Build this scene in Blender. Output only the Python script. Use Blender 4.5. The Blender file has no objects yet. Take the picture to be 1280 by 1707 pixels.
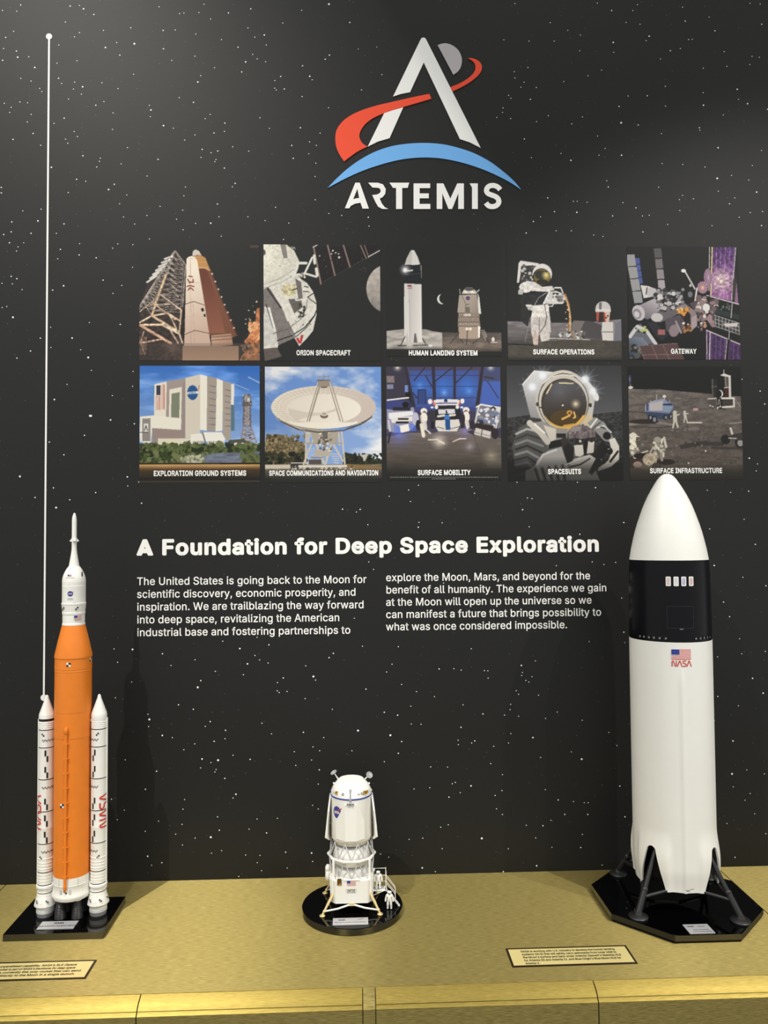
import bpy, math, random
import numpy as np
from mathutils import Vector, Matrix
from mathutils.geometry import tessellate_polygon

scene = bpy.context.scene
C = scene.collection
rnd = random.Random(7)
PI = math.pi

# ------------------------------------------------------------------ camera
IMG_W, IMG_H = 1280, 1707
FPX = 1272.5                                   # focal length in pixels of the 1280x1707 frame
YAW, PITCH, ROLL = 0.0391206635, 0.0352221796, 0.00759393319
CAM = Vector((0.0, -1.96042797, 0.85))         # counter top is z = 0, wall face is y = 0

def _basis():
    f = Vector((math.sin(YAW) * math.cos(PITCH), math.cos(YAW) * math.cos(PITCH), math.sin(PITCH)))
    r = Vector((math.cos(YAW), -math.sin(YAW), 0))
    d = f.cross(r)
    c, s = math.cos(ROLL), math.sin(ROLL)
    return c * r + s * d, -s * r + c * d, f
CR, CD, CF = _basis()
cam_data = bpy.data.cameras.new('camera')
cam_data.sensor_fit = 'VERTICAL'
cam_data.sensor_height = 36.0
cam_data.lens = FPX / IMG_H * 36.0
cam_data.clip_start = 0.02
cam = bpy.data.objects.new('camera', cam_data)
C.objects.link(cam)
m = Matrix((CR, -CD, -CF)).transposed().to_4x4()
m.translation = CAM
cam.matrix_world = m
scene.camera = cam

# ------------------------------------------------------------------ light and exposure
scene.view_settings.view_transform = 'Standard'
scene.view_settings.look = 'None'
scene.view_settings.gamma = 1.0
scene.view_settings.use_curve_mapping = False
scene.view_settings.exposure = 0.0

world = bpy.data.worlds.new('room_air')
scene.world = world
world.use_nodes = True
bg = world.node_tree.nodes['Background']
bg.inputs[0].default_value = (0.985, 1.0, 0.965, 1)
bg.inputs[1].default_value = 0.80

def spot(loc, aim, watts, size, blend, radius, col):
    l = bpy.data.lights.new('track_spot', 'SPOT')
    l.energy = watts; l.spot_size = math.radians(size); l.spot_blend = blend
    l.shadow_soft_size = radius; l.color = col
    o = bpy.data.objects.new('track_spot', l); C.objects.link(o)
    o.location = loc
    o.rotation_euler = (Vector(aim) - Vector(loc)).to_track_quat('-Z', 'Y').to_euler()
    return o
WARM = (1.0, 0.955, 0.875)
SPOT_A = Vector((-1.90, -2.95, 5.00))
spot(SPOT_A, (-0.62, -0.05, 0.80), 760, 38, 0.85, 0.018, WARM)
spot((2.60, -2.87, 5.00), (0.72, -0.10, 0.42), 300, 25, 0.6, 0.035, WARM)
spot((3.40, -2.60, 4.60), (0.50, -0.10, 0.36), 420, 26, 0.6, 0.05, WARM)

# low lamp over the middle of the counter, aimed down at it
spot((-0.62, -1.00, 2.60), (-0.22, -0.30, 0.0), 62, 34, 0.7, 0.03, WARM)

def area(loc, sx, sy, watts, col):
    l = bpy.data.lights.new('overhead_fill', 'AREA')
    l.shape = 'RECTANGLE'; l.size = sx; l.size_y = sy; l.energy = watts; l.color = col
    o = bpy.data.objects.new('overhead_fill', l); C.objects.link(o)
    o.location = loc
    return o
area((0.1, -1.45, 5.38), 4.0, 1.2, 60, (1.0, 0.985, 0.95))  # overhead fill light, added to lift the general brightness

# ------------------------------------------------------------------ helpers: pixels to places
def ray(px, py):
    return (CR * ((px - IMG_W / 2) / FPX) + CD * ((py - IMG_H / 2) / FPX) + CF)
def at(px, py, Y):                              # point seen at a pixel, on the plane y = Y
    d = ray(px, py)
    return CAM + d * ((Y - CAM.y) / d.y)
def on_top(px, py, z=0.0):                      # point seen at a pixel, on the plane z = z
    d = ray(px, py)
    return CAM + d * ((z - CAM.z) / d.z)

# ------------------------------------------------------------------ materials
def lin(c):
    return tuple((v / 255 / 12.92) if v / 255 <= 0.04045 else ((v / 255 + 0.055) / 1.055) ** 2.4 for v in c)
_mats = {}
def mat(name, rgb, rough=0.5, metal=0.0, spec=0.5, vary=0.0, scale=30.0, coat=0.0):
    if name in _mats: return _mats[name]
    m_ = bpy.data.materials.new(name); m_.use_nodes = True
    nt = m_.node_tree; b = nt.nodes['Principled BSDF']
    b.inputs['Base Color'].default_value = (*rgb, 1)
    b.inputs['Roughness'].default_value = rough
    b.inputs['Metallic'].default_value = metal
    b.inputs['Specular IOR Level'].default_value = spec
    b.inputs['Coat Weight'].default_value = coat
    tc = nt.nodes.new('ShaderNodeTexCoord')
    nz = nt.nodes.new('ShaderNodeTexNoise'); nz.inputs['Scale'].default_value = scale
    nt.links.new(tc.outputs['Object'], nz.inputs['Vector'])
    mr = nt.nodes.new('ShaderNodeMapRange')
    mr.inputs['To Min'].default_value = max(0.0, rough - 0.04); mr.inputs['To Max'].default_value = rough + 0.04
    nt.links.new(nz.outputs['Fac'], mr.inputs['Value']); nt.links.new(mr.outputs['Result'], b.inputs['Roughness'])
    if vary:
        mx = nt.nodes.new('ShaderNodeMix'); mx.data_type = 'RGBA'
        mx.inputs[6].default_value = (*[v * (1 - vary) for v in rgb], 1)
        mx.inputs[7].default_value = (*[min(1, v * (1 + vary)) for v in rgb], 1)
        nt.links.new(nz.outputs['Fac'], mx.inputs[0]); nt.links.new(mx.outputs[2], b.inputs['Base Color'])
    _mats[name] = m_
    return m_

M_WHITE = mat('white_plastic', (0.80, 0.79, 0.75), 0.42, vary=0.02)
M_CREAM = mat('cream_plastic', (0.72, 0.69, 0.60), 0.45, vary=0.02)
M_GREY = mat('grey_plastic', (0.30, 0.30, 0.31), 0.45, vary=0.03)
M_LGREY = mat('light_grey_plastic', (0.50, 0.50, 0.51), 0.45)
M_DARK = mat('dark_grey_plastic', (0.013, 0.013, 0.014), 0.40)
M_BLACK = mat('black_paint', (0.003, 0.003, 0.005), 0.28, spec=0.18)
M_GLOSS = mat('gloss_black_acrylic', (0.001, 0.001, 0.0012), 0.035, spec=0.28)
M_EDGE = mat('polished_black_edge', (0.012, 0.0115, 0.010), 0.10, spec=0.8)
M_ORANGE = mat('orange_foam_paint', (0.75, 0.20, 0.012), 0.5, vary=0.06, scale=60)
M_ORANGE_L = mat('light_orange_line', (0.92, 0.42, 0.09), 0.5)
M_INK = mat('black_ink', (0.008, 0.008, 0.012), 0.5)
M_RED = mat('red_ink', (0.60, 0.045, 0.035), 0.5)
M_BLUE = mat('navy_ink', (0.02, 0.045, 0.28), 0.5)
M_PINK = mat('faded_red_ink', (0.55, 0.16, 0.14), 0.5)
M_PAPER = mat('white_ink', (0.85, 0.84, 0.82), 0.5)
M_GOLD = mat('gold_foil', (0.70, 0.42, 0.10), 0.28, metal=0.9)
M_BRASSY = mat('pale_gold_metal', (0.85, 0.68, 0.36), 0.35, metal=0.6)
M_SILVER = mat('silver_label', (0.62, 0.62, 0.64), 0.35, metal=0.5)
M_VINYL = mat('white_vinyl', (0.86, 0.85, 0.83), 0.45, spec=0.3)
M_VRED = mat('red_vinyl', (0.82, 0.075, 0.03), 0.45, spec=0.3)
M_VBLUE = mat('sky_blue_vinyl', (0.16, 0.42, 0.82), 0.45, spec=0.3)
M_VMOON = mat('moon_grey_vinyl', (0.46, 0.43, 0.44), 0.45, spec=0.3, vary=0.12, scale=9)
M_PLATE = mat('bright_gold_plate', (0.95, 0.79, 0.34), 0.30, metal=0.40, vary=0.08, scale=4)
M_PFRAME = mat('dark_brown_frame', (0.02, 0.012, 0.006), 0.35)

# ------------------------------------------------------------------ mesh builder
def hold(o, parent):                             # parent a mesh whose vertices are in world metres
    o.parent = parent
    if parent.type == 'EMPTY': o.matrix_parent_inverse = Matrix.Translation(-parent.location)

class MB:
    def __init__(self):
        self.v, self.f, self.mi, self.mats = [], [], [], []
    def m(self, material):
        if material not in self.mats: self.mats.append(material)
        return self.mats.index(material)
    def face(self, pts, material):
        n = len(self.v); self.v += [tuple(p) for p in pts]
        self.f.append(tuple(range(n, n + len(pts)))); self.mi.append(self.m(material))
    def idx(self, verts, faces, material):
        n = len(self.v); self.v += [tuple(p) for p in verts]; k = self.m(material)
        for q in faces: self.f.append(tuple(i + n for i in q)); self.mi.append(k)
    def lathe(self, prof, material, c=(0, 0, 0), seg=48, axis=None, mats=None):
        """prof: (r, z) from bottom to top; mats: one material per band."""
        c = Vector(c); q = axis.normalized().to_track_quat('Z', 'Y') if axis is not None else None
        n = len(self.v)
        for r, z in prof:
            for i in range(seg):
                a = 2 * PI * i / seg
                p = Vector((r * math.cos(a), r * math.sin(a), z))
                if q: p = q @ p
                self.v.append(tuple(c + p))
        for j in range(len(prof) - 1):
            k = self.m(mats[j] if mats else material)
            for i in range(seg):
                i2 = (i + 1) % seg
                self.f.append((n + j * seg + i, n + j * seg + i2, n + (j + 1) * seg + i2, n + (j + 1) * seg + i)); self.mi.append(k)
        for j, rev in ((0, True), (len(prof) - 1, False)):
            if prof[j][0] > 1e-5:
                ids = [n + j * seg + i for i in range(seg)]
                if rev: ids.reverse()
                self.f.append(tuple(ids)); self.mi.append(self.m((mats[0] if j == 0 else mats[-1]) if mats else material))
    def tube(self, a, b, r, material, r2=None, seg=10):
        a, b = Vector(a), Vector(b); d = b - a
        self.lathe([(r, 0), (r if r2 is None else r2, d.length)], material, a, seg, d)
    def box(self, lo, hi, material):
        x0, y0, z0 = lo; x1, y1, z1 = hi
        v = [(x0, y0, z0), (x1, y0, z0), (x1, y1, z0), (x0, y1, z0), (x0, y0, z1), (x1, y0, z1), (x1, y1, z1), (x0, y1, z1)]
        self.idx(v, [(3, 2, 1, 0), (4, 5, 6, 7), (0, 1, 5, 4), (1, 2, 6, 5), (2, 3, 7, 6), (3, 0, 4, 7)], material)
    def prism(self, bottom, top, material, side=None):
        n = len(bottom)
        self.idx(list(bottom) + list(top), [tuple(range(n - 1, -1, -1)), tuple(range(n, 2 * n))], material)
        self.idx(list(bottom) + list(top), [(i, (i + 1) % n, n + (i + 1) % n, n + i) for i in range(n)], side or material)
    def ball(self, c, r, material, sc=(1, 1, 1), seg=16):
        n = seg // 2
        prof = [(math.sin(PI * j / n) * r, -math.cos(PI * j / n) * r) for j in range(n + 1)]
        k = len(self.v); self.lathe(prof, material, (0, 0, 0), seg)
        for i in range(k, len(self.v)):
            x, y, z = self.v[i]; self.v[i] = (c[0] + x * sc[0], c[1] + y * sc[1], c[2] + z * sc[2])
    def flat(self, loops, place, material, depth=0.0, grid=0):
        """2D outline loops (first outer, rest holes) put in place by place(u, v, h)."""
        tri = tessellate_polygon([[Vector((x, y, 0)) for x, y in lp] for lp in loops])
        pts = [p for lp in loops for p in lp]
        self.idx([place(x, y, depth) for x, y in pts], tri, material)
        if depth:
            o = 0
            for lp in loops:
                k = len(lp)
                self.idx([place(x, y, 0) for x, y in lp] + [place(x, y, depth) for x, y in lp],
                         [(i, (i + 1) % k, k + (i + 1) % k, k + i) for i in range(k)], material)
    def ribbon(self, pts, w, place, material, closed=False, caps=True, h=0.0):
        k = len(pts)
        for i in range(k if closed else k - 1):
            (x0, y0), (x1, y1) = pts[i], pts[(i + 1) % k]
            L = math.hypot(x1 - x0, y1 - y0)
            if L < 1e-9: continue
            nx, ny = -(y1 - y0) / L * w, (x1 - x0) / L * w
            g = h + (i % 7) * 2e-6
            self.face([place(x0 - nx, y0 - ny, g), place(x1 - nx, y1 - ny, g), place(x1 + nx, y1 + ny, g), place(x0 + nx, y0 + ny, g)], material)
        if caps:
            for i, (x, y) in enumerate(pts):
                self.face([place(x + w * math.cos(a * PI / 4), y + w * math.sin(a * PI / 4), h + 0.00002 + (i % 5) * 2e-6) for a in range(8)], material)
    def text(self, s, size, place, material, weight=0.0, sx=1.0, track=0.0, align='L', width=None):
        """lettering; place(u, v, h); weight thickens the strokes, in em; width fits the line to a length"""
        adv = sum((G[ch][0] / 1000 + track) for ch in s) - track
        if width: sx = width / (adv * size)
        x = {'L': 0, 'C': -adv * size * sx / 2, 'R': -adv * size * sx}[align]
        for ch in s:
            a, loops, tris = G[ch]
            if loops:
                pl = lambda u, v, h, x=x: place(x + u * size * sx, v * size, h)
                pts = [p for lp in loops for p in lp]
                self.idx([pl(u, v, 0.00004 if weight else 0) for u, v in pts], tris, material)
                if weight:
                    for lp in loops: self.ribbon(lp, weight, pl, material, closed=True, caps=weight > 0.012)
            x += (a / 1000 + track) * size * sx
        return adv * size * sx
    def build(self, name, parent=None, smooth=30.0, link=True):
        me = bpy.data.meshes.new(name)
        me.from_pydata(self.v, [], self.f)
        for q in self.mats: me.materials.append(q)
        me.polygons.foreach_set('material_index', self.mi)
        if smooth:
            me.polygons.foreach_set('use_smooth', [True] * len(self.f))
            me.set_sharp_from_angle(angle=math.radians(smooth))
        me.update()
        o = bpy.data.objects.new(name, me)
        if link: C.objects.link(o)
        if parent is not None: hold(o, parent)
        return o

def tag(o, label, cat, group=None):
    o['label'] = label; o['category'] = cat
    if group: o['group'] = group
    return o
def thing(name, label, cat, loc=(0, 0, 0), group=None):
    o = bpy.data.objects.new(name, None); C.objects.link(o); o.location = loc
    o.empty_display_size = 0.02
    return tag(o, label, cat, group)
def structure(o):
    o['kind'] = 'structure'; return o

# ------------------------------------------------------------------ lettering outlines (thousandths of an em)
G = {}
def _glyphs(src):
    for ln in src.strip('\n').split('\n'):
        parts = ln[1:].split('|')
        loops = [[tuple(float(q) / 1000 for q in p.split(',')) for p in s.split(' ')] for s in parts[1:] if s]
        area = lambda lp: sum(p[0] * q[1] - q[0] * p[1] for p, q in zip(lp, lp[1:] + lp[:1])) / 2
        tris = []; base = 0; start = {}
        for k, lp in enumerate(loops): start[k] = base; base += len(lp)
        if loops:
            sg = max((area(lp) for lp in loops), key=abs) > 0
            solid = [k for k, lp in enumerate(loops) if (area(lp) > 0) == sg]; hole = [k for k in range(len(loops)) if k not in solid]
            for k in solid:                                # overlapping strokes of a letter are filled one by one
                box = lambda lp: (min(p[0] for p in lp), min(p[1] for p in lp), max(p[0] for p in lp), max(p[1] for p in lp))
                A = box(loops[k]); mine = [k] + [h for h in hole if box(loops[h])[0] >= A[0] and box(loops[h])[1] >= A[1] and box(loops[h])[2] <= A[2] and box(loops[h])[3] <= A[3]]
                ids = [start[h] + i for h in mine for i in range(len(loops[h]))]
                tris += [tuple(ids[i] for i in t) for t in tessellate_polygon([[Vector((x, y, 0)) for x, y in loops[h]] for h in mine])]
        G[ln[0]] = (float(parts[0]), loops, tris)
_glyphs('''
@500|10,0 198,509 280,509 468,0 362,0 334,86 144,86 116,0|168,176 310,176 239,392
A480|16,0 201,509 276,509 463,0 395,0 287,302 264,372 232,478 245,478 213,371 191,302 85,0|110,142 110,199 370,199 370,142
B456|60,0 60,509 241,509 274,507 304,501 329,491 350,477 367,461 381,442 390,421 396,398 398,374 397,353 393,336 387,320 378,307 368,295 356,286 315,267 315,262 331,260 347,254 363,245 378,234 391,220 402,203 411,184 416,161 418,136 416,111 410,88 400,67 386,48 368,31 344,18 317,8 284,2 247,0|125,57 245,57 281,60 309,67 330,80 344,96 353,115 355,137 354,153 350,169 342,184 333,197 320,209 306,218 289,225 269,229 248,231 125,231|125,285 238,285 256,287 273,290 288,296 302,304 314,314 323,326 330,340 335,355 336,372 333,393 326,412 313,429 294,442 270,449 240,452 125,452
C510|267,-7 225,-3 186,7 150,25 119,49 92,79 70,115 53,157 44,203 40,254 44,305 53,352 70,393 92,429 119,459 150,484 186,501 225,512 267,516 293,514 317,511 340,504 362,496 383,485 402,471 419,456 435,438 448,418 459,397 467,373 473,348 408,348 404,365 397,380 389,395 357,428 315,449 267,456 237,453 209,445 184,432 161,414 141,391 125,364 113,332 106,295 103,254 106,213 113,177 125,145 141,117 161,94 184,76 210,63 237,56 267,53 315,60 357,81 389,114 408,160 473,160 467,135 459,112 448,91 435,71 420,53 402,38 383,24 363,13 341,5 317,-2 293,-6
D502|60,0 60,509 225,509 273,505 315,495 353,478 385,455 412,426 433,391 449,351 458,306 462,255 458,205 449,159 433,119 411,83 384,54 351,31 312,14 268,3 219,0|125,57 215,57 254,60 288,68 318,81 343,99 363,122 379,149 390,181 397,216 399,255 397,294 390,329 379,361 364,388 344,410 320,428 291,441 258,449 221,452 125,452
E419|60,0 60,509 372,509 372,452 125,452 125,286 355,286 355,229 125,229 125,57 375,57 375,0
F410|60,0 60,509 369,509 369,452 125,452 125,278 346,278 346,221 125,221 125,0
G520|269,-7 225,-3 185,7 149,25 118,49 91,79 69,116 53,157 43,203 40,254 43,305 53,352 69,393 91,429 117,459 149,484 184,501 223,512 265,516 291,514 316,510 340,504 363,494 384,483 403,469 421,453 436,436 449,416 460,395 468,373 474,349 408,349 387,393 356,427 315,448 265,456 236,453 209,445 183,432 160,414 141,392 125,364 113,332 106,295 103,254 106,213 113,177 125,145 141,117 161,95 184,76 210,63 238,56 269,53 296,55 322,61 345,71 365,85 382,102 396,123 407,147 413,173 415,202 434,199 283,199 283,256 478,256 478,200 475,160 466,124 451,91 431,62 406,38 377,19 344,5 308,-4
H517|60,0 60,509 125,509 125,289 392,289 392,509 457,509 457,0 392,0 392,232 125,232 125,0
I300|31,0 31,57 118,57 118,452 31,452 31,509 269,509 269,452 183,452 183,57 269,57 269,0
K467|104,145 104,216 139,261 174,303 212,344 364,509 448,509 231,276 228,276|60,0 60,509 125,509 125,334 124,225 125,193 125,0|372,0 188,259 228,309 449,0
L393|60,0 60,509 125,509 125,57 361,57 361,0
M628|60,0 60,509 152,509 277,187 287,159 299,123 311,84 322,49 307,49 318,83 330,121 342,158 352,187 476,509 568,509 568,0 504,0 504,291 504,327 505,369 506,413 507,457 513,457 498,409 482,363 467,322 456,291 342,0 286,0 170,291 159,321 145,361 129,408 112,457 119,457 120,416 121,372 122,328 122,291 122,0
N523|60,0 60,509 136,509 343,183 363,151 388,107 414,55 405,54 401,108 399,157 399,195 399,509 463,509 463,0 387,0 202,290 177,331 148,381 108,452 119,454 122,384 124,328 125,291 125,0
O533|267,-7 225,-3 186,7 150,25 119,49 92,79 70,115 53,157 44,203 40,254 44,305 53,352 70,393 92,429 119,459 150,484 186,501 225,512 267,516 309,512 348,501 384,484 415,459 442,429 464,393 480,352 490,305 493,254 490,203 480,157 464,115 442,79 415,49 384,25 348,7 309,-3|267,53 296,55 324,63 349,76 372,94 392,116 408,144 420,176 428,213 430,254 428,295 420,332 408,365 392,392 372,415 349,433 324,446 296,453 267,456 237,453 210,445 184,433 161,415 142,392 125,364 113,332 106,295 103,254 106,213 113,176 125,144 142,117 161,94 184,76 210,63 237,55
P445|60,0 60,509 235,509 272,506 305,499 332,487 356,471 375,452 390,430 400,404 407,377 409,348 407,318 400,291 390,265 375,243 356,223 332,207 305,195 272,188 235,186 109,186 109,242 233,242 257,244 279,248 297,256 312,266 324,279 333,294 339,310 343,328 344,348 343,367 339,385 333,402 324,416 312,428 297,439 279,446 257,451 232,452 125,452 125,0
R449|60,0 60,509 236,509 273,506 305,500 333,489 356,473 376,455 390,433 401,408 407,381 409,352 407,323 401,296 390,271 376,250 356,232 333,217 305,206 273,200 236,198 96,198 96,255 234,255 258,256 280,260 298,267 313,276 325,287 334,300 340,316 344,333 345,352 344,371 340,389 334,405 325,419 313,430 298,440 279,446 258,451 233,452 125,452 125,0|353,0 230,229 303,229 428,0
S447|224,-9 188,-7 156,-1 128,9 102,23 81,40 64,60 51,83 42,109 38,137 104,137 108,118 114,102 123,88 136,76 150,66 166,59 185,53 204,50 224,49 246,50 267,54 286,60 303,69 317,79 329,92 338,106 344,122 346,139 344,154 340,168 332,179 322,189 310,197 296,205 245,222 184,239 145,253 112,269 86,289 67,313 56,341 52,372 54,400 62,425 75,448 92,468 113,484 138,498 165,508 195,514 227,516 259,514 289,508 316,498 340,484 360,468 377,449 390,427 398,403 401,378 337,378 332,402 320,421 302,437 280,449 254,456 225,459 204,457 185,454 167,448 152,440 139,430 129,418 121,405 117,391 115,376 117,359 122,345 131,334 142,324 155,315 169,308 212,293 264,279 312,264 359,238 372,226 384,213 395,198 402,180 407,161 408,139 406,112 399,87 386,64 370,43 349,25 323,11 294,0 261,-7
T449|32,452 32,509 417,509 417,452 257,452 257,0 193,0 193,452
U517|259,-8 220,-6 186,2 154,15 126,33 103,55 85,80 71,108 63,140 60,173 60,509 124,509 124,178 126,155 132,133 141,113 153,95 169,80 187,68 208,59 232,53 259,52 285,53 309,59 331,68 349,80 364,95 377,113 385,133 391,155 393,178 393,509 457,509 457,173 454,140 446,108 433,80 414,55 391,33 363,15 332,2 297,-6
V480|204,0 16,509 84,509 192,206 215,137 248,31 235,31 267,138 290,206 395,509 463,509 278,0
W686|155,0 16,509 82,509 163,196 175,145 187,94 197,40 189,40 200,94 211,145 224,196 306,509 380,509 462,196 474,145 486,94 497,40 488,40 499,94 510,145 523,196 603,509 670,509 530,0 455,0 368,323 351,391 336,475 350,475 335,395 318,323 230,0
X474|18,0 217,284 217,236 29,509 104,509 178,400 204,361 223,329 243,292 232,292 252,329 272,361 298,400 374,509 446,509 259,239 259,287 456,0 382,0 292,129 268,165 250,195 230,231 244,231 225,196 206,166 182,129 91,0
Y472|203,0 203,208 16,509 91,509 192,344 222,292 250,230 224,230 251,293 280,344 381,509 455,509 268,208 268,0
a389|160,-9 137,-7 115,-3 94,5 76,15 60,29 48,45 38,63 32,84 30,108 32,128 36,146 43,161 53,174 64,184 78,193 125,211 178,220 234,227 265,235 271,240 274,246 276,255 276,257 275,272 272,285 267,297 260,307 251,315 240,322 227,327 212,330 196,331 178,330 163,327 149,322 118,301 100,274 41,291 51,313 64,331 79,346 95,358 114,368 133,375 153,380 173,383 194,384 239,379 286,360 300,350 312,336 322,320 330,301 335,278 337,251 337,0 277,0 277,52 272,52 252,25 215,1 199,-4 181,-7|170,45 192,47 211,51 228,59 242,68 254,80 263,93 270,108 274,122 276,138 276,190 259,182 231,176 200,171 175,168 134,159 122,153 112,147 103,139 97,130 93,118 92,105 93,93 96,82 102,72 109,64 119,57 130,52
b424|229,-8 208,-7 189,-3 172,4 138,31 118,59 112,59 112,0 53,0 53,509 114,509 114,319 118,319 137,346 171,373 188,379 207,383 229,384 259,382 287,374 313,361 335,342 354,320 370,293 381,261 388,227 390,189 388,151 381,116 370,84 355,57 336,34 313,16 288,3 260,-6|220,47 242,49 262,55 279,66 294,80 306,97 316,117 323,139 327,163 328,189 327,215 323,239 316,261 307,281 295,298 280,311 262,322 243,328 220,330 198,328 178,322 161,312 147,299 134,282 125,263 118,241 114,216 113,189 114,162 118,138 125,115 135,95 147,78 162,65 179,55 198,49
c396|207,-8 174,-5 144,3 117,16 93,35 72,58 56,85 44,116 37,150 34,187 37,225 44,260 56,291 72,318 93,341 117,360 144,374 174,382 207,384 260,377 305,356 340,322 362,277 303,262 290,289 270,311 242,325 207,330 184,328 163,321 145,310 130,296 118,278 108,258 102,236 98,212 96,187 98,163 102,139 108,117 118,97 130,80 145,66 163,55 184,49 207,46 243,52 271,66 292,89 304,117 363,102 357,86 350,70 341,56 306,21 261,-1
d424|195,-8 165,-6 137,3 111,16 89,34 70,57 55,84 43,116 36,151 34,189 36,227 43,261 55,293 70,320 89,342 112,361 137,374 165,382 196,384 218,383 237,379 253,373 287,346 306,319 311,319 311,509 372,509 372,0 313,0 313,59 307,59 287,31 252,4 236,-3 217,-7|205,47 226,49 246,55 263,65 278,78 290,95 299,115 306,138 310,162 312,189 310,216 306,241 300,263 290,282 278,299 263,312 246,322 227,328 205,330 182,328 162,322 145,311 130,298 118,281 108,261 102,239 98,215 96,189 98,163 102,139 109,117 118,97 130,80 145,66 162,55 182,49
e404|212,-8 177,-5 145,3 117,16 92,35 72,58 56,85 44,116 37,150 34,187 36,224 44,258 55,290 71,317 91,340 115,359 142,373 172,382 205,384 226,383 246,380 266,374 285,366 303,355 319,341 334,324 347,305 357,282 365,256 370,227 371,194 371,169 75,169 75,221 338,221 310,202 308,226 304,248 298,269 288,286 277,301 263,314 246,323 227,328 205,330 183,328 164,323 146,313 131,301 119,286 109,270 102,251 97,231 96,211 96,178 98,151 102,127 110,106 121,88 135,73 151,61 169,53 190,48 212,46 254,53 285,73 306,105 365,91 358,72 348,55 335,39 320,26 302,14 283,4 261,-3 237,-7
f254|228,379 228,327 6,327 6,379|81,0 81,432 82,452 87,470 96,486 107,499 120,510 135,519 152,525 169,529 187,530 222,527 243,521 227,468 215,472 195,474 178,472 164,468 154,460 147,449 143,435 142,419 142,0
g425|207,-151 180,-149 156,-146 134,-140 114,-132 97,-122 82,-110 70,-97 59,-84 51,-69 101,-41 122,-66 154,-88 169,-93 187,-96 207,-97 236,-95 261,-87 282,-75 298,-58 308,-34 311,-6 311,68 306,68 287,41 252,16 236,10 217,6 195,5 165,7 138,14 113,27 90,43 71,65 55,90 43,120 36,154 34,191 36,229 43,263 55,293 71,320 90,342 112,361 138,374 166,382 196,384 218,383 237,379 253,373 288,346 308,319 313,319 313,379 372,379 372,-9 370,-40 363,-67 350,-90 334,-109 314,-124 291,-136 265,-144 237,-149|205,59 227,61 246,66 264,75 278,87 290,103 300,121 307,142 311,166 312,193 311,219 307,242 300,264 291,283 279,299 264,312 247,322 227,328 205,330 182,328 163,322 145,312 130,298 118,282 109,262 102,241 98,218 96,193 98,167 102,144 109,123 118,104 131,88 145,76 163,66 183,61
h410|114,227 114,0 53,0 53,509 114,509 114,287 102,287 116,319 132,344 152,362 175,374 200,382 227,384 252,383 275,377 295,369 313,356 328,340 341,321 350,298 355,271 357,240 357,0 296,0 296,235 293,263 286,286 273,304 256,318 235,326 210,329 192,328 176,324 161,317 147,308 136,297 126,283 119,266 115,248
i167|53,0 53,379 114,379 114,0|84,443 73,444 63,448 54,455 47,463 43,472 41,483 43,494 47,504 54,512 63,518 73,522 84,524 95,522 105,518 114,512 121,504 125,494 126,483 125,472 121,463 114,455 105,448 95,444
j167|53,379 114,379 114,-30 112,-52 108,-72 102,-90 92,-106 80,-119 65,-129 47,-137 27,-141 4,-143 -10,-143 -10,-87 2,-87 18,-85 31,-80 40,-72 47,-61 51,-46 53,-29|83,443 72,444 62,448 53,455 47,463 42,472 41,483 42,494 47,504 53,512 62,518 72,522 83,524 95,522 105,518 114,512 120,504 125,494 126,483 125,472 120,463 114,455 105,448 95,444
k381|110,137 110,212 121,212 284,379 360,379 184,199 177,199|53,0 53,509 114,509 114,0|294,0 148,186 191,229 372,0
l189|139,-2 112,0 91,8 74,20 62,37 55,59 53,84 53,509 114,509 114,99 114,83 117,71 120,62 126,57 135,53 146,52 160,53 170,54 181,3 162,-1
m610|53,0 53,379 112,379 112,295 108,295 114,314 122,331 132,346 144,358 158,368 172,376 187,382 203,385 219,386 245,383 268,375 287,361 303,342 314,320 321,295 312,295 318,312 326,329 337,343 350,356 364,366 381,375 398,381 417,385 437,386 458,385 478,380 497,372 514,361 529,346 541,328 550,307 555,283 557,255 557,0 496,0 496,254 493,279 485,298 473,313 456,323 438,329 419,330 402,329 387,326 374,320 363,312 353,302 345,290 340,277 336,263 335,247 335,0 274,0 274,260 272,280 265,297 253,311 238,322 220,328 199,330 185,329 171,326 158,320 145,312 135,302 126,289 119,274 115,257 114,238 114,0
n410|114,227 114,0 53,0 53,379 112,379 112,287 102,287 116,319 132,344 152,362 175,374 200,382 227,384 252,383 275,377 295,369 313,356 328,340 341,321 350,298 355,271 357,240 357,0 296,0 296,235 293,263 286,286 273,304 256,318 235,326 210,329 192,328 176,324 161,317 147,308 136,297 126,283 119,266 115,248
o415|207,-8 174,-5 144,3 117,16 93,35 72,58 56,85 44,116 37,150 34,187 37,225 44,260 56,291 72,318 93,341 117,360 144,374 174,382 207,384 241,382 271,374 299,360 323,341 343,318 359,291 371,260 379,225 381,187 379,150 371,116 359,85 343,58 323,35 299,16 271,3 241,-5|207,46 231,49 252,55 270,66 285,80 298,97 307,117 314,139 318,163 319,187 318,212 314,236 307,258 298,278 285,296 270,310 252,321 231,328 207,330 184,328 163,321 145,310 130,296 118,278 108,258 102,236 98,212 96,187 98,163 102,139 108,117 118,97 130,80 145,66 163,55 184,49
p424|53,-143 53,379 112,379 112,319 118,319 137,346 171,373 188,379 207,383 229,384 259,382 287,374 313,361 335,342 354,320 370,293 381,261 388,227 390,189 388,151 381,116 370,84 355,57 336,34 313,16 288,3 260,-6 229,-8 208,-7 189,-3 173,4 138,31 118,59 114,59 114,-143|220,47 242,49 262,55 279,66 294,80 306,97 316,117 323,139 327,163 328,189 327,215 323,239 316,261 307,281 295,298 280,311 262,322 243,328 220,330 198,328 178,322 161,312 147,299 134,282 125,263 118,241 114,216 113,189 114,162 118,138 125,115 135,95 147,78 162,65 179,55 198,49
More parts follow.
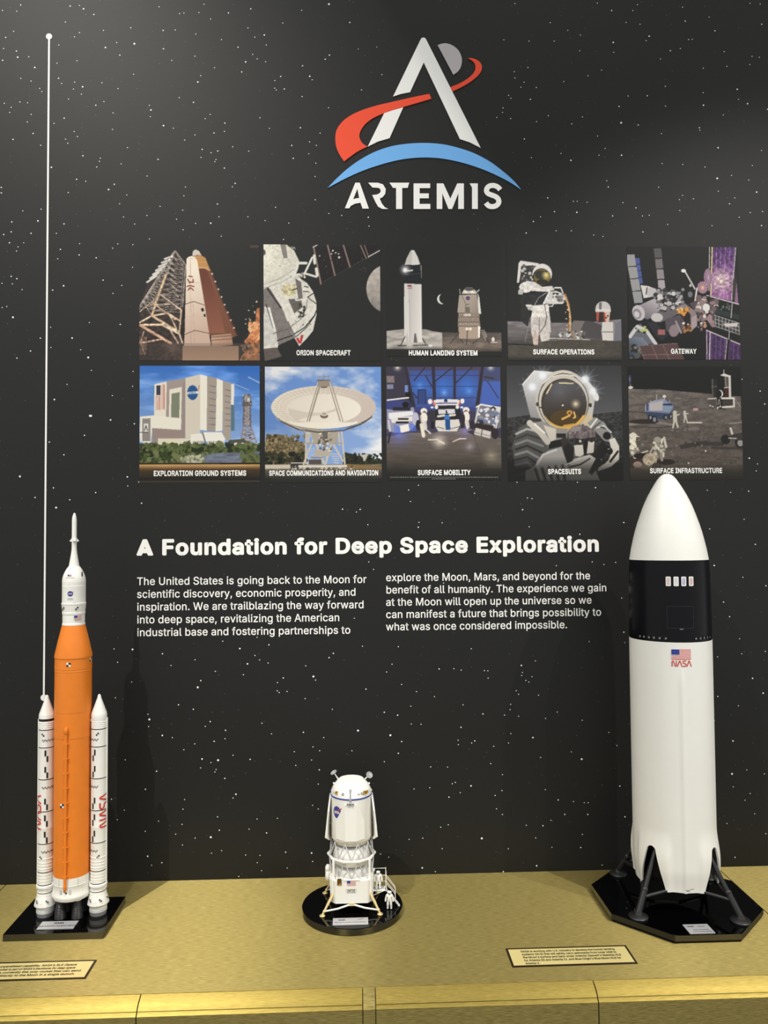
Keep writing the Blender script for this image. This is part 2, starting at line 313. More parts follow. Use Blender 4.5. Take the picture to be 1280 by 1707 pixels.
q424|372,-143 311,-143 311,59 306,59 287,31 252,4 236,-3 217,-7 195,-8 165,-6 137,3 111,16 89,34 70,57 55,84 43,116 36,151 34,189 36,227 43,261 55,293 70,320 89,342 112,361 137,374 165,382 196,384 218,383 237,379 253,373 287,346 307,319 313,319 313,379 372,379|205,47 226,49 246,55 263,65 278,78 290,95 299,115 306,138 310,162 312,189 310,216 306,241 300,263 290,282 278,299 263,312 246,322 227,328 205,330 182,328 162,322 145,311 130,298 118,281 108,261 102,239 98,215 96,189 98,163 102,139 109,117 118,97 130,80 145,66 162,55 182,49
r259|53,0 53,379 112,379 112,321 115,321 124,339 137,354 152,367 171,377 191,383 213,385 229,384 243,384 243,322 230,324 207,326 190,324 174,321 159,315 146,306 135,296 126,284 119,269 115,254 114,237 114,0
s365|182,-8 157,-7 133,-3 112,3 93,12 76,24 62,38 50,54 41,73 36,94 94,107 101,87 111,72 124,60 141,52 160,47 181,45 206,47 227,53 244,62 258,74 265,88 268,103 266,115 262,126 254,136 243,144 229,150 212,155 149,170 118,180 92,192 72,208 58,227 50,249 47,274 49,295 55,314 65,332 79,347 95,360 115,370 137,378 161,383 187,384 212,383 234,379 254,372 271,363 286,352 299,339 309,324 318,308 324,290 268,277 262,291 254,304 243,316 228,325 210,331 187,333 166,331 147,326 131,317 119,305 111,292 109,277 110,264 115,253 124,243 136,235 152,229 172,223 229,209 261,200 287,187 306,171 320,153 328,131 331,107 329,85 323,65 312,47 298,31 281,18 260,6 236,-2 210,-7
t227|204,379 204,327 6,327 6,379|65,471 126,471 126,98 127,83 130,70 136,61 144,55 156,51 170,50 185,51 202,54 213,2 192,-3 168,-4 138,-1 113,7 92,21 77,41 68,64 65,93
u410|182,-5 158,-3 135,2 115,11 97,23 82,39 69,59 60,82 54,109 53,139 53,379 114,379 114,144 116,117 124,94 137,75 154,61 175,53 200,50 218,51 234,55 249,62 263,71 274,83 283,97 290,113 295,132 296,153 296,379 357,379 357,0 298,0 298,92 307,92 294,60 277,35 257,17 234,5 209,-3
v389|163,0 17,379 84,379 165,155 187,87 206,21 184,21 203,87 224,155 305,379 371,379 226,0
w567|138,0 23,379 87,379 133,214 154,137 175,41 165,41 186,135 206,214 252,379 316,379 362,214 382,136 402,41 391,41 413,135 434,214 480,379 545,379 429,0 368,0 319,172 305,225 291,280 277,338 291,338 277,280 263,225 248,172 199,0
x379|21,0 171,218 171,171 29,379 100,379 147,306 179,253 207,206 175,206 202,253 233,306 282,379 352,379 209,169 209,214 358,0 287,0 231,85 200,136 173,182 205,182 178,136 148,85 91,0
y389|47,-139 61,-86 71,-87 104,-89 113,-86 122,-81 130,-74 138,-64 145,-51 151,-36 163,-1 17,379 84,379 165,155 187,87 206,21 184,21 202,87 224,155 305,379 371,379 204,-58 177,-107 165,-119 153,-128 139,-136 125,-141 109,-144 91,-145 65,-143
z380|42,0 42,46 254,320 254,323 48,323 48,379 333,379 333,331 126,60 126,56 339,56 339,0
0453|227,-7 191,-3 158,7 130,24 105,48 85,77 69,113 57,155 50,202 48,254 50,306 57,353 69,395 85,431 106,461 130,484 159,502 191,512 227,516 262,512 295,502 323,484 348,461 368,431 384,395 396,353 403,306 405,254 403,202 396,155 384,113 368,77 348,48 323,24 295,7 263,-3|227,50 250,52 271,60 290,74 306,92 320,116 330,144 338,176 342,213 344,254 342,295 338,332 330,365 320,393 306,416 290,435 271,449 250,457 227,460 203,457 182,449 163,435 147,416 134,393 123,365 115,332 111,295 109,254 111,213 115,176 123,144 134,116 147,92 163,74 182,60 203,52
1453|76,0 76,55 391,55 391,0|276,509 276,0 212,0 212,448 209,448 86,358 86,427 198,509
2453|64,0 64,47 234,229 282,282 311,327 316,341 319,356 320,371 319,389 315,405 308,419 298,431 287,441 273,449 258,455 241,458 224,460 205,458 188,454 172,447 159,438 148,427 139,413 132,398 128,381 127,362 66,362 68,391 75,418 86,442 102,464 121,482 143,496 168,507 196,513 225,516 254,513 281,507 306,497 328,482 346,465 361,445 372,423 379,398 381,372 380,354 377,336 371,318 363,299 351,280 336,259 267,180 153,60 153,57 389,57 389,0
3453|218,-7 188,-5 159,1 133,10 108,22 88,38 70,57 57,79 48,104 44,132 109,132 112,115 118,100 126,87 137,76 150,66 165,59 182,54 200,51 219,50 239,51 258,55 275,61 291,69 304,80 315,93 323,108 328,125 329,145 328,163 323,180 316,196 306,211 292,223 275,234 254,241 229,246 201,248 157,248 157,299 288,448 288,452 70,452 70,509 372,509 372,461 211,278 211,289 247,290 279,286 308,276 333,262 354,244 371,222 383,198 391,173 393,145 390,116 383,90 370,66 354,45 333,27 309,12 281,2 251,-5
4453|40,105 40,158 247,509 311,509 109,166 109,163 413,163 413,105|282,0 282,121 282,146 282,318 343,318 343,0
5453|221,-7 192,-5 165,1 140,11 118,25 99,41 83,60 71,82 63,105 60,130 122,130 125,115 130,102 138,89 148,78 160,68 173,60 188,54 204,51 221,50 241,51 259,56 276,64 291,75 304,89 314,104 322,122 326,141 328,162 326,183 321,203 314,221 303,237 290,251 275,262 257,270 238,275 218,277 167,268 152,262 139,255 128,246 67,253 96,509 366,509 366,452 151,452 134,301 136,301 148,311 162,318 178,325 194,330 212,333 229,334 252,332 274,328 294,321 313,311 330,299 345,285 358,269 370,251 379,231 386,210 390,187 391,163 388,132 381,102 369,76 352,52 332,32 309,15 282,3 253,-4
6453|226,-7 196,-4 168,3 142,15 119,31 100,51 84,74 73,101 66,130 64,162 65,187 71,212 80,239 93,268 112,302 137,340 252,509 322,509 151,261 145,261 165,288 196,307 235,314 265,312 291,305 316,295 337,280 355,262 370,240 380,215 387,187 389,157 387,127 379,98 368,73 352,50 333,30 310,14 284,3 257,-4|226,48 245,50 263,55 279,63 293,73 304,86 314,101 322,119 326,137 327,157 326,178 322,196 314,213 304,228 293,241 279,251 263,259 245,264 226,265 207,264 190,259 174,252 160,241 148,229 138,214 131,197 126,179 125,158 126,138 131,119 138,102 148,86 160,73 174,63 190,55 207,50
7453|97,0 323,448 323,452 62,452 62,509 391,509 391,449 165,0
8453|226,-7 193,-5 163,1 136,11 111,25 91,42 74,62 62,84 54,109 52,135 53,156 58,176 65,195 75,212 87,228 101,241 117,252 134,260 153,265 153,267 129,276 109,289 93,308 80,330 73,354 70,380 73,405 79,429 90,450 106,469 124,485 146,498 170,508 197,514 226,516 255,514 282,508 306,498 328,485 346,469 361,450 373,429 379,405 382,380 379,354 372,330 359,308 343,289 323,276 300,267 300,265 319,260 335,252 351,241 365,228 377,212 387,195 395,176 399,156 401,135 398,109 391,84 378,62 362,42 341,25 317,11 289,1 259,-5|226,49 248,50 267,54 285,60 300,69 313,79 323,91 331,106 335,121 337,139 335,157 330,173 322,189 312,202 298,213 283,223 265,230 247,234 226,235 206,234 187,230 169,223 154,213 140,202 130,189 122,173 117,157 115,139 117,121 121,106 129,91 139,79 152,69 167,60 185,54 205,50|226,290 244,291 260,294 274,300 287,308 298,318 307,330 314,344 318,359 319,376 318,392 314,407 308,420 299,432 288,442 275,449 260,455 244,459 226,460 208,459 192,455 177,449 164,442 153,432 145,420 138,407 134,392 133,376 134,359 138,344 145,330 154,318 165,308 178,300 193,294 209,291
9453|226,516 256,513 285,506 310,494 333,478 352,458 368,434 380,408 387,378 389,347 387,322 382,296 373,270 359,240 340,207 315,168 200,0 130,0 301,248 307,248 287,221 257,202 218,195 188,197 161,203 137,214 116,229 98,247 83,269 72,294 66,321 64,352 66,382 73,411 85,436 101,459 120,479 143,494 168,506 196,513|226,460 207,459 190,454 174,446 160,435 148,423 138,407 131,390 127,372 125,352 127,331 131,313 138,295 148,280 160,268 174,257 190,250 207,245 226,243 245,245 263,249 279,257 293,267 305,280 314,295 322,312 326,330 327,350 326,371 322,390 314,407 305,422 293,435 279,446 263,454 245,459
.188|95,-4 83,-3 73,1 63,9 55,18 51,29 50,41 51,53 55,64 63,73 73,81 83,85 95,87 107,85 118,81 128,73 135,64 140,53 141,41 140,29 135,18 128,9 118,1 107,-3
,188|38,-119 68,71 137,71 84,-119
'206|78,318 70,509 136,509 128,318
:188|95,-4 83,-3 73,1 63,9 55,18 51,29 50,41 51,53 55,64 63,73 73,81 83,85 95,87 107,85 118,81 128,73 135,64 140,53 141,41 140,29 135,18 128,9 118,1 107,-3|95,271 83,272 73,277 63,284 55,294 51,304 50,316 51,328 55,339 63,349 73,356 83,360 95,362 107,360 118,356 128,349 135,339 140,328 141,316 140,304 135,294 128,284 118,277 107,272
(273|89,207 90,244 94,283 101,324 109,364 119,403 132,441 145,477 160,510 177,539 236,539 191,428 161,313 156,276 152,241 151,207 160,115 188,16 236,-96 177,-96 150,-46 128,4 111,55 99,106 92,156
)273|37,-96 86,18 113,116 122,207 121,241 117,276 112,313 82,428 37,539 97,539 113,510 128,477 142,441 154,403 164,364 173,323 179,283 183,244 184,207 182,156 174,104 161,53 144,3 123,-47 97,-96
-453|337,244 337,188 114,188 114,244
&448|197,-7 165,-5 136,1 110,12 88,26 69,42 54,62 43,84 36,108 34,133 36,154 40,173 47,189 58,205 70,220 85,235 140,279 216,335 237,352 255,375 262,405 260,420 255,434 245,445 233,454 219,459 201,461 168,453 145,431 141,421 138,411 137,399 145,363 169,327 204,284 438,0 364,0 171,231 121,293 87,344 81,361 77,379 75,398 77,420 82,440 91,458 102,474 117,488 134,499 154,507 176,512 200,513 224,512 246,507 266,499 283,488 297,475 308,459 317,442 322,424 324,404 315,362 291,325 256,293 154,217 135,202 121,188 110,174 103,161 98,146 97,131 98,115 102,101 109,87 118,76 130,66 143,57 158,51 175,48 193,46 213,48 232,52 251,59 269,69 286,81 301,95 315,112 327,131 336,151 343,174 348,198 349,224 408,224 406,194 403,167 397,144 371,92 345,62 333,47 315,30 294,17 271,7 246,-1 221,-5
/249|235,533 71,-76 14,-76 178,533
 188|
''')

# ------------------------------------------------------------------ the setting
WALL_X, WALL_TOP, FLOOR_Z = 3.2, 5.5, -0.80

m_wall = bpy.data.materials.new('black_mural_print'); m_wall.use_nodes = True
nt = m_wall.node_tree; b = nt.nodes['Principled BSDF']
b.inputs['Base Color'].default_value = (0.011, 0.011, 0.0108, 1)
b.inputs['Roughness'].default_value = 0.50
b.inputs['Specular IOR Level'].default_value = 0.28
tc = nt.nodes.new('ShaderNodeTexCoord')
nz = nt.nodes.new('ShaderNodeTexNoise'); nz.inputs['Scale'].default_value = 260; nz.inputs['Detail'].default_value = 3
bp = nt.nodes.new('ShaderNodeBump'); bp.inputs['Strength'].default_value = 0.05; bp.inputs['Distance'].default_value = 0.001
nt.links.new(tc.outputs['Object'], nz.inputs['Vector']); nt.links.new(nz.outputs['Fac'], bp.inputs['Height'])
nt.links.new(bp.outputs['Normal'], b.inputs['Normal'])
# faint dust of printed stars too small to draw one by one
vo = nt.nodes.new('ShaderNodeTexVoronoi'); vo.inputs['Scale'].default_value = 55
nt.links.new(tc.outputs['Object'], vo.inputs['Vector'])
n2 = nt.nodes.new('ShaderNodeTexNoise'); n2.inputs['Scale'].default_value = 2.2
nt.links.new(tc.outputs['Object'], n2.inputs['Vector'])
ls = nt.nodes.new('ShaderNodeMath'); ls.operation = 'LESS_THAN'; ls.inputs[1].default_value = 0.055
nt.links.new(vo.outputs['Distance'], ls.inputs[0])
gt = nt.nodes.new('ShaderNodeMapRange'); gt.inputs['From Min'].default_value = 0.48; gt.inputs['From Max'].default_value = 0.75
gt.inputs['To Max'].default_value = 0.16
nt.links.new(n2.outputs['Fac'], gt.inputs['Value'])
mu = nt.nodes.new('ShaderNodeMath'); mu.operation = 'MULTIPLY'
nt.links.new(ls.outputs[0], mu.inputs[0]); nt.links.new(gt.outputs['Result'], mu.inputs[1])
mx = nt.nodes.new('ShaderNodeMix'); mx.data_type = 'RGBA'
mx.inputs[6].default_value = (0.011, 0.011, 0.0108, 1); mx.inputs[7].default_value = (0.85, 0.85, 0.85, 1)
nt.links.new(mu.outputs[0], mx.inputs[0]); nt.links.new(mx.outputs[2], b.inputs['Base Color'])
M_STAR = mat('printed_star', (0.85, 0.85, 0.84), 0.4, spec=0.3)
M_PALE = mat('printed_faint_star', (0.20, 0.20, 0.20), 0.4, spec=0.3)

wl = MB()
wl.box((-WALL_X, 0, FLOOR_Z), (WALL_X, 0.10, WALL_TOP), m_wall)
# stars of the mural: (origin px, px per unit, [x, y, size]) read off the print, then scattered smaller ones
STARS = [
 (0, 0, .25, "138,34,2 17,70,1 112,75,1 468,41,2 530,37,1 557,59,3 626,97,2 436,147,1 91,209,1 38,250,2 530,218,1 497,246,1 690,203,1 872,186,1 1061,46,1 1197,91,1 1226,87,1 1088,203,2 1168,200,1 1090,326,2 1145,403,1 24,324,1 110,341,2 118,382,3 18,402,2 192,379,1 232,450,3 392,300,1 513,405,1 380,422,1 778,284,1 703,317,3 896,292,4 799,368,2 891,495,1 139,523,1 207,541,1 391,522,2 411,557,1 498,548,1 551,579,3 490,594,1 543,628,1 680,552,1 787,591,1 265,590,1 279,611,1 457,661,1 693,678,1 639,702,2 1195,651,1 996,703,1 1006,734,3 1002,778,1 754,753,1 133,680,1 184,686,1 29,689,1 75,716,1 65,750,1 208,763,1 428,788,2 182,813,1 361,823,1 750,863,1 1090,838,3 1156,855,1 494,877,1 516,911,1 221,890,2 437,928,1 452,955,1 87,930,2 271,969,1 1231,934,1 850,985,1 553,1039,2 669,1055,1 663,1076,1 645,1114,1 1054,1063,2 808,1093,1 343,1116,3 981,1174,1 511,1196,2 572,1209,1 762,1229,2 724,1264,3 1236,1247,1 9,1250,2 9,1286,2 455,1284,1 845,1300,1 1226,1306,1 798,1359,1 1067,1376,1 1218,1402,1 152,1406,1 274,1395,1 824,1447,1 980,1437,1 1177,1462,1 253,1473,3 79,1480,2 427,1493,2 898,1494,1 25,1564,2 75,1546,2 207,1556,2 376,1556,1 1221,1532,1 996,1594,1"),
 (320, 0, .25, "80,28,1 46,84,1 243,87,2 124,127,1 392,59,2 373,187,1 731,69,1 605,154,1 913,28,4 1052,150,2 25,227,1 196,264,1 482,234,3 419,248,1 495,300,1 307,315,2 20,375,1 404,363,1 358,413,3 435,393,1 491,412,1 150,452,1 332,480,2 58,505,1 39,547,3 916,368,2 888,395,2 737,439,2 785,509,3 801,532,1 591,510,2 552,538,1 551,588,1 562,600,1 615,594,2 734,644,1 1130,600,1 10,683,2 121,763,1 88,791,1 219,821,2 453,786,1 910,719,1 516,856,1 722,852,2 147,887,2 216,876,1 20,900,1 854,888,1 784,946,1 829,970,1 665,970,2 271,979,1 68,996,2 172,1007,2 127,1019,1 378,1008,1 60,1050,1 160,1064,1 152,1078,1 675,1056,2 778,1026,1 826,1088,1 216,1121,2 821,1177,1 288,1223,2 269,1246,1 170,1361,2 822,1332,1 557,1382,1 180,1446,1 373,1446,1 125,1488,3 24,1490,1 487,1471,1 645,1488,1 913,1424,1 998,1437,1 1175,1449,2 1180,1508,1 195,1575,1 610,1597,1 1266,498,1 1232,314,0 1108,327,0"),
 (800, 0, .375, "155,16,1 585,47,2 312,101,1 390,135,1 446,156,1 106,177,1 218,183,1 329,183,1 443,226,1 592,189,3 594,233,1 752,161,3 738,181,1 912,94,2 1018,76,1 1044,137,2 927,176,1 943,175,1 846,226,2 890,216,1 802,262,1 1085,230,1 1097,295,1 992,303,1 1252,108,2 1241,255,1 1209,251,1 1199,287,1 152,319,1 155,347,1 182,388,1 196,366,1 213,301,1 250,389,1 127,424,1 137,437,1 224,442,2 102,480,1 100,500,1 136,527,1 75,522,1 251,541,1 303,515,1 455,520,1 408,551,1 627,546,4 703,556,2 743,426,2 658,427,1 618,473,2 823,384,1 824,472,1 993,468,3 1143,397,3 1189,461,3 1149,442,1 975,568,2 977,579,1 1081,511,1 1278,486,2 806,594,1 522,605,1 197,618,2 556,660,1 529,690,1 629,690,3 228,701,1 404,713,3 360,682,1 1058,657,3 1251,669,1 809,727,1 901,731,1 1000,743,1 1210,736,1 1054,793,4 1118,780,1 1194,800,1 1059,850,1 1229,854,3 1109,906,2 1132,880,1 948,884,1 900,869,1 886,887,1 888,936,1 570,831,2 563,804,1 794,832,1 476,899,1 301,880,2 430,944,3 432,895,1 415,895,1 331,941,2 589,960,2 693,924,2 722,960,1 752,957,1 635,901,1 834,998,1 1031,1003,1 1152,966,1 1201,945,1 1256,941,1 1251,1003,2 237,985,2 269,964,1 205,1036,2 724,1031,2 546,1051,1 505,1045,1 338,1026,1 406,1026,1 900,32,1 700,21,1 521,14,1 679,47,1 649,100,1 711,108,1 1200,15,1 1245,18,1 540,312,1 480,337,1 372,363,1 992,412,1"),
 (0, 400, .2637, "60,18,2 150,18,1 114,44,1 105,70,1 382,60,2 503,24,1 500,95,2 608,113,2 712,52,1 745,25,1 840,30,1 838,173,1 365,119,1 71,230,2 107,245,2 13,274,1 78,278,1 140,314,1 652,254,2 770,288,1 402,290,3 333,317,2 714,338,1 43,421,1 14,428,1 82,489,4 565,522,1 760,534,2 320,552,1 456,620,3 255,621,2 510,694,1 193,702,2 107,747,2 558,743,4 322,680,1 578,825,1 841,831,1 838,925,1 424,913,1 710,984,1 344,1009,3 572,1112,5 699,1138,3 849,1162,2 534,1235,2 312,1278,2 404,1358,2 126,1495,4 805,1498,3 338,1567,2 605,1597,2 441,1643,2 222,1628,2 355,1692,4 895,1664,2 877,1530,1"),
 (180, 1060, .2969, "34,73,1 138,76,4 306,100,2 54,148,1 354,166,1 489,134,1 644,30,1 740,71,3 903,50,2 837,8,1 825,110,1 851,135,1 783,157,3 899,152,1 760,218,1 602,199,1 521,251,2 504,289,4 133,259,1 42,348,1 984,236,2 951,262,1 950,308,1 961,318,1 1005,312,1 1110,168,1 1153,228,4 1165,248,1 1241,122,2 1265,98,2 1107,352,1 1259,412,1 396,387,2 479,412,2 224,440,1 232,469,4 228,509,1 305,559,3 361,571,1 574,481,2 546,508,1 660,530,2 657,577,1 596,592,2 864,490,1 918,550,1 1097,541,2 1211,571,1 487,606,1 426,639,1 528,691,3 618,698,4 578,711,1 520,741,1 607,750,1 600,764,1 702,670,1 798,693,2 1046,650,1 1151,623,1 1188,645,1 1143,697,1 1054,727,1 1186,752,2 97,696,1 273,760,2 656,800,2 210,861,2 1180,832,1 718,889,3 702,910,1 20,917,1 430,919,1 421,973,1 92,978,1 615,1016,1 837,1028,1 951,1024,1 284,1040,1 416,1058,1 52,1032,1 380,1113,1 209,1097,1 625,1091,2 577,1130,4 890,1106,2 489,1135,1 792,1085,1 418,1174,1 581,1220,1 638,1206,1 773,1230,1 997,1214,2 1143,1219,3 853,1232,1 838,1273,1 1149,1266,1 223,1237,3 302,1273,2 245,1288,1 862,1318,1 1006,1303,1 734,1350,1 1148,951,1 1180,972,1"),
 (560, 1060, .3906, "266,46,1 113,44,1 577,55,1 239,121,1 216,154,1 440,141,2 503,140,1 534,146,1 633,148,1 648,149,1 649,180,1 791,126,3 851,107,1 795,156,1 836,174,1 823,197,1 792,169,1 810,190,1 769,234,1 779,249,1 864,253,1 128,227,2 280,207,1 343,238,1 420,259,1 542,294,1 319,300,1 206,326,2 263,338,2 745,292,1 627,333,2 719,338,1 779,343,1 743,315,1 894,352,1 944,325,1 94,404,4 232,424,4 321,376,1 363,377,1 280,451,2 266,501,2 533,390,2 592,448,2 579,457,1 521,445,1 522,464,1 673,471,1 746,417,1 736,457,1 840,434,3 873,519,1 1048,526,4 1004,495,1 1164,412,1 1199,468,1 1050,360,1 206,537,1 404,559,1 476,560,1 660,545,1 68,490,1 576,640,3 509,625,1 496,631,1 400,648,1 530,669,1 482,688,2 708,660,1 679,681,1 333,653,1 710,592,1 893,656,1 948,700,2 1211,641,2 1013,707,1 1076,712,1 1059,712,1 685,738,1 710,762,1 976,762,2 1074,762,2 1233,772,2 883,810,2 812,808,1 917,787,1 479,806,1 447,816,1 622,864,4 370,863,1 312,868,1 852,862,1 453,908,1 735,908,1 921,902,1 1044,903,2 368,990,3 856,981,3 190,931,1 225,944,1 424,1006,1 714,1006,2 1135,978,1 1051,847,1 1080,24,1 1232,29,1"),
 (560, 800, .3906, "352,23,1 310,43,1 318,92,1 227,70,1 591,57,1 772,10,1 1107,33,2 1030,10,1 817,77,1 836,80,1 796,127,2 824,200,1 453,183,1 103,126,2 87,137,1 136,191,1 351,202,2 354,181,1 28,125,2 140,350,1 160,382,1 1228,182,2 1040,232,2 940,366,1 1093,350,1 1143,361,1 1193,352,1 78,590,1 1219,504,1 1228,650,2 1232,694,1 459,440,1 580,30,0"),
 (1160, 600, .504, "152,64,1 212,103,2 227,146,2 176,325,3 199,367,1 203,344,1 37,431,1 114,438,1 174,434,2 159,527,1 45,559,1 196,610,2 60,680,3 35,712,2 155,719,1 231,747,2 91,801,2 111,849,2 144,922,1 151,972,1 71,982,1 229,964,1 187,1053,3 222,1102,3 140,1144,1 72,1113,2 59,1193,3 122,1260,3 119,1369,4 168,1356,1 123,1412,1 162,1456,1 179,1434,1 194,1501,1 102,1533,1 129,1645,2 226,1369,1 231,1567,1"),
 (210, 700, 1, "3,110,1"),
]
def star(x, z, r, material, sq=1.0):
    wl.face([(x + r * math.cos(a * PI / 4) * sq, -0.00025, z + r * math.sin(a * PI / 4)) for a in range(8)][::1], material)
for ox, oy, k, s in STARS:
    for t in s.split():
        x, y, q = t.split(','); p = at(ox + float(x) * k, oy + float(y) * k, 0)
        q = int(q)
        star(p.x, p.z, (0.0010, 0.00125, 0.0016, 0.0020, 0.0025, 0.0028)[q], M_STAR, 1.5 if q == 5 else 1.0)
for _ in range(1500):
    x, z = rnd.uniform(-1.3, 1.6), rnd.uniform(0.01, 2.7)
    star(x, z, rnd.choice((0.0006, 0.0007, 0.0008)), M_PALE)
for _ in range(900):                                    # the print carries on past the picture
    x, z = rnd.uniform(-WALL_X, WALL_X), rnd.uniform(0.01, 2.9)
    if abs(x - 0.1) > 1.25: star(x, z, rnd.choice((0.0009, 0.0011, 0.0014)), M_STAR)
structure(wl.build('wall_back', smooth=0))

fl = MB(); fl.box((-WALL_X, -5.5, FLOOR_Z - 0.05), (WALL_X, 0.10, FLOOR_Z), mat('dark_carpet', (0.05, 0.048, 0.045), 0.9))
structure(fl.build('floor', smooth=0))
ce = MB(); ce.box((-WALL_X, -5.5, WALL_TOP), (WALL_X, 0.10, WALL_TOP + 0.05), mat('dark_ceiling_paint', (0.035, 0.035, 0.036), 0.9))
structure(ce.build('ceiling', smooth=0))

# unseen slanted board added to shade the wall's upper right from the left lamp
def _cast(px, py, k):
    return SPOT_A + (at(px, py, 0) - SPOT_A) * k
e0, e1, e2 = _cast(540, -135, .40), _cast(912, 400, .40), _cast(1180, 850, .40)
q = MB(); bl = [e0, e1, e2, e2 + Vector((.70, 0, .05)), e1 + Vector((1.0, 0, .12)), e0 + Vector((1.3, 0, .08))]
q.prism([v + Vector((0, .006, 0)) for v in bl], bl, mat('dark_ceiling_paint', (0.035, 0.035, 0.036), 0.9))
structure(q.build('shadow_board', smooth=0))

# ------------------------------------------------------------------ brass display counter
def brass(name, along=(1.6, 260, 260), rough=0.42, c0=(0.235, 0.185, 0.05), c1=(0.56, 0.45, 0.158)):
    m_ = bpy.data.materials.new(name); m_.use_nodes = True
    nt = m_.node_tree; b = nt.nodes['Principled BSDF']
    b.inputs['Metallic'].default_value = 0.75
    b.inputs['Roughness'].default_value = rough
    tc = nt.nodes.new('ShaderNodeTexCoord')
    mp = nt.nodes.new('ShaderNodeMapping'); mp.inputs['Scale'].default_value = (55, 1300, 1300)
    nt.links.new(tc.outputs['Object'], mp.inputs['Vector'])
    nz = nt.nodes.new('ShaderNodeTexNoise'); nz.inputs['Scale'].default_value = 1.0; nz.inputs['Detail'].default_value = 4
    nt.links.new(mp.outputs['Vector'], nz.inputs['Vector'])
    mx = nt.nodes.new('ShaderNodeMix'); mx.data_type = 'RGBA'
    mx.inputs[6].default_value = (*c0, 1); mx.inputs[7].default_value = (*c1, 1)
    cr = nt.nodes.new('ShaderNodeMapRange'); cr.inputs['From Min'].default_value = 0.3; cr.inputs['From Max'].default_value = 0.7
    nt.links.new(nz.outputs['Fac'], cr.inputs['Value']); nt.links.new(cr.outputs['Result'], mx.inputs[0])
    nt.links.new(mx.outputs[2], b.inputs['Base Color'])
    bp = nt.nodes.new('ShaderNodeBump'); bp.inputs['Strength'].default_value = 0.35; bp.inputs['Distance'].default_value = 0.0006
    nt.links.new(nz.outputs['Fac'], bp.inputs['Height']); nt.links.new(bp.outputs['Normal'], b.inputs['Normal'])
    b.inputs['Anisotropic'].default_value = 0.95
    tg = nt.nodes.new('ShaderNodeCombineXYZ'); tg.inputs[1].default_value = 1.0
    nt.links.new(tg.outputs[0], b.inputs['Tangent'])
    return m_
M_TOP = brass('brushed_brass')
M_COVE = brass('brass_trim', rough=0.46, c0=(0.34, 0.25, 0.055), c1=(0.52, 0.40, 0.105))
M_GAP = mat('dark_joint', (0.02, 0.014, 0.004), 0.7)
counter = thing('display_counter', 'brushed brass display counter running along the foot of the black wall', 'counter', (0, -0.25, FLOOR_Z))
YF = -0.480                                             # front edge of the top
xl = on_top(0, 1484.7).x; xr = on_top(1240, 1487).x
tops = [(-WALL_X, xl - 0.0012), (xl + 0.0012, xr - 0.0012), (xr + 0.0012, WALL_X)]
for x0, x1 in tops:
    q = MB(); q.box((x0, YF + 0.0005, -0.018), (x1, -0.001, 0.0), M_TOP); q.build('countertop', counter, 0)
q = MB(); q.box((-WALL_X, YF + 0.012, FLOOR_Z + 0.02), (WALL_X, -0.002, -0.0185), M_GAP); q.build('carcass', counter, 0)
x_seam = [on_top(228, 1690, -0.02).x, on_top(605, 1680, -0.02).x, on_top(626, 1680, -0.02).x, on_top(992, 1658, -0.02).x]
edges = [-WALL_X, x_seam[0] - 0.72, x_seam[0], x_seam[1], x_seam[2], x_seam[3], x_seam[3] + 0.72, WALL_X]
prof = [(YF - 0.0002, -0.0012), (YF - 0.0170, -0.0078), (YF - 0.0205, -0.0100), (YF - 0.0240, -0.0131), (YF - 0.0268, -0.0165)]
low = [(YF - 0.0262, -0.0180), (YF - 0.0330, -0.0226)]
def strip(name, pts, x0, x1, material, back):
    q = MB(); n = len(pts)
    sec = list(pts) + back
    a = [(x0, y, z) for y, z in sec]; bb = [(x1, y, z) for y, z in sec]; k = len(sec)
    q.idx(a + bb, [(i, (i + 1) % k, k + (i + 1) % k, k + i)[::-1] for i in range(k)] + [tuple(range(k))[::-1], tuple(range(k, 2 * k))], material)
    return q.build(name, counter, 40)
for i in range(len(edges) - 1):
    a, b_ = edges[i] + 0.0011, edges[i + 1] - 0.0011
    if i == 3:
        strip('joint_cover', prof + [(YF - 0.0334, -0.0222), (YF - 0.0334, -0.76)], a - 0.0006, b_ + 0.0006, M_TOP, [(YF + 0.010, -0.76), (YF + 0.010, -0.0012)])
        continue
    strip('cove_trim', prof, a, b_, M_COVE, [(YF + 0.010, -0.0165), (YF + 0.010, -0.0012)])
    strip('ledge_trim', low, a, b_, M_COVE, [(YF + 0.010, -0.0226), (YF + 0.010, -0.0180)])
    q = MB(); q.box((a, YF - 0.0330, FLOOR_Z + 0.06), (b_, YF + 0.008, -0.0236), M_TOP); q.build('front_panel', counter, 0)

# ------------------------------------------------------------------ wall graphics
def wallp(off):
    return lambda u, v, h=0.0: (u, -off - h, v)
def wpx(px, py):
    p = at(px, py, 0); return (p.x, p.z)

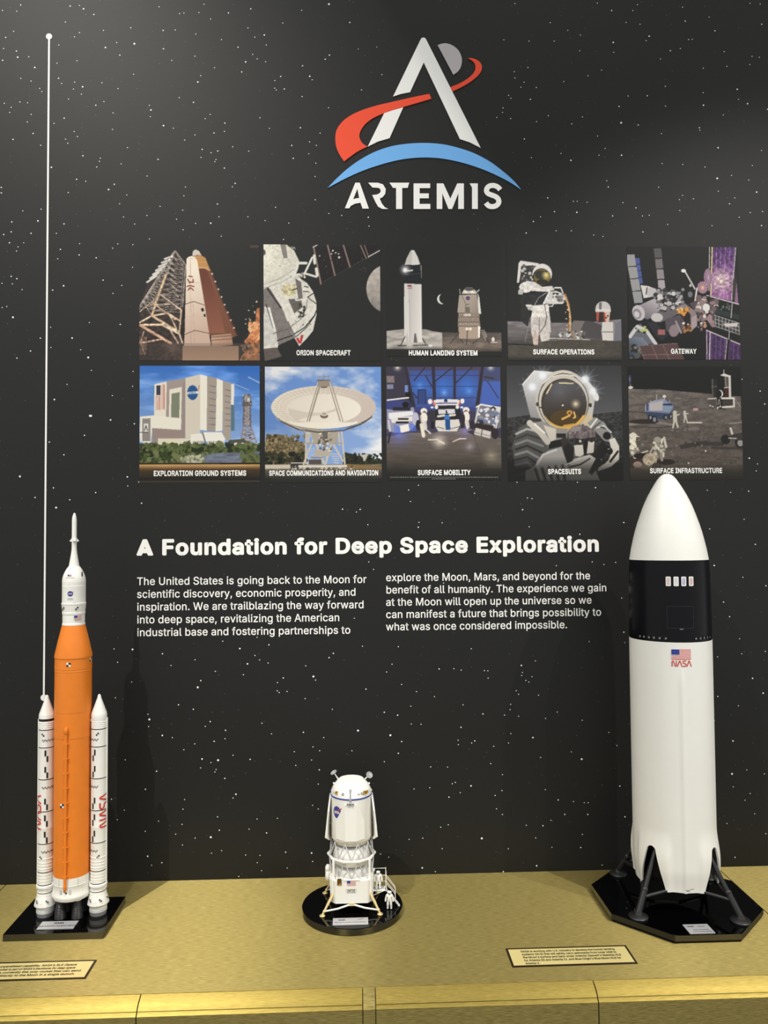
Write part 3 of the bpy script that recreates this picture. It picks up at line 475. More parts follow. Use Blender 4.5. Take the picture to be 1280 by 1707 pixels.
emblem = thing('mission_emblem', 'large mission emblem of a white letter A with red swoosh, moon and blue arc', 'emblem', (wpx(708, 330)[0], 0, wpx(708, 330)[1]))
def lg(s, depth=0.0018, off=0.0004):
    return [wpx(520 + float(x) * .296875, 40 + float(y) * .296948) for x, y in (t.split(',') for t in s.split())]
def smooth_loop(pts, keep=()):
    return pts
def cut(name, s, material, hole=None, d=0.0018, off=0.0003):
    q = MB(); loops = [lg(s)] + ([lg(hole)] if hole else [])
    q.flat(loops, wallp(off), material, d); return q.build(name, emblem, 0)
def curve(pts, n=6):
    """closed-open Catmull-Rom through the points given"""
    out = []
    for i in range(len(pts) - 1):
        p0 = pts[max(0, i - 1)]; p1 = pts[i]; p2 = pts[i + 1]; p3 = pts[min(len(pts) - 1, i + 2)]
        for j in range(n):
            t = j / n
            out.append(tuple(0.5 * (2 * p1[k] + (p2[k] - p0[k]) * t + (2 * p0[k] - 5 * p1[k] + 4 * p2[k] - p3[k]) * t * t + (3 * p1[k] - p0[k] - 3 * p2[k] + p3[k]) * t ** 3) for k in (0, 1)))
    return out + [pts[-1]]
def cutc(name, sides, material, d=0.0018, off=0.0003):
    loop = []
    for s in sides:
        c = curve(lg(s)) if s.count(' ') > 1 else lg(s)
        if loop and math.dist(loop[-1], c[0]) < 1e-4: c = c[1:]
        loop += c
    if math.dist(loop[0], loop[-1]) < 1e-4: loop.pop()
    q = MB(); q.flat([loop], wallp(off), material, d); return q.build(name, emblem, 0)
cut('letter_mark', "610,88 616,81 625,79 634,81 640,89 946,697 885,666 830,648 627,218 550,385 502,394 455,409", M_VINYL)
cut('letter_foot', "512,470 435,643 372,661 313,690 405,503 455,486", M_VINYL)
cutc('swoosh', ["180,774 150,727 133,675 134,612 157,567 197,529 262,494 350,464 450,440 560,415 658,395", "658,395 670,422", "670,422 600,443 520,466 440,490 360,522 310,554 279,591 266,626 273,657 290,678 312,690", "312,690 250,722 180,774"], M_VRED, 0.0022)
cutc('swoosh', ["775,357 830,335 880,304 911,270 917,240 906,215 875,194", "875,194 906,197 936,212 952,235 950,264 930,293 890,326 840,356 790,380"], M_VRED, 0.0020)
cutc('moon_disc', ["705,121 730,113 757,112 790,124 820,149 837,182 841,213 833,248 816,271 793,287", "793,287 705,121"], M_VMOON)
cutc('planet_arc', ["88,922 140,868 200,814 270,764 350,721 440,690 530,675 630,670 730,677 820,697 910,728 1000,776 1080,836 1135,886 1173,932", "1173,932 1100,884 1000,835 900,797 800,770 700,754 600,752 500,763 400,787 300,820 200,863 88,922"], M_VBLUE)
for s, h in (("185,1036 243,893 268,893 319,1038 284,1038 272,1005 240,1011 218,1023 209,1036", "255,926 231,986 246,981 265,979"),
             ("315,893 368,893 398,902 414,928 411,955 397,973 380,982 392,1010 408,1030 428,1040 395,1040 372,1028 357,1003 338,962 362,960 380,952 386,940 382,927 370,921 340,920", None),
             ("435,893 545,893 537,922 506,922 506,1040 472,1040 472,922 455,922", None),
             ("570,897 663,897 663,923 604,923 604,953 655,953 655,980 604,980 604,1012 664,1012 664,1040 570,1040", None),
             ("700,1040 700,897 737,897 776,982 815,897 852,897 852,1040 821,1040 821,952 786,1040 766,1040 731,952 731,1040", None),
             ("885,897 930,897 930,1040 898,1040 898,920", None)):
    cut('letter', s, M_VINYL, h)
S_ = curve(lg("1056,932 1042,917 1022,909 1000,910 984,921 979,938 987,953 1008,962 1032,972 1046,987 1047,1006 1034,1021 1012,1027 990,1022 976,1006"), 4)
q = MB(); w_ = 0.0066
L_ = [];  R_ = []
for i, p in enumerate(S_):
    a = S_[max(0, i - 1)]; c = S_[min(len(S_) - 1, i + 1)]
    l = math.dist(a, c); nx, ny = -(c[1] - a[1]) / l * w_, (c[0] - a[0]) / l * w_
    L_.append((p[0] + nx, p[1] + ny)); R_.append((p[0] - nx, p[1] - ny))
q.flat([L_ + R_[::-1]], wallp(0.0003), M_VINYL, 0.0018); q.build('letter', emblem, 0)

def line(mb, px0, py0, px1, s, size, material, weight, off=0.0006, sx=None):
    a = wpx(px0, py0)
    w = None if px1 is None else wpx(px1, py0)[0] - a[0]
    mb.text(s, size, lambda u, v, h=0.0: (a[0] + u, -off - h, a[1] + v + weight * size * 0.8), material, weight, sx or 1.0, weight * 1.1, 'L', w)

q = MB(); line(q, 229, 926, 999, "@ Foundation for Deep Space Exploration", 0.0715, M_VINYL, 0.036)
tag(q.build('heading_lettering', smooth=0), 'large bold white heading printed on the wall below the two rows of photos', 'lettering')
PAR = (('text_column', 'left column of white paragraph text under the bold heading', 228, 975.5, (611, 593.5, 607, 566.5, 584.5), 21.3,
        ("The United States is going back to the Moon for", "scientific discovery, economic prosperity, and", "inspiration. We are trailblazing the way forward", "into deep space, revitalizing the American", "industrial base and fostering partnerships to")),
       ('text_column', 'right column of white paragraph text beginning under the word Space of the heading', 643, 969, (984, 1011.5, 986.5, 1002.5, 946), 20.5,
        ("explore the Moon, Mars, and beyond for the", "benefit of all humanity. The experience we gain", "at the Moon will open up the universe so we", "can manifest a future that brings possibility to", "what was once considered impossible.")))
for name, label, x0, y0, ends, dy, lines in PAR:
    q = MB()
    for i, s in enumerate(lines):
        line(q, x0, y0 + dy * i, ends[i], s, 0.0375, M_VINYL, 0.0085)
    tag(q.build(name, smooth=0), label, 'lettering', 'white paragraph columns on the wall')

lead = thing('leader_line', 'long thin white vertical line with dot ends on the left of the wall', 'line', (wpx(73, 1163)[0], 0, wpx(73, 1163)[1]))
pt, pb = wpx(82, 61), wpx(73, 1163); lx = (pt[0] + pb[0]) / 2
q = MB(); q.flat([[(lx - .0022, pb[1]), (lx + .0022, pb[1]), (lx + .0022, pt[1]), (lx - .0022, pt[1])]], wallp(0.0003), M_VINYL, 0.0003); q.build('line', lead, 0)
for p in (pt, pb):
    q = MB(); q.flat([[(lx + .0078 * math.cos(a * PI / 16), p[1] + .0078 * math.sin(a * PI / 16)) for a in range(32)]], wallp(0.0003), M_VINYL, 0.0005); q.build('end_dot', lead, 0)

# ------------------------------------------------------------------ the ten printed photographs
m_print = bpy.data.materials.new('photo_ink'); m_print.use_nodes = True
nt = m_print.node_tree; b = nt.nodes['Principled BSDF']
b.inputs['Roughness'].default_value = 0.50; b.inputs['Specular IOR Level'].default_value = 0.28
vc = nt.nodes.new('ShaderNodeVertexColor'); vc.layer_name = 'ink'
nt.links.new(vc.outputs['Color'], b.inputs['Base Color'])
INK = 0.80

class Print:
    """a small picture drawn with plain shapes, in the units of its own sketch (1280 wide)"""
    N, SS = 200, 2
    def __init__(s, x0, y0, x1, y1, base):
        s.b = (x0, y0, x1, y1); n = s.N * s.SS
        s.im = np.zeros((n, n, 3)); s.im[:] = base
        xs = x0 + (np.arange(n) + .5) / n * (x1 - x0); ys = y0 + (np.arange(n) + .5) / n * (y1 - y0)
        s.X, s.Y = np.meshgrid(xs, ys); s.rs = np.random.RandomState(int(x1 * 7 + y1 * 3) % 9999)
    def mask(s, pts):
        pts = [tuple(float(v) for v in p.split(',')) for p in pts.split()] if isinstance(pts, str) else pts
        X, Y = s.X, s.Y; ins = np.zeros(X.shape, bool); k = len(pts)
        for i in range(k):
            (ax, ay), (bx, by) = pts[i], pts[(i + 1) % k]
            if ay == by: continue
            ins ^= ((ay > Y) != (by > Y)) & (X < (bx - ax) * (Y - ay) / (by - ay) + ax)
        return ins
    def emask(s, cx, cy, rx, ry, rot=0):
        c, n = math.cos(math.radians(rot)), math.sin(math.radians(rot))
        u = (s.X - cx) * c + (s.Y - cy) * n; v = -(s.X - cx) * n + (s.Y - cy) * c
        return (u / rx) ** 2 + (v / ry) ** 2 < 1
    def put(s, mk, col, a=1.0):
        c = np.array(col, float) if not isinstance(col, np.ndarray) else col
        if c.ndim == 3: c = c[mk]
        s.im[mk] = s.im[mk] * (1 - a) + c * a
    def poly(s, pts, col, a=1.0): s.put(s.mask(pts), col, a)
    def ell(s, cx, cy, rx, ry, col, rot=0, a=1.0): s.put(s.emask(cx, cy, rx, ry, rot), col, a)
    def rect(s, x0, y0, x1, y1, col, a=1.0): s.put((s.X > x0) & (s.X < x1) & (s.Y > y0) & (s.Y < y1), col, a)
    def line(s, pts, w, col, a=1.0):
        pts = [tuple(float(v) for v in p.split(',')) for p in pts.split()] if isinstance(pts, str) else pts
        for (ax, ay), (bx, by) in zip(pts, pts[1:]):
            L2 = (bx - ax) ** 2 + (by - ay) ** 2 + 1e-9
            t = np.clip(((s.X - ax) * (bx - ax) + (s.Y - ay) * (by - ay)) / L2, 0, 1)
            s.put(np.hypot(s.X - ax - t * (bx - ax), s.Y - ay - t * (by - ay)) < w / 2, col, a)
    def ramp(s, c0, c1, x0, y0, x1, y1):
        t = np.clip(((s.X - x0) * (x1 - x0) + (s.Y - y0) * (y1 - y0)) / ((x1 - x0) ** 2 + (y1 - y0) ** 2), 0, 1)[..., None]
        return np.array(c0, float) * (1 - t) + np.array(c1, float) * t
    def cloud(s, fx, fy, octs=4):
        n = s.im.shape[0]; out = np.zeros((n, n)); amp = 1.0; tot = 0
        for o in range(octs):
            gx, gy = max(2, int(fx * 2 ** o)), max(2, int(fy * 2 ** o))
            g = s.rs.rand(gy + 2, gx + 2)
            u = np.linspace(0, gx, n, endpoint=False); v = np.linspace(0, gy, n, endpoint=False)
            iu, iv = u.astype(int), v.astype(int); fu, fv = u - iu, v - iv
            fu, fv = fu * fu * (3 - 2 * fu), fv * fv * (3 - 2 * fv)
            A = g[np.ix_(iv, iu)]; B = g[np.ix_(iv, iu + 1)]; Cc = g[np.ix_(iv + 1, iu)]; D = g[np.ix_(iv + 1, iu + 1)]
            out += amp * ((A * (1 - fu) + B * fu) * (1 - fv)[:, None] + (Cc * (1 - fu) + D * fu) * fv[:, None]); tot += amp; amp *= .55
        return out / tot
    def grain(s, mk, amp, fx=40, fy=40, octs=2):
        k = (s.cloud(fx, fy, octs) - .5) * 2 * amp
        s.im[mk] = np.clip(s.im[mk] * (1 + k[mk][:, None]), 0, 255)
    def glow(s, cx, cy, r, col, a=1.0, p=2.0):
        d = np.hypot(s.X - cx, s.Y - cy); w = (a * np.clip(1 - d / r, 0, 1) ** p)[..., None]
        s.im[:] = s.im * (1 - w) + np.array(col, float) * w
    def fade(s, y0, y1, col):
        t = np.clip((s.Y - y0) / (y1 - y0), 0, 1)[..., None]; t = t * t * (3 - 2 * t)
        s.im[:] = s.im * (1 - t) + np.array(col, float) * t
    def dim(s, y0, y1, k):
        t = np.clip((s.Y - y0) / (y1 - y0), 0, 1)[..., None]; s.im[:] = s.im * (1 - t * (1 - k))
    def dots(s, n, box, r, cols, a=1.0):
        for _ in range(n):
            x = s.rs.uniform(box[0], box[2]); y = s.rs.uniform(box[1], box[3]); q = s.rs.uniform(r * .5, r * 1.3)
            s.ell(x, y, q, q * s.rs.uniform(.6, 1.2), cols[s.rs.randint(len(cols))], 0, a)
    def truss(s, a, b2, c, d, n, w, col, alpha=1.0):
        """zig-zag lattice between the lines a-b2 and c-d"""
        P = lambda p, q, t: (p[0] + (q[0] - p[0]) * t, p[1] + (q[1] - p[1]) * t)
        s.line([a, b2], w, col, alpha); s.line([c, d], w, col, alpha)
        for i in range(n):
            s.line([P(a, b2, i / n), P(c, d, (i + 1) / n)], w * .7, col, alpha); s.line([P(c, d, i / n), P(a, b2, (i + 1) / n)], w * .7, col, alpha)
            s.line([P(a, b2, i / n), P(c, d, i / n)], w * .8, col, alpha)
    def hang(s, name, label, px, caption=None, csize=0.0):
        n, k = s.N, s.SS
        im = s.im.reshape(n, k, n, k, 3).mean((1, 3)) / 255.0
        L = np.where(im <= 0.04045, im / 12.92, ((im + 0.055) / 1.055) ** 2.4)
        L = np.clip(L - 0.016, 0.004, 1) * 1.04 * INK
        (xa, za), (xb, zb) = wpx(px[0], px[1]), wpx(px[2], px[3])
        xs = np.linspace(xa, xb, n); zs = np.linspace(za, zb, n)
        Xg, Zg = np.meshgrid(xs, zs)
        co = np.stack([Xg.ravel(), np.full(n * n, -0.0006), Zg.ravel()], 1)
        i = np.arange(n * n).reshape(n, n)
        fc = np.stack([i[1:, :-1].ravel(), i[1:, 1:].ravel(), i[:-1, 1:].ravel(), i[:-1, :-1].ravel()], 1)
        me = bpy.data.meshes.new(name); me.from_pydata(co.tolist(), [], fc.tolist())
        at_ = me.color_attributes.new('ink', 'FLOAT_COLOR', 'POINT')
        at_.data.foreach_set('color', np.concatenate([L.reshape(-1, 3), np.ones((n * n, 1))], 1).astype(np.float32).ravel())
        me.materials.append(m_print)
        o = bpy.data.objects.new(name, me); C.objects.link(o)
        tag(o, label, 'photo', 'photo prints in two rows on the wall')
        if caption:
            q = MB(); cx0, cx1, cy = caption[1:]
            line(q, cx0, cy, cx1, caption[0], (csize or 0.0265) * 0.90, M_VINYL, 0.030, 0.0010)
            q.build('caption', o, 0)
        return o

BGC = (46, 47, 47)
# 1 --- launch tower and rocket at night
p = Print(75, 100, 1237, 1228, BGC)
p.glow(560, 900, 700, (60, 56, 52), .5)
p.poly("75,1228 75,690 180,430 400,160 520,260 520,620 480,760 470,1080 520,1228", (66, 58, 56))
for k, (a, b2) in enumerate([((415, 165), (60, 760)), ((400, 200), (190, 800)), ((420, 165), (520, 300)), ((520, 300), (490, 700))]): p.line([a, b2], 14, (150, 140, 134))
p.truss((395, 190), (80, 700), (420, 170), (200, 800), 11, 9, (176, 164, 156))
p.truss((420, 170), (200, 800), (500, 270), (470, 760), 12, 8, (150, 138, 130))
for i in range(7): p.line([(150 + i * 28, 470 - i * 38), (240 + i * 25, 410 - i * 32)], 17, (225, 218, 212))
for i in range(6): p.line([(330 + i * 12, 250 + i * 60), (400 + i * 10, 300 + i * 62)], 7, (205, 190, 176))
for a, w, c in (("75,865 195,795 350,770 460,840", 15, (235, 205, 175)), ("75,885 300,880", 20, (240, 205, 170)), ("90,890 380,1060", 24, (222, 178, 150)), ("205,800 455,950", 20, (228, 196, 166)), ("300,885 450,960", 22, (235, 205, 180)), ("200,790 240,640 330,400", 18, (222, 190, 150)), ("370,790 470,1000", 12, (214, 184, 160)), ("280,590 480,740", 12, (214, 190, 170)), ("480,740 460,960 490,1060", 14, (220, 190, 160)), ("370,930 450,1060", 15, (200, 170, 150)), ("75,1060 300,1020", 16, (205, 170, 150)), ("120,950 90,1060 130,1170", 12, (180, 150, 135)), ("75,760 280,590", 10, (190, 170, 155)), ("180,690 370,680", 9, (210, 185, 165)), ("205,670 420,830", 11, (215, 185, 160))): p.line(a, w, c)
for i in range(8): p.line([(85 + i * 9, 1000), (80 + i * 9, 1170)], 4, (165, 130, 112))
p.grain(p.mask("75,1228 75,690 400,160 520,260 520,1228"), .35, 60, 60, 2)
p.poly("640,330 700,330 755,350 900,700 1010,985 965,1010 740,980", (128, 84, 66)); p.put(p.mask("640,330 720,340 830,640 900,960 745,960"), p.ramp((112, 66, 54), (150, 98, 80), 700, 400, 850, 960))
p.poly("590,215 660,200 710,230 755,345 720,330 645,325", (196, 146, 92)); p.line("645,328 700,325 755,352", 12, (225, 180, 120)); p.line("640,275 720,270", 7, (210, 160, 104))
p.poly("583,210 590,165 615,148 650,165 672,205 640,200 600,212", (218, 206, 196))
p.line("760,345 850,600 1015,985", 14, (96, 66, 58))
for i in range(8): p.ell(775 + i * 30, 385 + i * 75, 10, 8, (220, 200, 180))
p.put(p.mask("528,240 545,222 580,212 615,225 632,260 700,660 762,1070 762,1090 505,1090 512,960"), p.ramp((250, 236, 218), (214, 184, 166), 520, 400, 760, 900))
p.line("565,240 572,1060", 4, (190, 165, 150)); p.line("590,640 605,1060", 4, (190, 165, 150))
for a in ("520,680 600,655 700,690", "512,975 610,935 755,965"): p.line(a, 7, (110, 90, 82))
for a in ("548,240 620,235", "530,480 660,470", "515,800 720,800"): p.line(a, 4, (205, 180, 165))
for a in ("540,440 555,470 595,465 590,440", "535,510 560,500 600,510", "545,545 565,520 595,545", "550,410 585,415"): p.line(a, 11, (126, 40, 40))
p.poly("665,725 690,715 700,745 680,755", (40, 34, 34)); p.poly("690,780 710,775 715,800 700,805", (40, 34, 34))
p.put(p.mask("765,985 960,965 975,1075 770,1090"), p.ramp((205, 170, 148), (176, 140, 120), 760, 980, 970, 1080))
p.line("770,1000 960,985", 8, (120, 82, 66)); p.line("770,1030 960,1015", 8, (140, 98, 80))
p.put(p.mask("1237,715 1205,720 1190,870 1130,980 1085,1040 1130,1110 1060,1180 1040,1228 1237,1228"), (190, 122, 82)); p.grain(p.mask("1237,700 1190,800 1085,1000 1040,1228 1237,1228"), .5, 30, 30, 3)
p.dots(70, (1130, 860, 1237, 1040), 13, [(246, 190, 140), (236, 160, 110), (210, 130, 88)])
p.dots(16, (1080, 640, 1237, 960), 7, [(240, 220, 200), (230, 190, 160)]); p.dots(40, (1060, 1060, 1237, 1228), 14, [(130, 106, 86), (96, 80, 66), (150, 116, 92)])
p.put((p.Y > 1060) & (p.X > 75) & (p.X < 1237), p.ramp((118, 96, 84), (60, 54, 52), 500, 1080, 100, 1228), .35)
p.put((p.Y > 1085) & (p.X > 490) & (p.X < 1030), p.ramp((150, 124, 108), (172, 140, 118), 500, 1085, 500, 1228))
p.glow(400, 1100, 130, (140, 118, 108), .5)
p.rect(1140, 100, 1225, 128, (112, 86, 76), .55)
p.hang('photo_print', 'photo print of an orange rocket beside a lattice launch tower at night, no caption', (232.9, 407.5, 433.0, 601))

# 2 --- white spacecraft with a solar wing
p = Print(55, 103, 1220, 1262, (48, 49, 49))
p.put(p.mask("55,103 280,103 360,165 410,270 405,330 380,400 430,450 490,490 545,570 580,680 580,800 545,960 480,1040 410,1112 360,1030 200,1105 190,1140 55,1150"), (226, 222, 212)); 
p.put(p.mask("55,103 280,103 360,165 405,280 360,360 200,450 55,510"), p.ramp((240, 236, 220), (214, 210, 200), 100, 200, 400, 400))
p.dots(60, (65, 115, 350, 430), 5, [(180, 168, 140), (196, 186, 160)])
p.poly("222,103 278,103 296,240 255,245", (140, 132, 128)); p.ell(55, 185, 24, 30, (96, 92, 90))
for a in ("55,505 220,445 350,360", "55,545 240,480 370,400"): p.line(a, 6, (170, 164, 150))
p.poly("55,560 100,525 130,560 240,740 335,935 375,1020 200,1105 180,960 130,840 55,790", (132, 124, 122)); p.poly("100,530 240,735 225,745 90,555", (70, 66, 66))
p.poly("225,680 275,640 350,770 400,820 290,870", (230, 226, 216)); p.poly("300,650 430,640 440,730 360,790", (110, 106, 100)); p.poly("370,440 430,480 445,650 400,640", (120, 112, 110))
p.ell(310, 560, 70, 60, (218, 206, 166)); p.dots(16, (240, 500, 380, 620), 16, [(240, 234, 204), (190, 178, 140)])
p.line("340,560 390,540", 10, (60, 58, 58)); p.line("360,600 380,660 440,650", 16, (225, 222, 216))
p.poly("65,720 110,740 180,960 190,1100 55,1110", (214, 210, 204)); p.line("80,700 150,930", 8, (60, 58, 58)); p.line("110,740 170,960", 22, (238, 236, 230))
p.line("150,990 300,940 420,850 480,740 490,650", 6, (100, 96, 92)); p.line("190,1060 330,1010 460,930 560,810 580,760", 10, (44, 44, 46)); p.line("370,1025 480,930 570,800", 8, (40, 40, 42))
for a in ("490,630 550,590", "500,635 582,695", "450,570 505,575", "460,520 500,530"): p.line(a, 9, (40, 40, 42))
p.dots(22, (400, 690, 470, 830), 12, [(60, 58, 56), (90, 86, 82)]); p.dots(14, (370, 850, 560, 960), 8, [(170, 166, 160), (120, 116, 112)])
p.poly("372,1035 400,1030 415,1060 425,1000 450,1005 430,1085 405,1090", (196, 66, 66))
p.poly("55,1140 185,1125 235,1215 70,1262", (104, 94, 92)); p.poly("300,930 380,1025 370,1035 330,985", (146, 140, 136))
p.poly("560,130 1210,103 1110,220 620,500", (44, 42, 44))
for a, w in (("555,130 625,495", 15), ("692,103 765,410", 14), ("850,103 915,325", 14), ("1020,103 1080,240", 10), ("1060,103 1105,230", 8)): p.line(a, w, (150, 128, 118))
p.line("1100,222 1212,160", 9, (220, 214, 208)); p.line("550,130 590,108", 10, (210, 205, 200)); p.line("640,480 1090,230", 3, (96, 90, 90))
p.dots(40, (600, 130, 1080, 400), 6, [(90, 70, 66), (110, 90, 84), (66, 62, 64)]); p.dots(6, (600, 140, 860, 300), 9, [(220, 216, 210)])
for a, w in (("470,380 540,235", 20), ("460,390 580,425", 20), ("405,290 480,290", 24), ("560,215 565,290", 26), ("580,345 590,410", 28), ("345,410 440,400", 22)): p.line(a, w, (232, 230, 222))
p.dots(18, (420, 380, 470, 430), 10, [(210, 206, 150), (236, 232, 220), (130, 126, 120)])
p.line("335,125 350,150 360,130 372,150", 6, (190, 188, 182))
p.put(p.emask(1290, 540, 212, 240) & (p.X < 1216), p.ramp((198, 188, 180), (150, 142, 138), 1100, 450, 1215, 700)); p.grain(p.emask(1290, 540, 212, 240), .14, 40, 40, 3)
p.grain(p.mask("55,103 280,103 405,280 545,570 580,800 410,1112 55,1262"), .10, 60, 60, 2)
p.hang('photo_print', 'photo print of a white round spacecraft with a dark solar wing and half moon', (439.3, 407.5, 634.8, 602), ("ORION SPACECRAFT", 494, 584.3, 592.4))

# 3 --- two landers on the lunar surface
p = Print(50, 103, 1225, 1240, (46, 47, 47))
g1 = p.mask("50,985 230,965 450,968 520,985 616,1000 616,1165 50,1165"); p.put(g1, (176, 170, 164)); p.grain(g1, .30, 10, 40, 4)
g2 = p.mask("616,995 800,1000 1000,990 1225,995 1225,1190 616,1190"); p.put(g2, p.ramp((86, 80, 78), (132, 118, 108), 700, 990, 700, 1150)); p.grain(g2, .28, 16, 60, 4)
p.poly("235,320 410,320 412,1060 420,1100 230,1100 232,1000", (222, 218, 214)); p.put(p.mask("290,520 412,520 412,1100 290,1100"), p.ramp((205, 200, 198), (232, 226, 222), 290, 0, 412, 0))
p.poly("242,315 262,250 300,175 318,163 340,168 375,235 400,310", (206, 202, 198)); p.poly("318,163 340,168 375,235 400,310 315,318", (228, 224, 220))
p.put(p.mask("235,320 405,318 412,505 235,500"), (44, 46, 50)); p.line("235,500 412,507", 8, (24, 24, 26)); p.line("240,415 405,400", 4, (84, 84, 88))
p.line("270,375 320,372", 14, (220, 220, 222)); p.rect(268, 518, 310, 538, (150, 80, 90)); p.line("270,555 312,550", 8, (176, 90, 90)); p.line("286,560 288,1090", 6, (176, 170, 168))
p.poly("240,1100 260,980 285,1100", (200, 195, 192)); p.poly("325,1100 335,1010 350,1005 365,1100", (110, 104, 102)); p.line("240,1040 195,1130", 9, (60, 58, 58)); p.line("415,1060 450,1115", 9, (60, 58, 58)); p.line("170,1132 250,1130", 10, (52, 50, 50)); p.line("320,1130 470,1125", 10, (70, 68, 66)); p.rect(480, 1122, 515, 1146, (226, 224, 220))
p.glow(248, 365, 75, (255, 255, 255), 1.0, 1.6); p.glow(246, 370, 26, (255, 255, 255), 1.0, .4)
p.put(p.emask(625, 660, 55, 52) & ~p.emask(645, 655, 55, 56), (236, 234, 230))
p.put(p.mask("795,620 975,610 1010,800 775,795"), p.ramp((196, 182, 168), (150, 138, 130), 800, 640, 1000, 780)); p.poly("985,600 1000,640 1018,810 990,805", (232, 228, 222)); p.poly("795,620 830,625 860,690 850,795 775,795", (176, 164, 152))
p.poly("820,610 835,575 865,545 930,545 965,575 978,610", (206, 200, 192)); p.poly("860,548 935,546 950,575 850,575", (88, 86, 84)); p.poly("835,590 860,565 885,600", (250, 236, 220)); p.poly("905,595 930,565 955,600", (250, 236, 220)); p.line("810,608 980,608", 6, (60, 56, 54))
p.ell(884, 650, 22, 22, (96, 84, 120)); p.line("825,625 860,700 855,790", 5, (90, 84, 80)); p.line("865,720 895,708", 6, (70, 66, 64)); p.rect(862, 740, 902, 800, (120, 112, 104))
p.poly("785,800 1000,800 1000,860 1010,950 990,1060 790,1060 780,950", (150, 134, 122)); p.poly("790,940 985,940 985,1060 790,1060", (176, 158, 142))
for i in range(11): p.line([(785 + i * 20, 805), (795 + i * 20, 890)], 4, (84, 76, 72)); p.line([(795 + i * 20, 805), (780 + i * 20, 935)], 3, (216, 204, 190))
for y in (842, 892, 935): p.line([(780, y), (1005, y)], 8, (104, 94, 88))
for x in (870, 905): p.ell(x, 962, 16, 14, (240, 230, 216)); p.ell(x - 10, 820, 20, 14, (214, 200, 186))
p.poly("985,930 1008,940 1000,1050 985,1050", (246, 240, 232))
for a in ("790,1000 700,1110", "875,980 865,1120", "1010,960 1100,1110", "800,1060 830,1105", "930,1105 985,1065"): p.line(a, 8, (70, 62, 58))
p.truss((1015, 975), (1060, 1080), (1045, 970), (1075, 1040), 4, 4, (180, 170, 160)); p.line("800,560 806,610", 7, (190, 186, 180)); p.line("975,590 1000,565", 9, (200, 196, 190))
p.ell(1137, 1065, 15, 20, (232, 226, 218)); p.line("1130,1080 1128,1100", 8, (220, 214, 206)); p.line("1145,1080 1148,1100", 8, (220, 214, 206)); p.ell(1150, 1098, 40, 6, (190, 178, 168))
p.fade(1120, 1230, (46, 46, 46))
p.hang('photo_print', 'photo print of a tall white rocket and a stubby lander standing on the moon', (643.2, 407, 836, 594), ("HUMAN LANDING SYSTEM", 681, 796, 592.6))

# 4 --- astronaut at work on the surface
p = Print(55, 110, 1228, 1290, (46, 48, 48))
g1 = p.mask("55,890 600,905 960,890 1228,865 1228,1290 55,1290"); p.put(g1, p.ramp((132, 126, 130), (84, 80, 78), 400, 890, 400, 1150)); p.grain(g1, .28, 8, 40, 4)
g2 = p.mask("55,1125 500,1090 800,1065 1228,1090 1228,1290 55,1290"); p.put(g2, (82, 78, 72)); p.grain(g2, .12, 30, 60, 3); p.line("55,1120 320,1130", 12, (40, 38, 38)); p.line("480,1060 900,1075", 8, (196, 188, 186)); p.poly("1040,1000 1228,870 1228,1080 1140,1090", (126, 124, 134))
W4 = (232, 226, 222)
p.poly("180,300 200,275 380,300 400,320 320,330 215,330 180,500 160,500", W4); p.poly("205,330 330,320 320,480 190,490", (70, 70, 72)); p.dots(20, (200, 320, 330, 470), 14, [(44, 44, 46), (110, 108, 106), (200, 196, 190)])
p.ell(420, 410, 100, 105, W4, 10); p.ell(415, 440, 92, 88, (40, 40, 40), 10); p.ell(418, 440, 84, 80, (122, 104, 60), 10); p.ell(400, 420, 55, 45, (62, 62, 58), 10); p.ell(420, 490, 60, 26, (54, 52, 46)); p.glow(458, 420, 55, (255, 236, 160), 1.0, 1.2); p.line("380,380 470,385", 10, (60, 60, 62))
p.put(p.mask("180,540 260,480 340,490 420,540 520,530 545,570 470,590 300,580 215,600"), (226, 220, 216)); p.ell(250, 545, 66, 55, (236, 232, 228)); p.poly("175,570 230,560 215,620 170,615", (190, 186, 182))
p.poly("200,620 460,590 440,720 330,730 215,690", (54, 54, 58)); p.line("340,720 380,650 460,600", 6, (180, 178, 176))
p.poly("430,710 490,590 560,580 640,610 655,670 630,710 520,715", (220, 216, 214)); p.line("490,590 430,710", 14, (240, 238, 236)); p.rect(525, 600, 585, 620, (60, 58, 58)); p.ell(600, 660, 36, 34, (130, 126, 124)); p.line("545,548 610,548 630,600", 12, (230, 226, 222)); p.line("480,738 520,735 540,690", 10, (220, 216, 214)); p.dots(14, (520, 600, 650, 690), 12, [(90, 86, 84), (240, 236, 232), (150, 146, 142)])
p.poly("235,720 300,720 340,740 330,780 240,775", (222, 216, 212)); p.line("240,745 300,750", 5, (90, 86, 84)); p.line("245,765 300,768", 5, (90, 86, 84))
p.poly("320,730 480,715 490,840 300,850", (226, 220, 214)); p.poly("295,850 495,840 500,1000 400,1020 300,1015", (206, 198, 194)); p.line("385,850 380,1010", 8, (120, 114, 112)); p.line("440,720 460,840 440,930 390,1000", 7, (60, 58, 58))
p.poly("305,1015 375,1015 365,1130 320,1125", (200, 180, 172)); p.poly("385,1020 490,1005 485,1080 400,1095", (214, 206, 200)); p.poly("200,640 190,880 270,950 300,820 230,700", (52, 53, 54)); p.line("290,850 235,1100", 5, (150, 146, 144))
p.grain(p.mask("160,480 540,520 500,1130 300,1130 160,640"), .16, 50, 50, 2)
p.line("650,620 685,720 700,850 690,960 740,1060", 22, (176, 132, 84)); p.line("655,640 690,760 705,880 695,1000", 8, (226, 196, 150)); p.dots(14, (650, 650, 720, 980), 8, [(90, 66, 50), (240, 214, 170)])
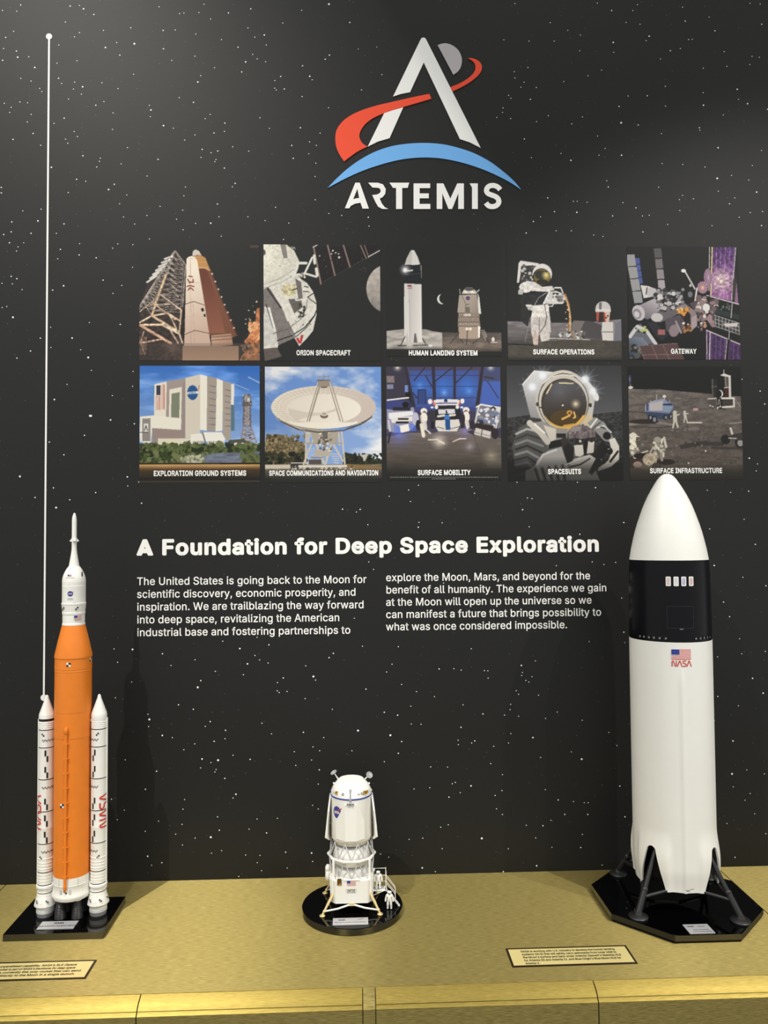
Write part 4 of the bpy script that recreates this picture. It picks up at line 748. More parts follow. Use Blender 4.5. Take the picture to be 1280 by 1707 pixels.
p.ell(1040, 760, 78, 76, (214, 208, 208)); p.rect(960, 762, 1120, 790, (232, 226, 222)); p.poly("968,790 1112,790 1105,895 975,895", (60, 50, 50)); p.poly("968,790 1000,790 990,890 972,890", (190, 90, 76)); p.poly("1050,790 1112,790 1100,895 1060,895", (226, 196, 182)); p.poly("1042,800 1062,800 1066,895 1050,895", (190, 84, 70)); p.ell(1088, 832, 9, 9, (40, 38, 38)); p.ell(1070, 850, 9, 9, (40, 38, 38)); p.poly("1000,700 1030,690 1022,770 1000,765", (120, 116, 118))
p.poly("735,880 910,885 1030,930 1020,1070 850,1050 700,960", (82, 78, 80)); p.poly("735,880 850,885 800,990 700,980", (120, 114, 112)); p.rect(590, 995, 670, 1055, (150, 144, 144)); p.rect(720, 985, 820, 1050, (140, 134, 132)); p.dots(30, (590, 990, 850, 1060), 12, [(70, 66, 66), (216, 212, 210), (110, 106, 106)])
p.poly("1030,895 1140,895 1155,990 1140,1085 1030,1080 1020,990", (224, 218, 214)); p.line("1030,995 1150,995", 8, (70, 66, 66)); p.poly("1140,895 1160,920 1158,990 1140,1085", (150, 146, 148))
p.fade(1225, 1295, (46, 47, 46))
p.hang('photo_print', 'photo print of an astronaut holding a white instrument on the lunar ground', (844, 408, 1036.5, 601.5), ("SURFACE OPERATIONS", 888.4, 990.5, 590.8))

# 5 --- space station
p = Print(58, 123, 1190, 1248, (38, 39, 41))
V0, V1 = (92, 62, 112), (196, 150, 190)
mk = p.mask("920,125 1165,128 1110,665 890,610"); p.put(mk, p.ramp((84, 56, 108), (150, 100, 150), 950, 130, 1050, 600)); p.glow(1010, 460, 170, (255, 232, 220), .95, 1.3); 
for i in range(6): p.line([(925 + i * 45, 125), (905 + i * 41, 640)], 4, (196, 170, 206), .7)
p.grain(p.mask("920,125 1165,128 1110,665 890,610"), .45, 60, 60, 2)
p.line("925,125 900,600", 12, (226, 206, 150)); p.line("898,125 882,560", 8, (206, 200, 206)); p.line("1165,128 1110,665", 7, (214, 206, 214)); p.line("862,610 1180,695", 10, (222, 214, 214)); p.poly("1165,470 1178,690 1140,680", (150, 110, 150)); p.poly("1130,440 1165,480 1140,670 1115,640", (66, 62, 58))
p.ell(875, 430, 42, 88, (150, 116, 140)); p.ell(818, 530, 54, 60, (160, 120, 140))
for i in range(12): p.line([(818, 530), (818 + 54 * math.cos(i * PI / 6), 530 + 60 * math.sin(i * PI / 6))], 3, (226, 196, 210)); p.line([(880, 430), (875 + 42 * math.cos(i * PI / 6), 430 + 86 * math.sin(i * PI / 6))], 3, (206, 180, 200))
p.ell(818, 532, 14, 16, (240, 190, 130))
for i in range(4):
    y = 205 + i * 122; x = 45 + i * 20
    p.poly([(x, y + 4), (x + 90, y), (x + 105, y + 112), (x + 20, y + 120)], (166 - i * 2, 162, 164)); 
    p.poly([(330 + i * 12, 145 + i * 105), (405 + i * 9, 142 + i * 105), (415 + i * 9, 235 + i * 105), (340 + i * 10, 240 + i * 105)], (96 + i * 28, 92 + i * 26, 94 + i * 27))
    p.poly([(140 + i * 10, 240 + i * 65), (183 + i * 8, 240 + i * 65), (190 + i * 8, 298 + i * 65), (150 + i * 10, 300 + i * 65)], (84, 98, 160))
p.line("645,375 740,545", 14, (220, 214, 212)); p.ell(628, 365, 24, 18, (240, 236, 232)); p.line("760,540 740,660", 16, (226, 220, 218)); p.ell(695, 512, 12, 14, (214, 208, 206))
p.poly("190,510 270,520 350,550 330,620 220,640", (226, 220, 218)); p.ell(300, 580, 60, 45, (200, 196, 198)); p.line("255,535 245,600", 10, (50, 48, 50)); p.line("330,600 520,590", 30, (190, 184, 184)); p.dots(40, (300, 550, 620, 720), 22, [(60, 58, 62), (150, 146, 150), (220, 214, 214), (96, 92, 98)])
p.put(p.mask("150,720 330,640 420,720 400,790 250,850 150,800"), p.ramp((120, 114, 122), (186, 178, 184), 200, 830, 280, 660)); p.ell(165, 785, 62, 78, (206, 198, 204), -20); p.ell(150, 795, 42, 52, (150, 142, 150), -20); p.ell(146, 800, 26, 32, (214, 208, 212), -20)
p.poly("320,800 440,720 600,700 620,760 460,850 380,880", (110, 104, 110)); p.ell(350, 830, 60, 44, (206, 200, 200)); p.dots(30, (360, 640, 560, 760), 18, [(56, 54, 58), (196, 190, 190), (120, 112, 118)])
p.poly("430,850 640,780 690,900 520,1015 440,960", (92, 84, 92)); p.ell(520, 960, 50, 62, (150, 132, 138), 20); p.line("540,870 590,980", 20, (160, 150, 154)); p.line("610,830 650,930", 14, (120, 112, 116))
p.poly("540,730 640,695 745,770 755,900 690,970 600,940 680,880 660,800", (150, 134, 138)); p.poly("700,830 755,800 755,910 690,965", (176, 160, 164)); p.poly("550,750 640,740 690,800 690,900 640,960 620,860", (48, 38, 34)); p.dots(26, (560, 740, 670, 800), 16, [(226, 156, 76), (160, 100, 46), (250, 206, 130)]); p.dots(16, (610, 900, 690, 970), 14, [(196, 130, 66), (120, 80, 44)]); p.dots(8, (590, 820, 680, 900), 12, [(240, 236, 230), (60, 56, 56)])
p.poly("680,690 800,640 900,690 960,740 900,900 800,900 760,800", (92, 80, 84)); p.dots(70, (760, 620, 960, 900), 26, [(70, 64, 66), (150, 130, 130), (226, 216, 212), (120, 100, 104), (46, 42, 44)]); p.ell(850, 730, 36, 40, (236, 230, 226)); p.ell(885, 840, 26, 44, (170, 140, 146)); p.dots(12, (760, 840, 840, 970), 16, [(196, 150, 130), (90, 76, 76), (140, 120, 124)])
p.ell(690, 600, 24, 30, (120, 120, 124)); p.line("560,680 600,620", 30, (176, 172, 174)); p.line("540,690 590,680", 14, (230, 226, 224))
p.poly("62,1000 110,930 180,890 330,1060 340,1090 60,1100", (110, 112, 122)); p.line("75,1020 150,920 240,960 330,1090", 34, (216, 212, 212)); p.dots(10, (120, 910, 240, 980), 16, [(60, 62, 60), (190, 200, 120)]); p.put(p.mask("62,1060 120,1020 200,1030 260,1100 120,1248 62,1200"), p.ramp((66, 76, 96), (134, 140, 154), 80, 1200, 200, 1030)); p.poly("250,880 330,880 460,1000 400,1060 330,1010", (54, 52, 60)); p.rect(355, 950, 430, 1000, (170, 110, 106)); p.dots(20, (62, 1100, 200, 1240), 26, [(50, 52, 52), (90, 92, 92), (130, 128, 120)])
p.put(p.mask("165,1110 550,1085 620,1248 215,1248"), (96, 74, 74)); 
for a in ("165,1110 550,1085", "190,1200 600,1190", "290,1100 350,1248", "400,1095 470,1248", "165,1110 215,1248"): p.line(a, 5, (150, 124, 120))
p.poly("840,950 1190,1090 1190,1248 840,1248", (78, 56, 96)); p.grain(p.mask("840,950 1190,1090 1190,1248 840,1248"), .3, 50, 50, 2)
for a, w in (("848,955 1190,1095", 10), ("850,955 845,1248", 6), ("885,970 870,1248", 9), ("1055,1040 1030,1248", 6)): p.line(a, w, (220, 206, 206))
p.poly("1058,1040 1090,1050 1062,1248 1035,1248", (34, 34, 36))
for i in range(7): p.line([(900 + i * 45, 980 + i * 18), (885 + i * 45, 1248)], 3, (150, 124, 160))
p.poly("930,800 1180,880 1185,1000 930,920", (60, 60, 60)); p.poly("960,745 1185,800 1180,850 930,790", (54, 62, 64))
for i in range(8): p.line([(940 + i * 34, 805 + i * 11), (942 + i * 34, 915 + i * 12)], 5, (210, 204, 204))
for i in range(4): p.line([(930, 805 + i * 36), (1185, 885 + i * 38)], 5, (200, 194, 194))
p.poly("1015,890 1170,880 1160,920 1050,920", (216, 206, 204)); p.line("1115,690 1100,830", 8, (200, 190, 190)); p.line("1080,960 1072,1040", 8, (190, 180, 180)); p.dots(14, (1000, 690, 1090, 750), 9, [(90, 120, 100), (120, 116, 110), (60, 60, 60)])
p.hang('photo_print', 'photo print of a space station with purple solar arrays, top right of the wall', (1044.8, 410.8, 1234.2, 599.6), ("GATEWAY", 1118, 1160.5, 589.8))

# 6 --- big white assembly building
p = Print(75, 57, 1242, 1192, (96, 140, 212))
p.put(p.Y < 860, p.ramp((58, 112, 196), (150, 180, 226), 700, 60, 650, 820)); k = p.cloud(2, 7, 4); mk = (p.Y < 850) & (k > .55); p.im[mk] += ((k[mk] - .55) * 260)[:, None]; p.im[:] = np.clip(p.im, 0, 255)
p.line("1130,170 1240,225", 12, (214, 226, 244), .6); p.line("980,230 1130,295", 8, (200, 216, 240), .6); p.line("80,215 220,250", 16, (150, 180, 224), .5)
p.poly("220,238 340,210 515,180 520,760 215,760", (170, 156, 150)); p.poly("220,238 338,213 332,555 218,545", (240, 232, 216)); p.poly("365,290 485,265 478,575 360,565", (240, 232, 216)); p.poly("385,330 465,315 460,565 380,560", (132, 138, 118)); p.poly("485,265 520,178 520,690 478,690", (160, 146, 142))
p.poly("518,178 662,143 662,770 518,760", (222, 212, 196)); p.poly("662,143 730,160 725,690 662,680", (246, 240, 226)); p.poly("730,160 822,182 808,700 725,690", (172, 160, 150)); p.poly("822,182 880,205 878,690 810,695", (246, 240, 226)); p.poly("880,205 962,228 955,780 880,770", (176, 164, 154)); p.poly("962,235 992,240 988,440 960,435", (240, 236, 226)); p.poly("960,440 992,440 995,690 960,690", (96, 122, 136))
for i in range(7): p.line([(750, 250 + i * 63), (815, 266 + i * 61)], 5, (96, 88, 84)); p.line([(905, 290 + i * 59), (955, 303 + i * 57)], 5, (96, 88, 84))
p.rect(238, 250, 280, 345, (64, 66, 86)); 
for i in range(4): p.line([(290 + i * 9, 243), (290 + i * 9, 480)], 4, (196, 110, 104))
for i in range(5): p.line([(238 + i * 10, 350), (237 + i * 10, 486)], 4, (196, 110, 104))
p.ell(588, 320, 52, 72, (46, 92, 150)); p.line("545,325 635,318", 22, (232, 234, 238)); p.line("640,300 655,250", 5, (190, 70, 70)); p.line("552,318 558,332 566,316 574,332 582,318 592,316 588,328 600,326 612,316 622,332", 4, (60, 90, 140))
p.poly("85,552 215,540 480,570 478,680 200,662 185,820 85,790", (244, 238, 222)); p.poly("105,572 182,568 182,790 105,790", (150, 142, 138)); p.rect(118, 620, 162, 698, (230, 226, 218)); p.line("125,685 140,640 155,685", 8, (70, 70, 74)); p.poly("200,665 515,690 515,760 255,770 250,830 200,820", (160, 142, 136)); p.line("75,705 160,705", 6, (60, 60, 62))
p.poly("255,762 570,765 570,830 255,825", (232, 224, 200)); p.poly("570,725 690,712 690,815 570,815", (244, 240, 230)); p.poly("690,705 870,705 905,770 890,815 690,790", (246, 242, 232)); p.poly("590,790 690,785 690,840 590,840", (200, 196, 186)); p.poly("740,790 890,790 890,830 740,830", (206, 202, 192)); p.line("685,710 715,810", 14, (120, 116, 110)); p.poly("480,820 560,780 580,830 500,850", (90, 96, 100))
for i in range(8): p.line([(600 + i * 38, 792), (600 + i * 38, 828)], 4, (120, 116, 110))
p.truss((1085, 340), (1080, 640), (1145, 340), (1150, 640), 9, 9, (110, 92, 84)); p.truss((1100, 340), (1095, 640), (1130, 340), (1135, 640), 12, 7, (176, 160, 150)); p.truss((1080, 640), (1050, 810), (1150, 640), (1210, 810), 4, 10, (150, 130, 118)); p.rect(1120, 360, 1142, 420, (220, 218, 212)); p.rect(1065, 410, 1165, 450, (86, 80, 78), .6); p.dots(60, (1075, 340, 1155, 800), 7, [(66, 56, 52), (196, 184, 172), (120, 96, 84)])
p.poly("940,780 1060,770 1245,830 1245,880 900,860", (86, 88, 76)); p.rect(990, 805, 1085, 840, (226, 224, 218)); p.rect(900, 800, 960, 840, (66, 70, 66)); p.line("940,835 985,835", 10, (220, 220, 214))
mk = p.mask("75,830 200,800 300,830 400,800 490,850 600,880 680,810 830,840 960,850 1245,850 1245,1010 75,1010"); p.put(mk, (78, 88, 58)); p.dots(420, (75, 815, 1245, 1000), 22, [(60, 72, 42), (96, 108, 66), (120, 124, 84), (48, 56, 38), (84, 96, 58)]); 
mk = p.mask("680,930 820,905 1000,900 1090,905 1060,1000 680,1000"); p.put(mk, (116, 124, 140)); p.grain(mk, .25, 12, 60, 3); p.dots(60, (480, 930, 690, 1000), 18, [(160, 160, 130), (120, 126, 92), (190, 190, 170)]); p.poly("1180,900 1245,890 1245,970 1190,960", (100, 116, 150)); p.dots(60, (1060, 920, 1245, 1000), 18, [(74, 84, 52), (104, 112, 74)])
p.rect(75, 815, 90, 860, (80, 84, 70))
p.rect(75, 1000, 1245, 1200, (60, 48, 38)); p.put((p.Y > 1008) & (p.Y < 1062), p.ramp((222, 178, 116), (96, 72, 48), 0, 1015, 0, 1062)); p.put(p.Y > 1062, p.ramp((84, 68, 50), (46, 43, 40), 0, 1062, 0, 1150)); p.grain(p.Y > 1008, .14, 5, 80, 3); p.line("75,1008 1245,1012", 8, (50, 38, 28)); p.rect(75, 1168, 1245, 1192, (78, 72, 64), .6)
p.hang('photo_print', 'photo print of a huge white assembly building under a blue sky', (233, 609.8, 433.2, 804), ("EXPLORATION GROUND SYSTEMS", 256, 410.5, 793.7), 0.0275)

# 7 --- dish antenna
p = Print(68, 67, 1230, 1215, (150, 176, 222))
k = p.cloud(3, 6, 5); t = np.clip((k - .38) / .28, 0, 1)[..., None]; p.im[:] = np.array((112, 150, 214)) * (1 - t) + np.array((236, 236, 240)) * t
p.put(p.Y > 690, p.im * .8 + np.array((236, 238, 244)) * .2)
p.put(p.mask("68,330 300,600 480,720 480,830 380,790 200,740 68,780"), (96, 134, 196), .55)
mk = p.mask("75,780 120,750 200,735 260,745 330,780 400,820 480,850 480,1040 68,1040"); p.put(mk, (120, 106, 82)); p.dots(160, (75, 745, 480, 940), 15, [(70, 66, 50), (160, 142, 106), (96, 86, 64), (134, 118, 88)]); p.dots(140, (68, 920, 480, 1030), 18, [(40, 42, 34), (56, 58, 44), (70, 68, 50)])
p.put((p.Y < 735 + .0) & (p.X < 120) & (p.Y > 690), p.im)
mk = p.mask("840,910 950,935 1080,980 1230,1000 1230,1070 840,1060"); p.put(mk, (52, 54, 46)); p.dots(120, (850, 930, 1230, 1050), 14, [(40, 42, 36), (66, 66, 52), (50, 54, 44)])
p.poly("1010,940 1095,940 1070,975 1065,1000 1045,1000 1040,972", (196, 190, 180))
p.rect(68, 1035, 1230, 1110, (120, 108, 92)); p.grain((p.Y > 1035) & (p.Y < 1110), .3, 20, 30, 2); p.rect(68, 1035, 330, 1075, (206, 196, 178)); p.poly("870,1030 1230,1060 1230,1080 870,1075", (140, 112, 70)); p.rect(320, 1010, 450, 1080, (66, 64, 62)); p.line("325,1018 445,1018", 8, (214, 208, 200)); p.dots(50, (340, 1050, 960, 1090), 12, [(200, 192, 182), (70, 66, 62), (140, 132, 122)]); p.rect(400, 1040, 880, 1062, (222, 214, 202))
for a in ("480,700 470,1020", "520,710 660,1030", "580,710 450,1030", "830,710 860,1030", "760,720 670,1030", "700,880 670,1030", "750,840 840,1000", "500,710 500,830", "800,710 810,840", "560,760 640,1010"): p.line(a, 17, (206, 196, 182))
p.poly("520,720 800,710 780,830 560,830", (176, 166, 152)); p.rect(560, 890, 720, 950, (186, 176, 162)); p.rect(500, 985, 630, 1030, (90, 84, 80)); p.rect(520, 960, 640, 975, (150, 140, 130)); p.line("480,825 830,825", 14, (170, 160, 148)); p.poly("640,720 690,720 690,800 640,800", (110, 102, 96)); p.ell(660, 840, 22, 40, (130, 122, 114)); p.dots(40, (600, 720, 730, 900), 11, [(230, 220, 206), (96, 88, 82), (150, 140, 130)])
for i in range(5): p.line([(720 + i * 8, 930 + i * 22), (800, 935 + i * 22)], 6, (220, 212, 200))
p.put(p.mask("135,480 190,590 300,660 430,705 560,720 760,712 930,680 1060,630 1140,560 1170,490 900,700 600,690"), (170, 160, 148)); p.line("140,500 230,610 400,690 600,718 850,700 1020,640 1130,570", 12, (80, 76, 72)); p.truss((150, 500), (420, 690), (200, 590), (470, 705), 9, 4, (190, 182, 172)); p.truss((1165, 490), (880, 680), (1120, 580), (850, 700), 9, 4, (110, 104, 98))
mk = p.emask(652, 470, 520, 212, 0); p.put(mk, p.ramp((236, 226, 210), (206, 192, 184), 200, 300, 1150, 500))
for i in range(60):
    a = i * PI / 30; p.line([(655 + 370 * math.cos(a), 482 + 140 * math.sin(a)), (652 + 517 * math.cos(a), 470 + 210 * math.sin(a))], 3, (190, 176, 166))
for r in (.82, .9): 
    pts = [(652 + 520 * r * math.cos(a * PI / 30), 472 + 212 * r * math.sin(a * PI / 30)) for a in range(61)]; p.line(pts, 3, (196, 182, 172))
p.put(p.emask(655, 487, 370, 146), p.ramp((232, 222, 208), (240, 232, 220), 300, 480, 1000, 520)); p.put(p.mask("300,480 480,520 640,525 780,480 800,500 650,545 520,560 380,600 310,540"), (206, 194, 182), .7); p.put(p.emask(652, 610, 330, 62) & ~p.emask(652, 590, 340, 60), (246, 240, 228)); p.put(p.emask(652, 470, 520, 212) & (p.Y > 620), (240, 232, 218))
for a in ("485,605 600,225", "510,605 625,225", "815,605 700,225", "840,605 725,225"): p.line(a, 13, (150, 138, 126)); 
for a in ("480,605 595,225", "808,605 695,225", "835,600 718,225"): p.line(a, 6, (230, 220, 206))
p.poly("598,210 712,205 712,260 680,278 630,278 605,260", (160, 146, 130)); p.line("595,170 715,168", 6, (140, 130, 120)); p.line("590,205 715,203", 10, (110, 100, 92)); p.line("655,145 655,205", 6, (130, 120, 112)); p.line("610,160 610,205", 4, (150, 142, 134)); p.line("700,160 700,205", 4, (150, 142, 134)); p.line("630,275 685,272", 10, (86, 78, 72))
p.ell(657, 555, 40, 26, (120, 104, 92)); p.ell(657, 535, 36, 22, (226, 216, 204)); p.ell(657, 535, 22, 12, (180, 160, 150))
p.put(p.Y > 1085, p.ramp((96, 90, 82), (52, 51, 49), 0, 1085, 0, 1180)); p.grain(p.Y > 1085, .12, 8, 40, 3); p.fade(1150, 1210, (48, 49, 47))
p.hang('photo_print', 'photo print of a big white dish antenna on a lattice base', (441.5, 611.4, 636.4, 804), ("SPACE COMMUNICATIONS AND NAVIGATION", 448.6, 630.6, 793.2), 0.0265)

# 8 --- rovers in a blue lit hall
p = Print(50, 70, 1225, 1220, (70, 66, 86))
p.put(p.Y < 520, p.ramp((80, 74, 100), (66, 72, 130), 600, 70, 600, 500))
for cx in (410, 640, 880): p.put((abs(p.X - cx) < 115) & (p.Y > 110) & (p.Y < 480), (70, 88, 150)); p.glow(cx, 280, 170, (64, 120, 216), .9, 1.2)
p.glow(645, 335, 60, (140, 190, 250), .8); p.glow(395, 265, 60, (110, 170, 240), .7); p.glow(900, 320, 70, (120, 180, 250), .6); p.glow(1120, 400, 200, (96, 130, 216), .7, 1.0)
for a, w in (("245,70 330,470", 40), ("535,70 545,400", 34), ("755,70 750,400", 26), ("1045,70 980,470", 36)): p.line(a, w, (56, 52, 62))
for a in ("340,210 450,80", "560,215 730,80", "760,240 930,80", "455,160 530,290", "290,300 400,420"): p.line(a, 13, (58, 54, 70))
for y in (160, 270, 385): p.line([(280, y), (1010, y)], 6, (60, 60, 84))
p.rect(380, 310, 455, 450, (60, 76, 130)); p.line("378,450 378,305 458,305 458,450", 9, (50, 50, 74))
p.poly("50,70 240,70 300,420 50,400", (66, 62, 76)); p.glow(170, 80, 60, (255, 250, 240), .9); p.rect(60, 165, 135, 235, (110, 100, 110)); 
for i in range(6): p.line([(65 + i * 13, 170), (70 + i * 13, 230)], 5, (170, 150, 146)); p.line([(1150 + i * 13, 165), (1148 + i * 13, 215)], 5, (206, 190, 190))
p.rect(62, 250, 125, 298, (130, 134, 160)); p.rect(245, 260, 275, 330, (120, 140, 200)); p.poly("1055,70 1225,70 1225,470 1000,470", (74, 80, 116)); p.glow(1125, 78, 60, (255, 250, 240), .8); p.poly("1040,220 1225,220 1225,460 1010,460", (76, 102, 180)); p.line("1090,220 1200,390", 10, (60, 60, 80)); p.line("1060,175 1150,190", 20, (66, 60, 66))
mk = p.mask("50,780 300,740 540,740 740,700 900,700 1225,800 1225,1220 50,1220"); p.put(mk, p.ramp((116, 106, 104), (74, 68, 62), 600, 740, 600, 1080)); p.glow(180, 760, 200, (110, 120, 220), .7); p.glow(860, 720, 120, (150, 140, 230), .6); p.poly("540,745 760,735 640,800 530,770", (110, 100, 104))
p.glow(590, 825, 110, (246, 236, 220), .8, 1.5); p.line("480,810 570,808 640,850", 14, (236, 226, 206), .8); p.line("730,830 800,800 860,800", 12, (230, 220, 206), .8); p.glow(900, 880, 90, (190, 180, 190), .6); p.glow(1130, 980, 130, (160, 150, 132), .6); p.line("940,760 1060,1110", 8, (90, 84, 78)); p.poly("950,770 1225,850 1225,1100 1080,1100", (104, 98, 90), .5); p.glow(1120, 970, 110, (170, 160, 140), .6)
p.grain(p.Y > 700, .10, 10, 60, 3)
Wr = (232, 230, 232)
p.poly("60,500 160,515 330,480 360,600 330,690 290,720 130,740 60,700", (150, 150, 176)); p.poly("75,540 320,520 330,560 80,600", Wr); p.poly("95,590 345,570 330,620 110,640", (226, 222, 222)); p.rect(170, 590, 280, 610, (66, 56, 52)); p.rect(150, 625, 280, 645, (40, 38, 40)); p.poly("185,670 275,650 290,720 200,740", (240, 234, 226)); p.line("65,410 280,385", 14, Wr); p.rect(250, 330, 300, 380, (34, 34, 38)); p.line("290,380 300,480", 10, (34, 34, 38)); p.ell(250, 455, 36, 30, (30, 30, 34)); p.rect(120, 480, 300, 515, (50, 48, 54))
for i in range(5): p.line([(130, 660 + i * 18), (190, 690 + i * 12)], 9, (84, 120, 226)); p.line([(290, 650 + i * 16), (350, 660 + i * 14)], 9, (84, 120, 226))
p.line("75,620 90,720", 20, (200, 198, 206)); p.line("90,740 70,840", 20, (56, 54, 58)); p.ell(350, 600, 34, 66, (190, 186, 206)); p.ell(375, 660, 24, 50, (50, 48, 54)); p.line("410,660 430,770", 36, (232, 222, 206)); p.line("460,710 500,745", 14, (220, 214, 210))
for x, y in ((435, 0), (867, -10)):
    p.ell(x, 520 + y, 34, 30, (236, 228, 220)); p.ell(x + (6 if x < 600 else -2), 535 + y, 18, 14, (90, 74, 64)); p.ell(x, 590 + y, 36, 55, (236, 228, 220)); p.line([(x - 6, 630 + y), (x + 12, 700 + y)], 26, (222, 212, 206)); p.line([(x + 14, 630 + y), (x + 24, 690 + y)], 20, (210, 200, 196)); p.line([(x - 30, 570 + y), (x - 22, 630 + y)], 16, (216, 206, 200))
p.poly("540,470 800,465 820,600 560,610", (46, 44, 50)); p.ell(515, 570, 40, 60, (60, 58, 66)); p.ell(830, 600, 26, 56, (54, 52, 58)); p.poly("520,420 560,405 660,400 780,405 820,420 800,460 540,465", (226, 222, 226)); p.line("530,420 550,460", 16, (216, 96, 70)); p.line("810,420 795,455", 16, (216, 96, 70)); p.line("560,443 770,440", 12, (96, 90, 130)); p.ell(500, 425, 22, 26, (240, 232, 228)); p.ell(830, 420, 20, 26, (240, 232, 228)); p.poly("645,402 675,402 680,430 640,430", (40, 56, 90))
p.rect(580, 465, 750, 495, (50, 50, 56)); p.poly("580,505 750,500 755,545 585,550", (214, 212, 216)); p.line("580,575 640,565", 22, (220, 214, 206)); p.line("700,565 750,560", 22, (220, 214, 206)); p.ell(563, 482, 18, 20, (230, 228, 230)); p.ell(778, 480, 18, 20, (230, 228, 230)); p.rect(505, 476, 535, 494, (236, 234, 236)); p.rect(808, 474, 838, 492, (236, 234, 236))
p.poly("555,615 790,605 805,660 770,725 580,725 550,670", (218, 212, 206)); p.poly("650,600 700,600 705,710 655,710", (46, 84, 140)); p.line("570,680 640,700", 6, (60, 58, 62)); p.line("710,700 790,680", 6, (60, 58, 62)); p.rect(505, 625, 540, 700, (44, 42, 46)); p.rect(810, 640, 845, 690, (54, 52, 58)); p.line("665,520 668,545", 16, (30, 30, 34)); p.poly("650,560 690,560 700,605 640,605", (70, 120, 190))
p.poly("970,470 1020,450 1225,480 1225,690 1150,700 960,640", (120, 118, 128)); p.line("975,480 1020,455 1222,490", 16, Wr); p.line("1000,470 955,650", 16, (214, 210, 212)); p.line("1215,490 1170,690", 14, (214, 210, 212)); p.dots(70, (990, 490, 1200, 680), 17, [(60, 58, 66), (220, 216, 220), (110, 130, 170), (150, 146, 152)]); p.poly("965,640 1150,670 1140,730 950,690", (56, 48, 48)); p.poly("965,690 1120,730 1110,800 945,755", (206, 200, 194)); p.line("1030,700 1020,775", 8, (60, 58, 58)); p.line("950,735 1110,775", 5, (90, 86, 84)); p.ell(1160, 750, 40, 55, (54, 50, 54)); p.ell(930, 660, 30, 44, (56, 52, 58)); p.poly("870,730 940,710 950,770", (66, 62, 70))
p.fade(1020, 1180, (46, 46, 45))
o8 = p.hang('photo_print', 'photo print of white rovers parked in a blue lit hall', (643.2, 611.5, 836, 800), ("SURFACE MOBILITY", 696, 784, 792.2))
q = MB(); 
for x0, x1, y in ((650, 830, 795.6), (720, 760, 798.4)):
    x = x0
    while x < x1:                                        # credit line far too small to read
        w = rnd.uniform(1.2, 4.2); a, c = wpx(x, y), wpx(min(x1, x + w), y)
        q.flat([[(a[0], a[1] - .0007), (c[0], a[1] - .0007), (c[0], a[1] + .0007), (a[0], a[1] + .0007)]], wallp(0.0010), mat('grey_ink', (0.22, 0.22, 0.21), 0.5)); x += w + 0.9
q.build('credit_line', o8, 0)

# 9 --- astronaut close up
p = Print(58, 55, 1245, 1225, (70, 71, 73))
p.put(p.Y < 2000, p.ramp((62, 63, 65), (92, 92, 96), 600, 60, 600, 560)); mk = p.mask("58,590 300,555 900,555 1245,520 1245,1225 58,1225"); p.put(mk, (62, 62, 62)); p.grain(mk, .5, 50, 70, 3); p.dots(90, (58, 700, 1245, 1100), 6, [(150, 150, 150), (110, 110, 110), (36, 36, 36)])
p.put(p.mask("220,250 345,112 540,130 400,400 420,600 300,580"), p.ramp((214, 212, 210), (150, 148, 150), 400, 150, 280, 560)); p.line("225,250 345,115 530,130", 14, (232, 228, 220))
p.put(p.mask("820,170 940,300 1000,350 960,420 930,600 870,640 840,300"), (196, 192, 188)); p.line("850,190 950,310", 40, (222, 220, 216)); p.ell(975, 375, 28, 45, (230, 226, 220), -20)
p.ell(640, 420, 285, 315, (196, 190, 182)); p.ell(640, 425, 262, 290, (88, 84, 80)); p.ell(640, 428, 252, 280, (206, 198, 186)); p.ell(645, 445, 235, 255, (70, 64, 56)); p.put(p.emask(655, 450, 222, 242), p.ramp((92, 92, 98), (58, 48, 36), 640, 230, 660, 680)); p.glow(600, 320, 190, (112, 112, 120), .6)
p.put(p.emask(655, 450, 236, 258) & ~p.emask(640, 425, 232, 250) & (p.Y > 560), (222, 176, 96)); p.glow(765, 448, 70, (255, 240, 200), 1.0, 2); p.ell(632, 462, 9, 9, (236, 230, 220)); p.put(p.emask(650, 590, 150, 80), (96, 76, 46), .6); p.ell(700, 535, 30, 24, (196, 146, 76)); p.line("625,600 700,565", 20, (226, 176, 96)); p.line("745,530 760,580 740,590", 14, (236, 190, 116)); p.line("640,670 740,655", 20, (210, 160, 84)); p.ell(700, 540, 12, 12, (100, 76, 44))
p.line("520,150 640,118 720,130", 24, (214, 206, 192)); p.line("430,240 520,170 640,150 770,165 850,240", 12, (226, 220, 210)); p.line("600,235 740,240", 12, (226, 206, 160)); p.line("390,480 430,490", 12, (60, 58, 56)); p.ell(372, 450, 14, 22, (70, 70, 72)); p.ell(915, 460, 16, 22, (60, 58, 56)); p.poly("840,640 880,540 940,580 930,700 850,690", (206, 190, 160)); p.line("470,340 520,250", 14, (226, 206, 170))
p.poly("300,640 420,620 560,690 680,700 660,900 500,960 420,860", (150, 146, 142)); p.poly("430,660 560,700 560,800 500,830", (214, 206, 194)); p.rect(560, 745, 660, 790, (52, 50, 50)); p.poly("480,830 620,800 640,900 480,930", (44, 44, 44))
p.put(p.mask("280,640 180,690 110,860 130,1060 200,1225 1000,1225 960,1120 900,1000 640,870 480,900 440,760 340,640"), (96, 94, 92))
for i in range(9):
    y0 = 720 + i * 52; p.line([(150 - i * 2, y0 + 30), (260, y0 - 20 + i * 4), (440 - i * 10, y0 + 20 + i * 14)], 22, ((176, 70, 140, 60, 150, 66, 120, 60, 110)[i],) * 3)
p.line("290,640 400,740 470,830", 60, (206, 200, 190)); p.line("340,650 440,740", 18, (246, 240, 230))
p.put(p.mask("365,1010 470,920 610,880 650,1000 680,1090 720,1225 240,1225 240,1120 330,1080"), (176, 172, 170)); p.line("360,1060 420,960 560,910", 20, (216, 212, 210)); 
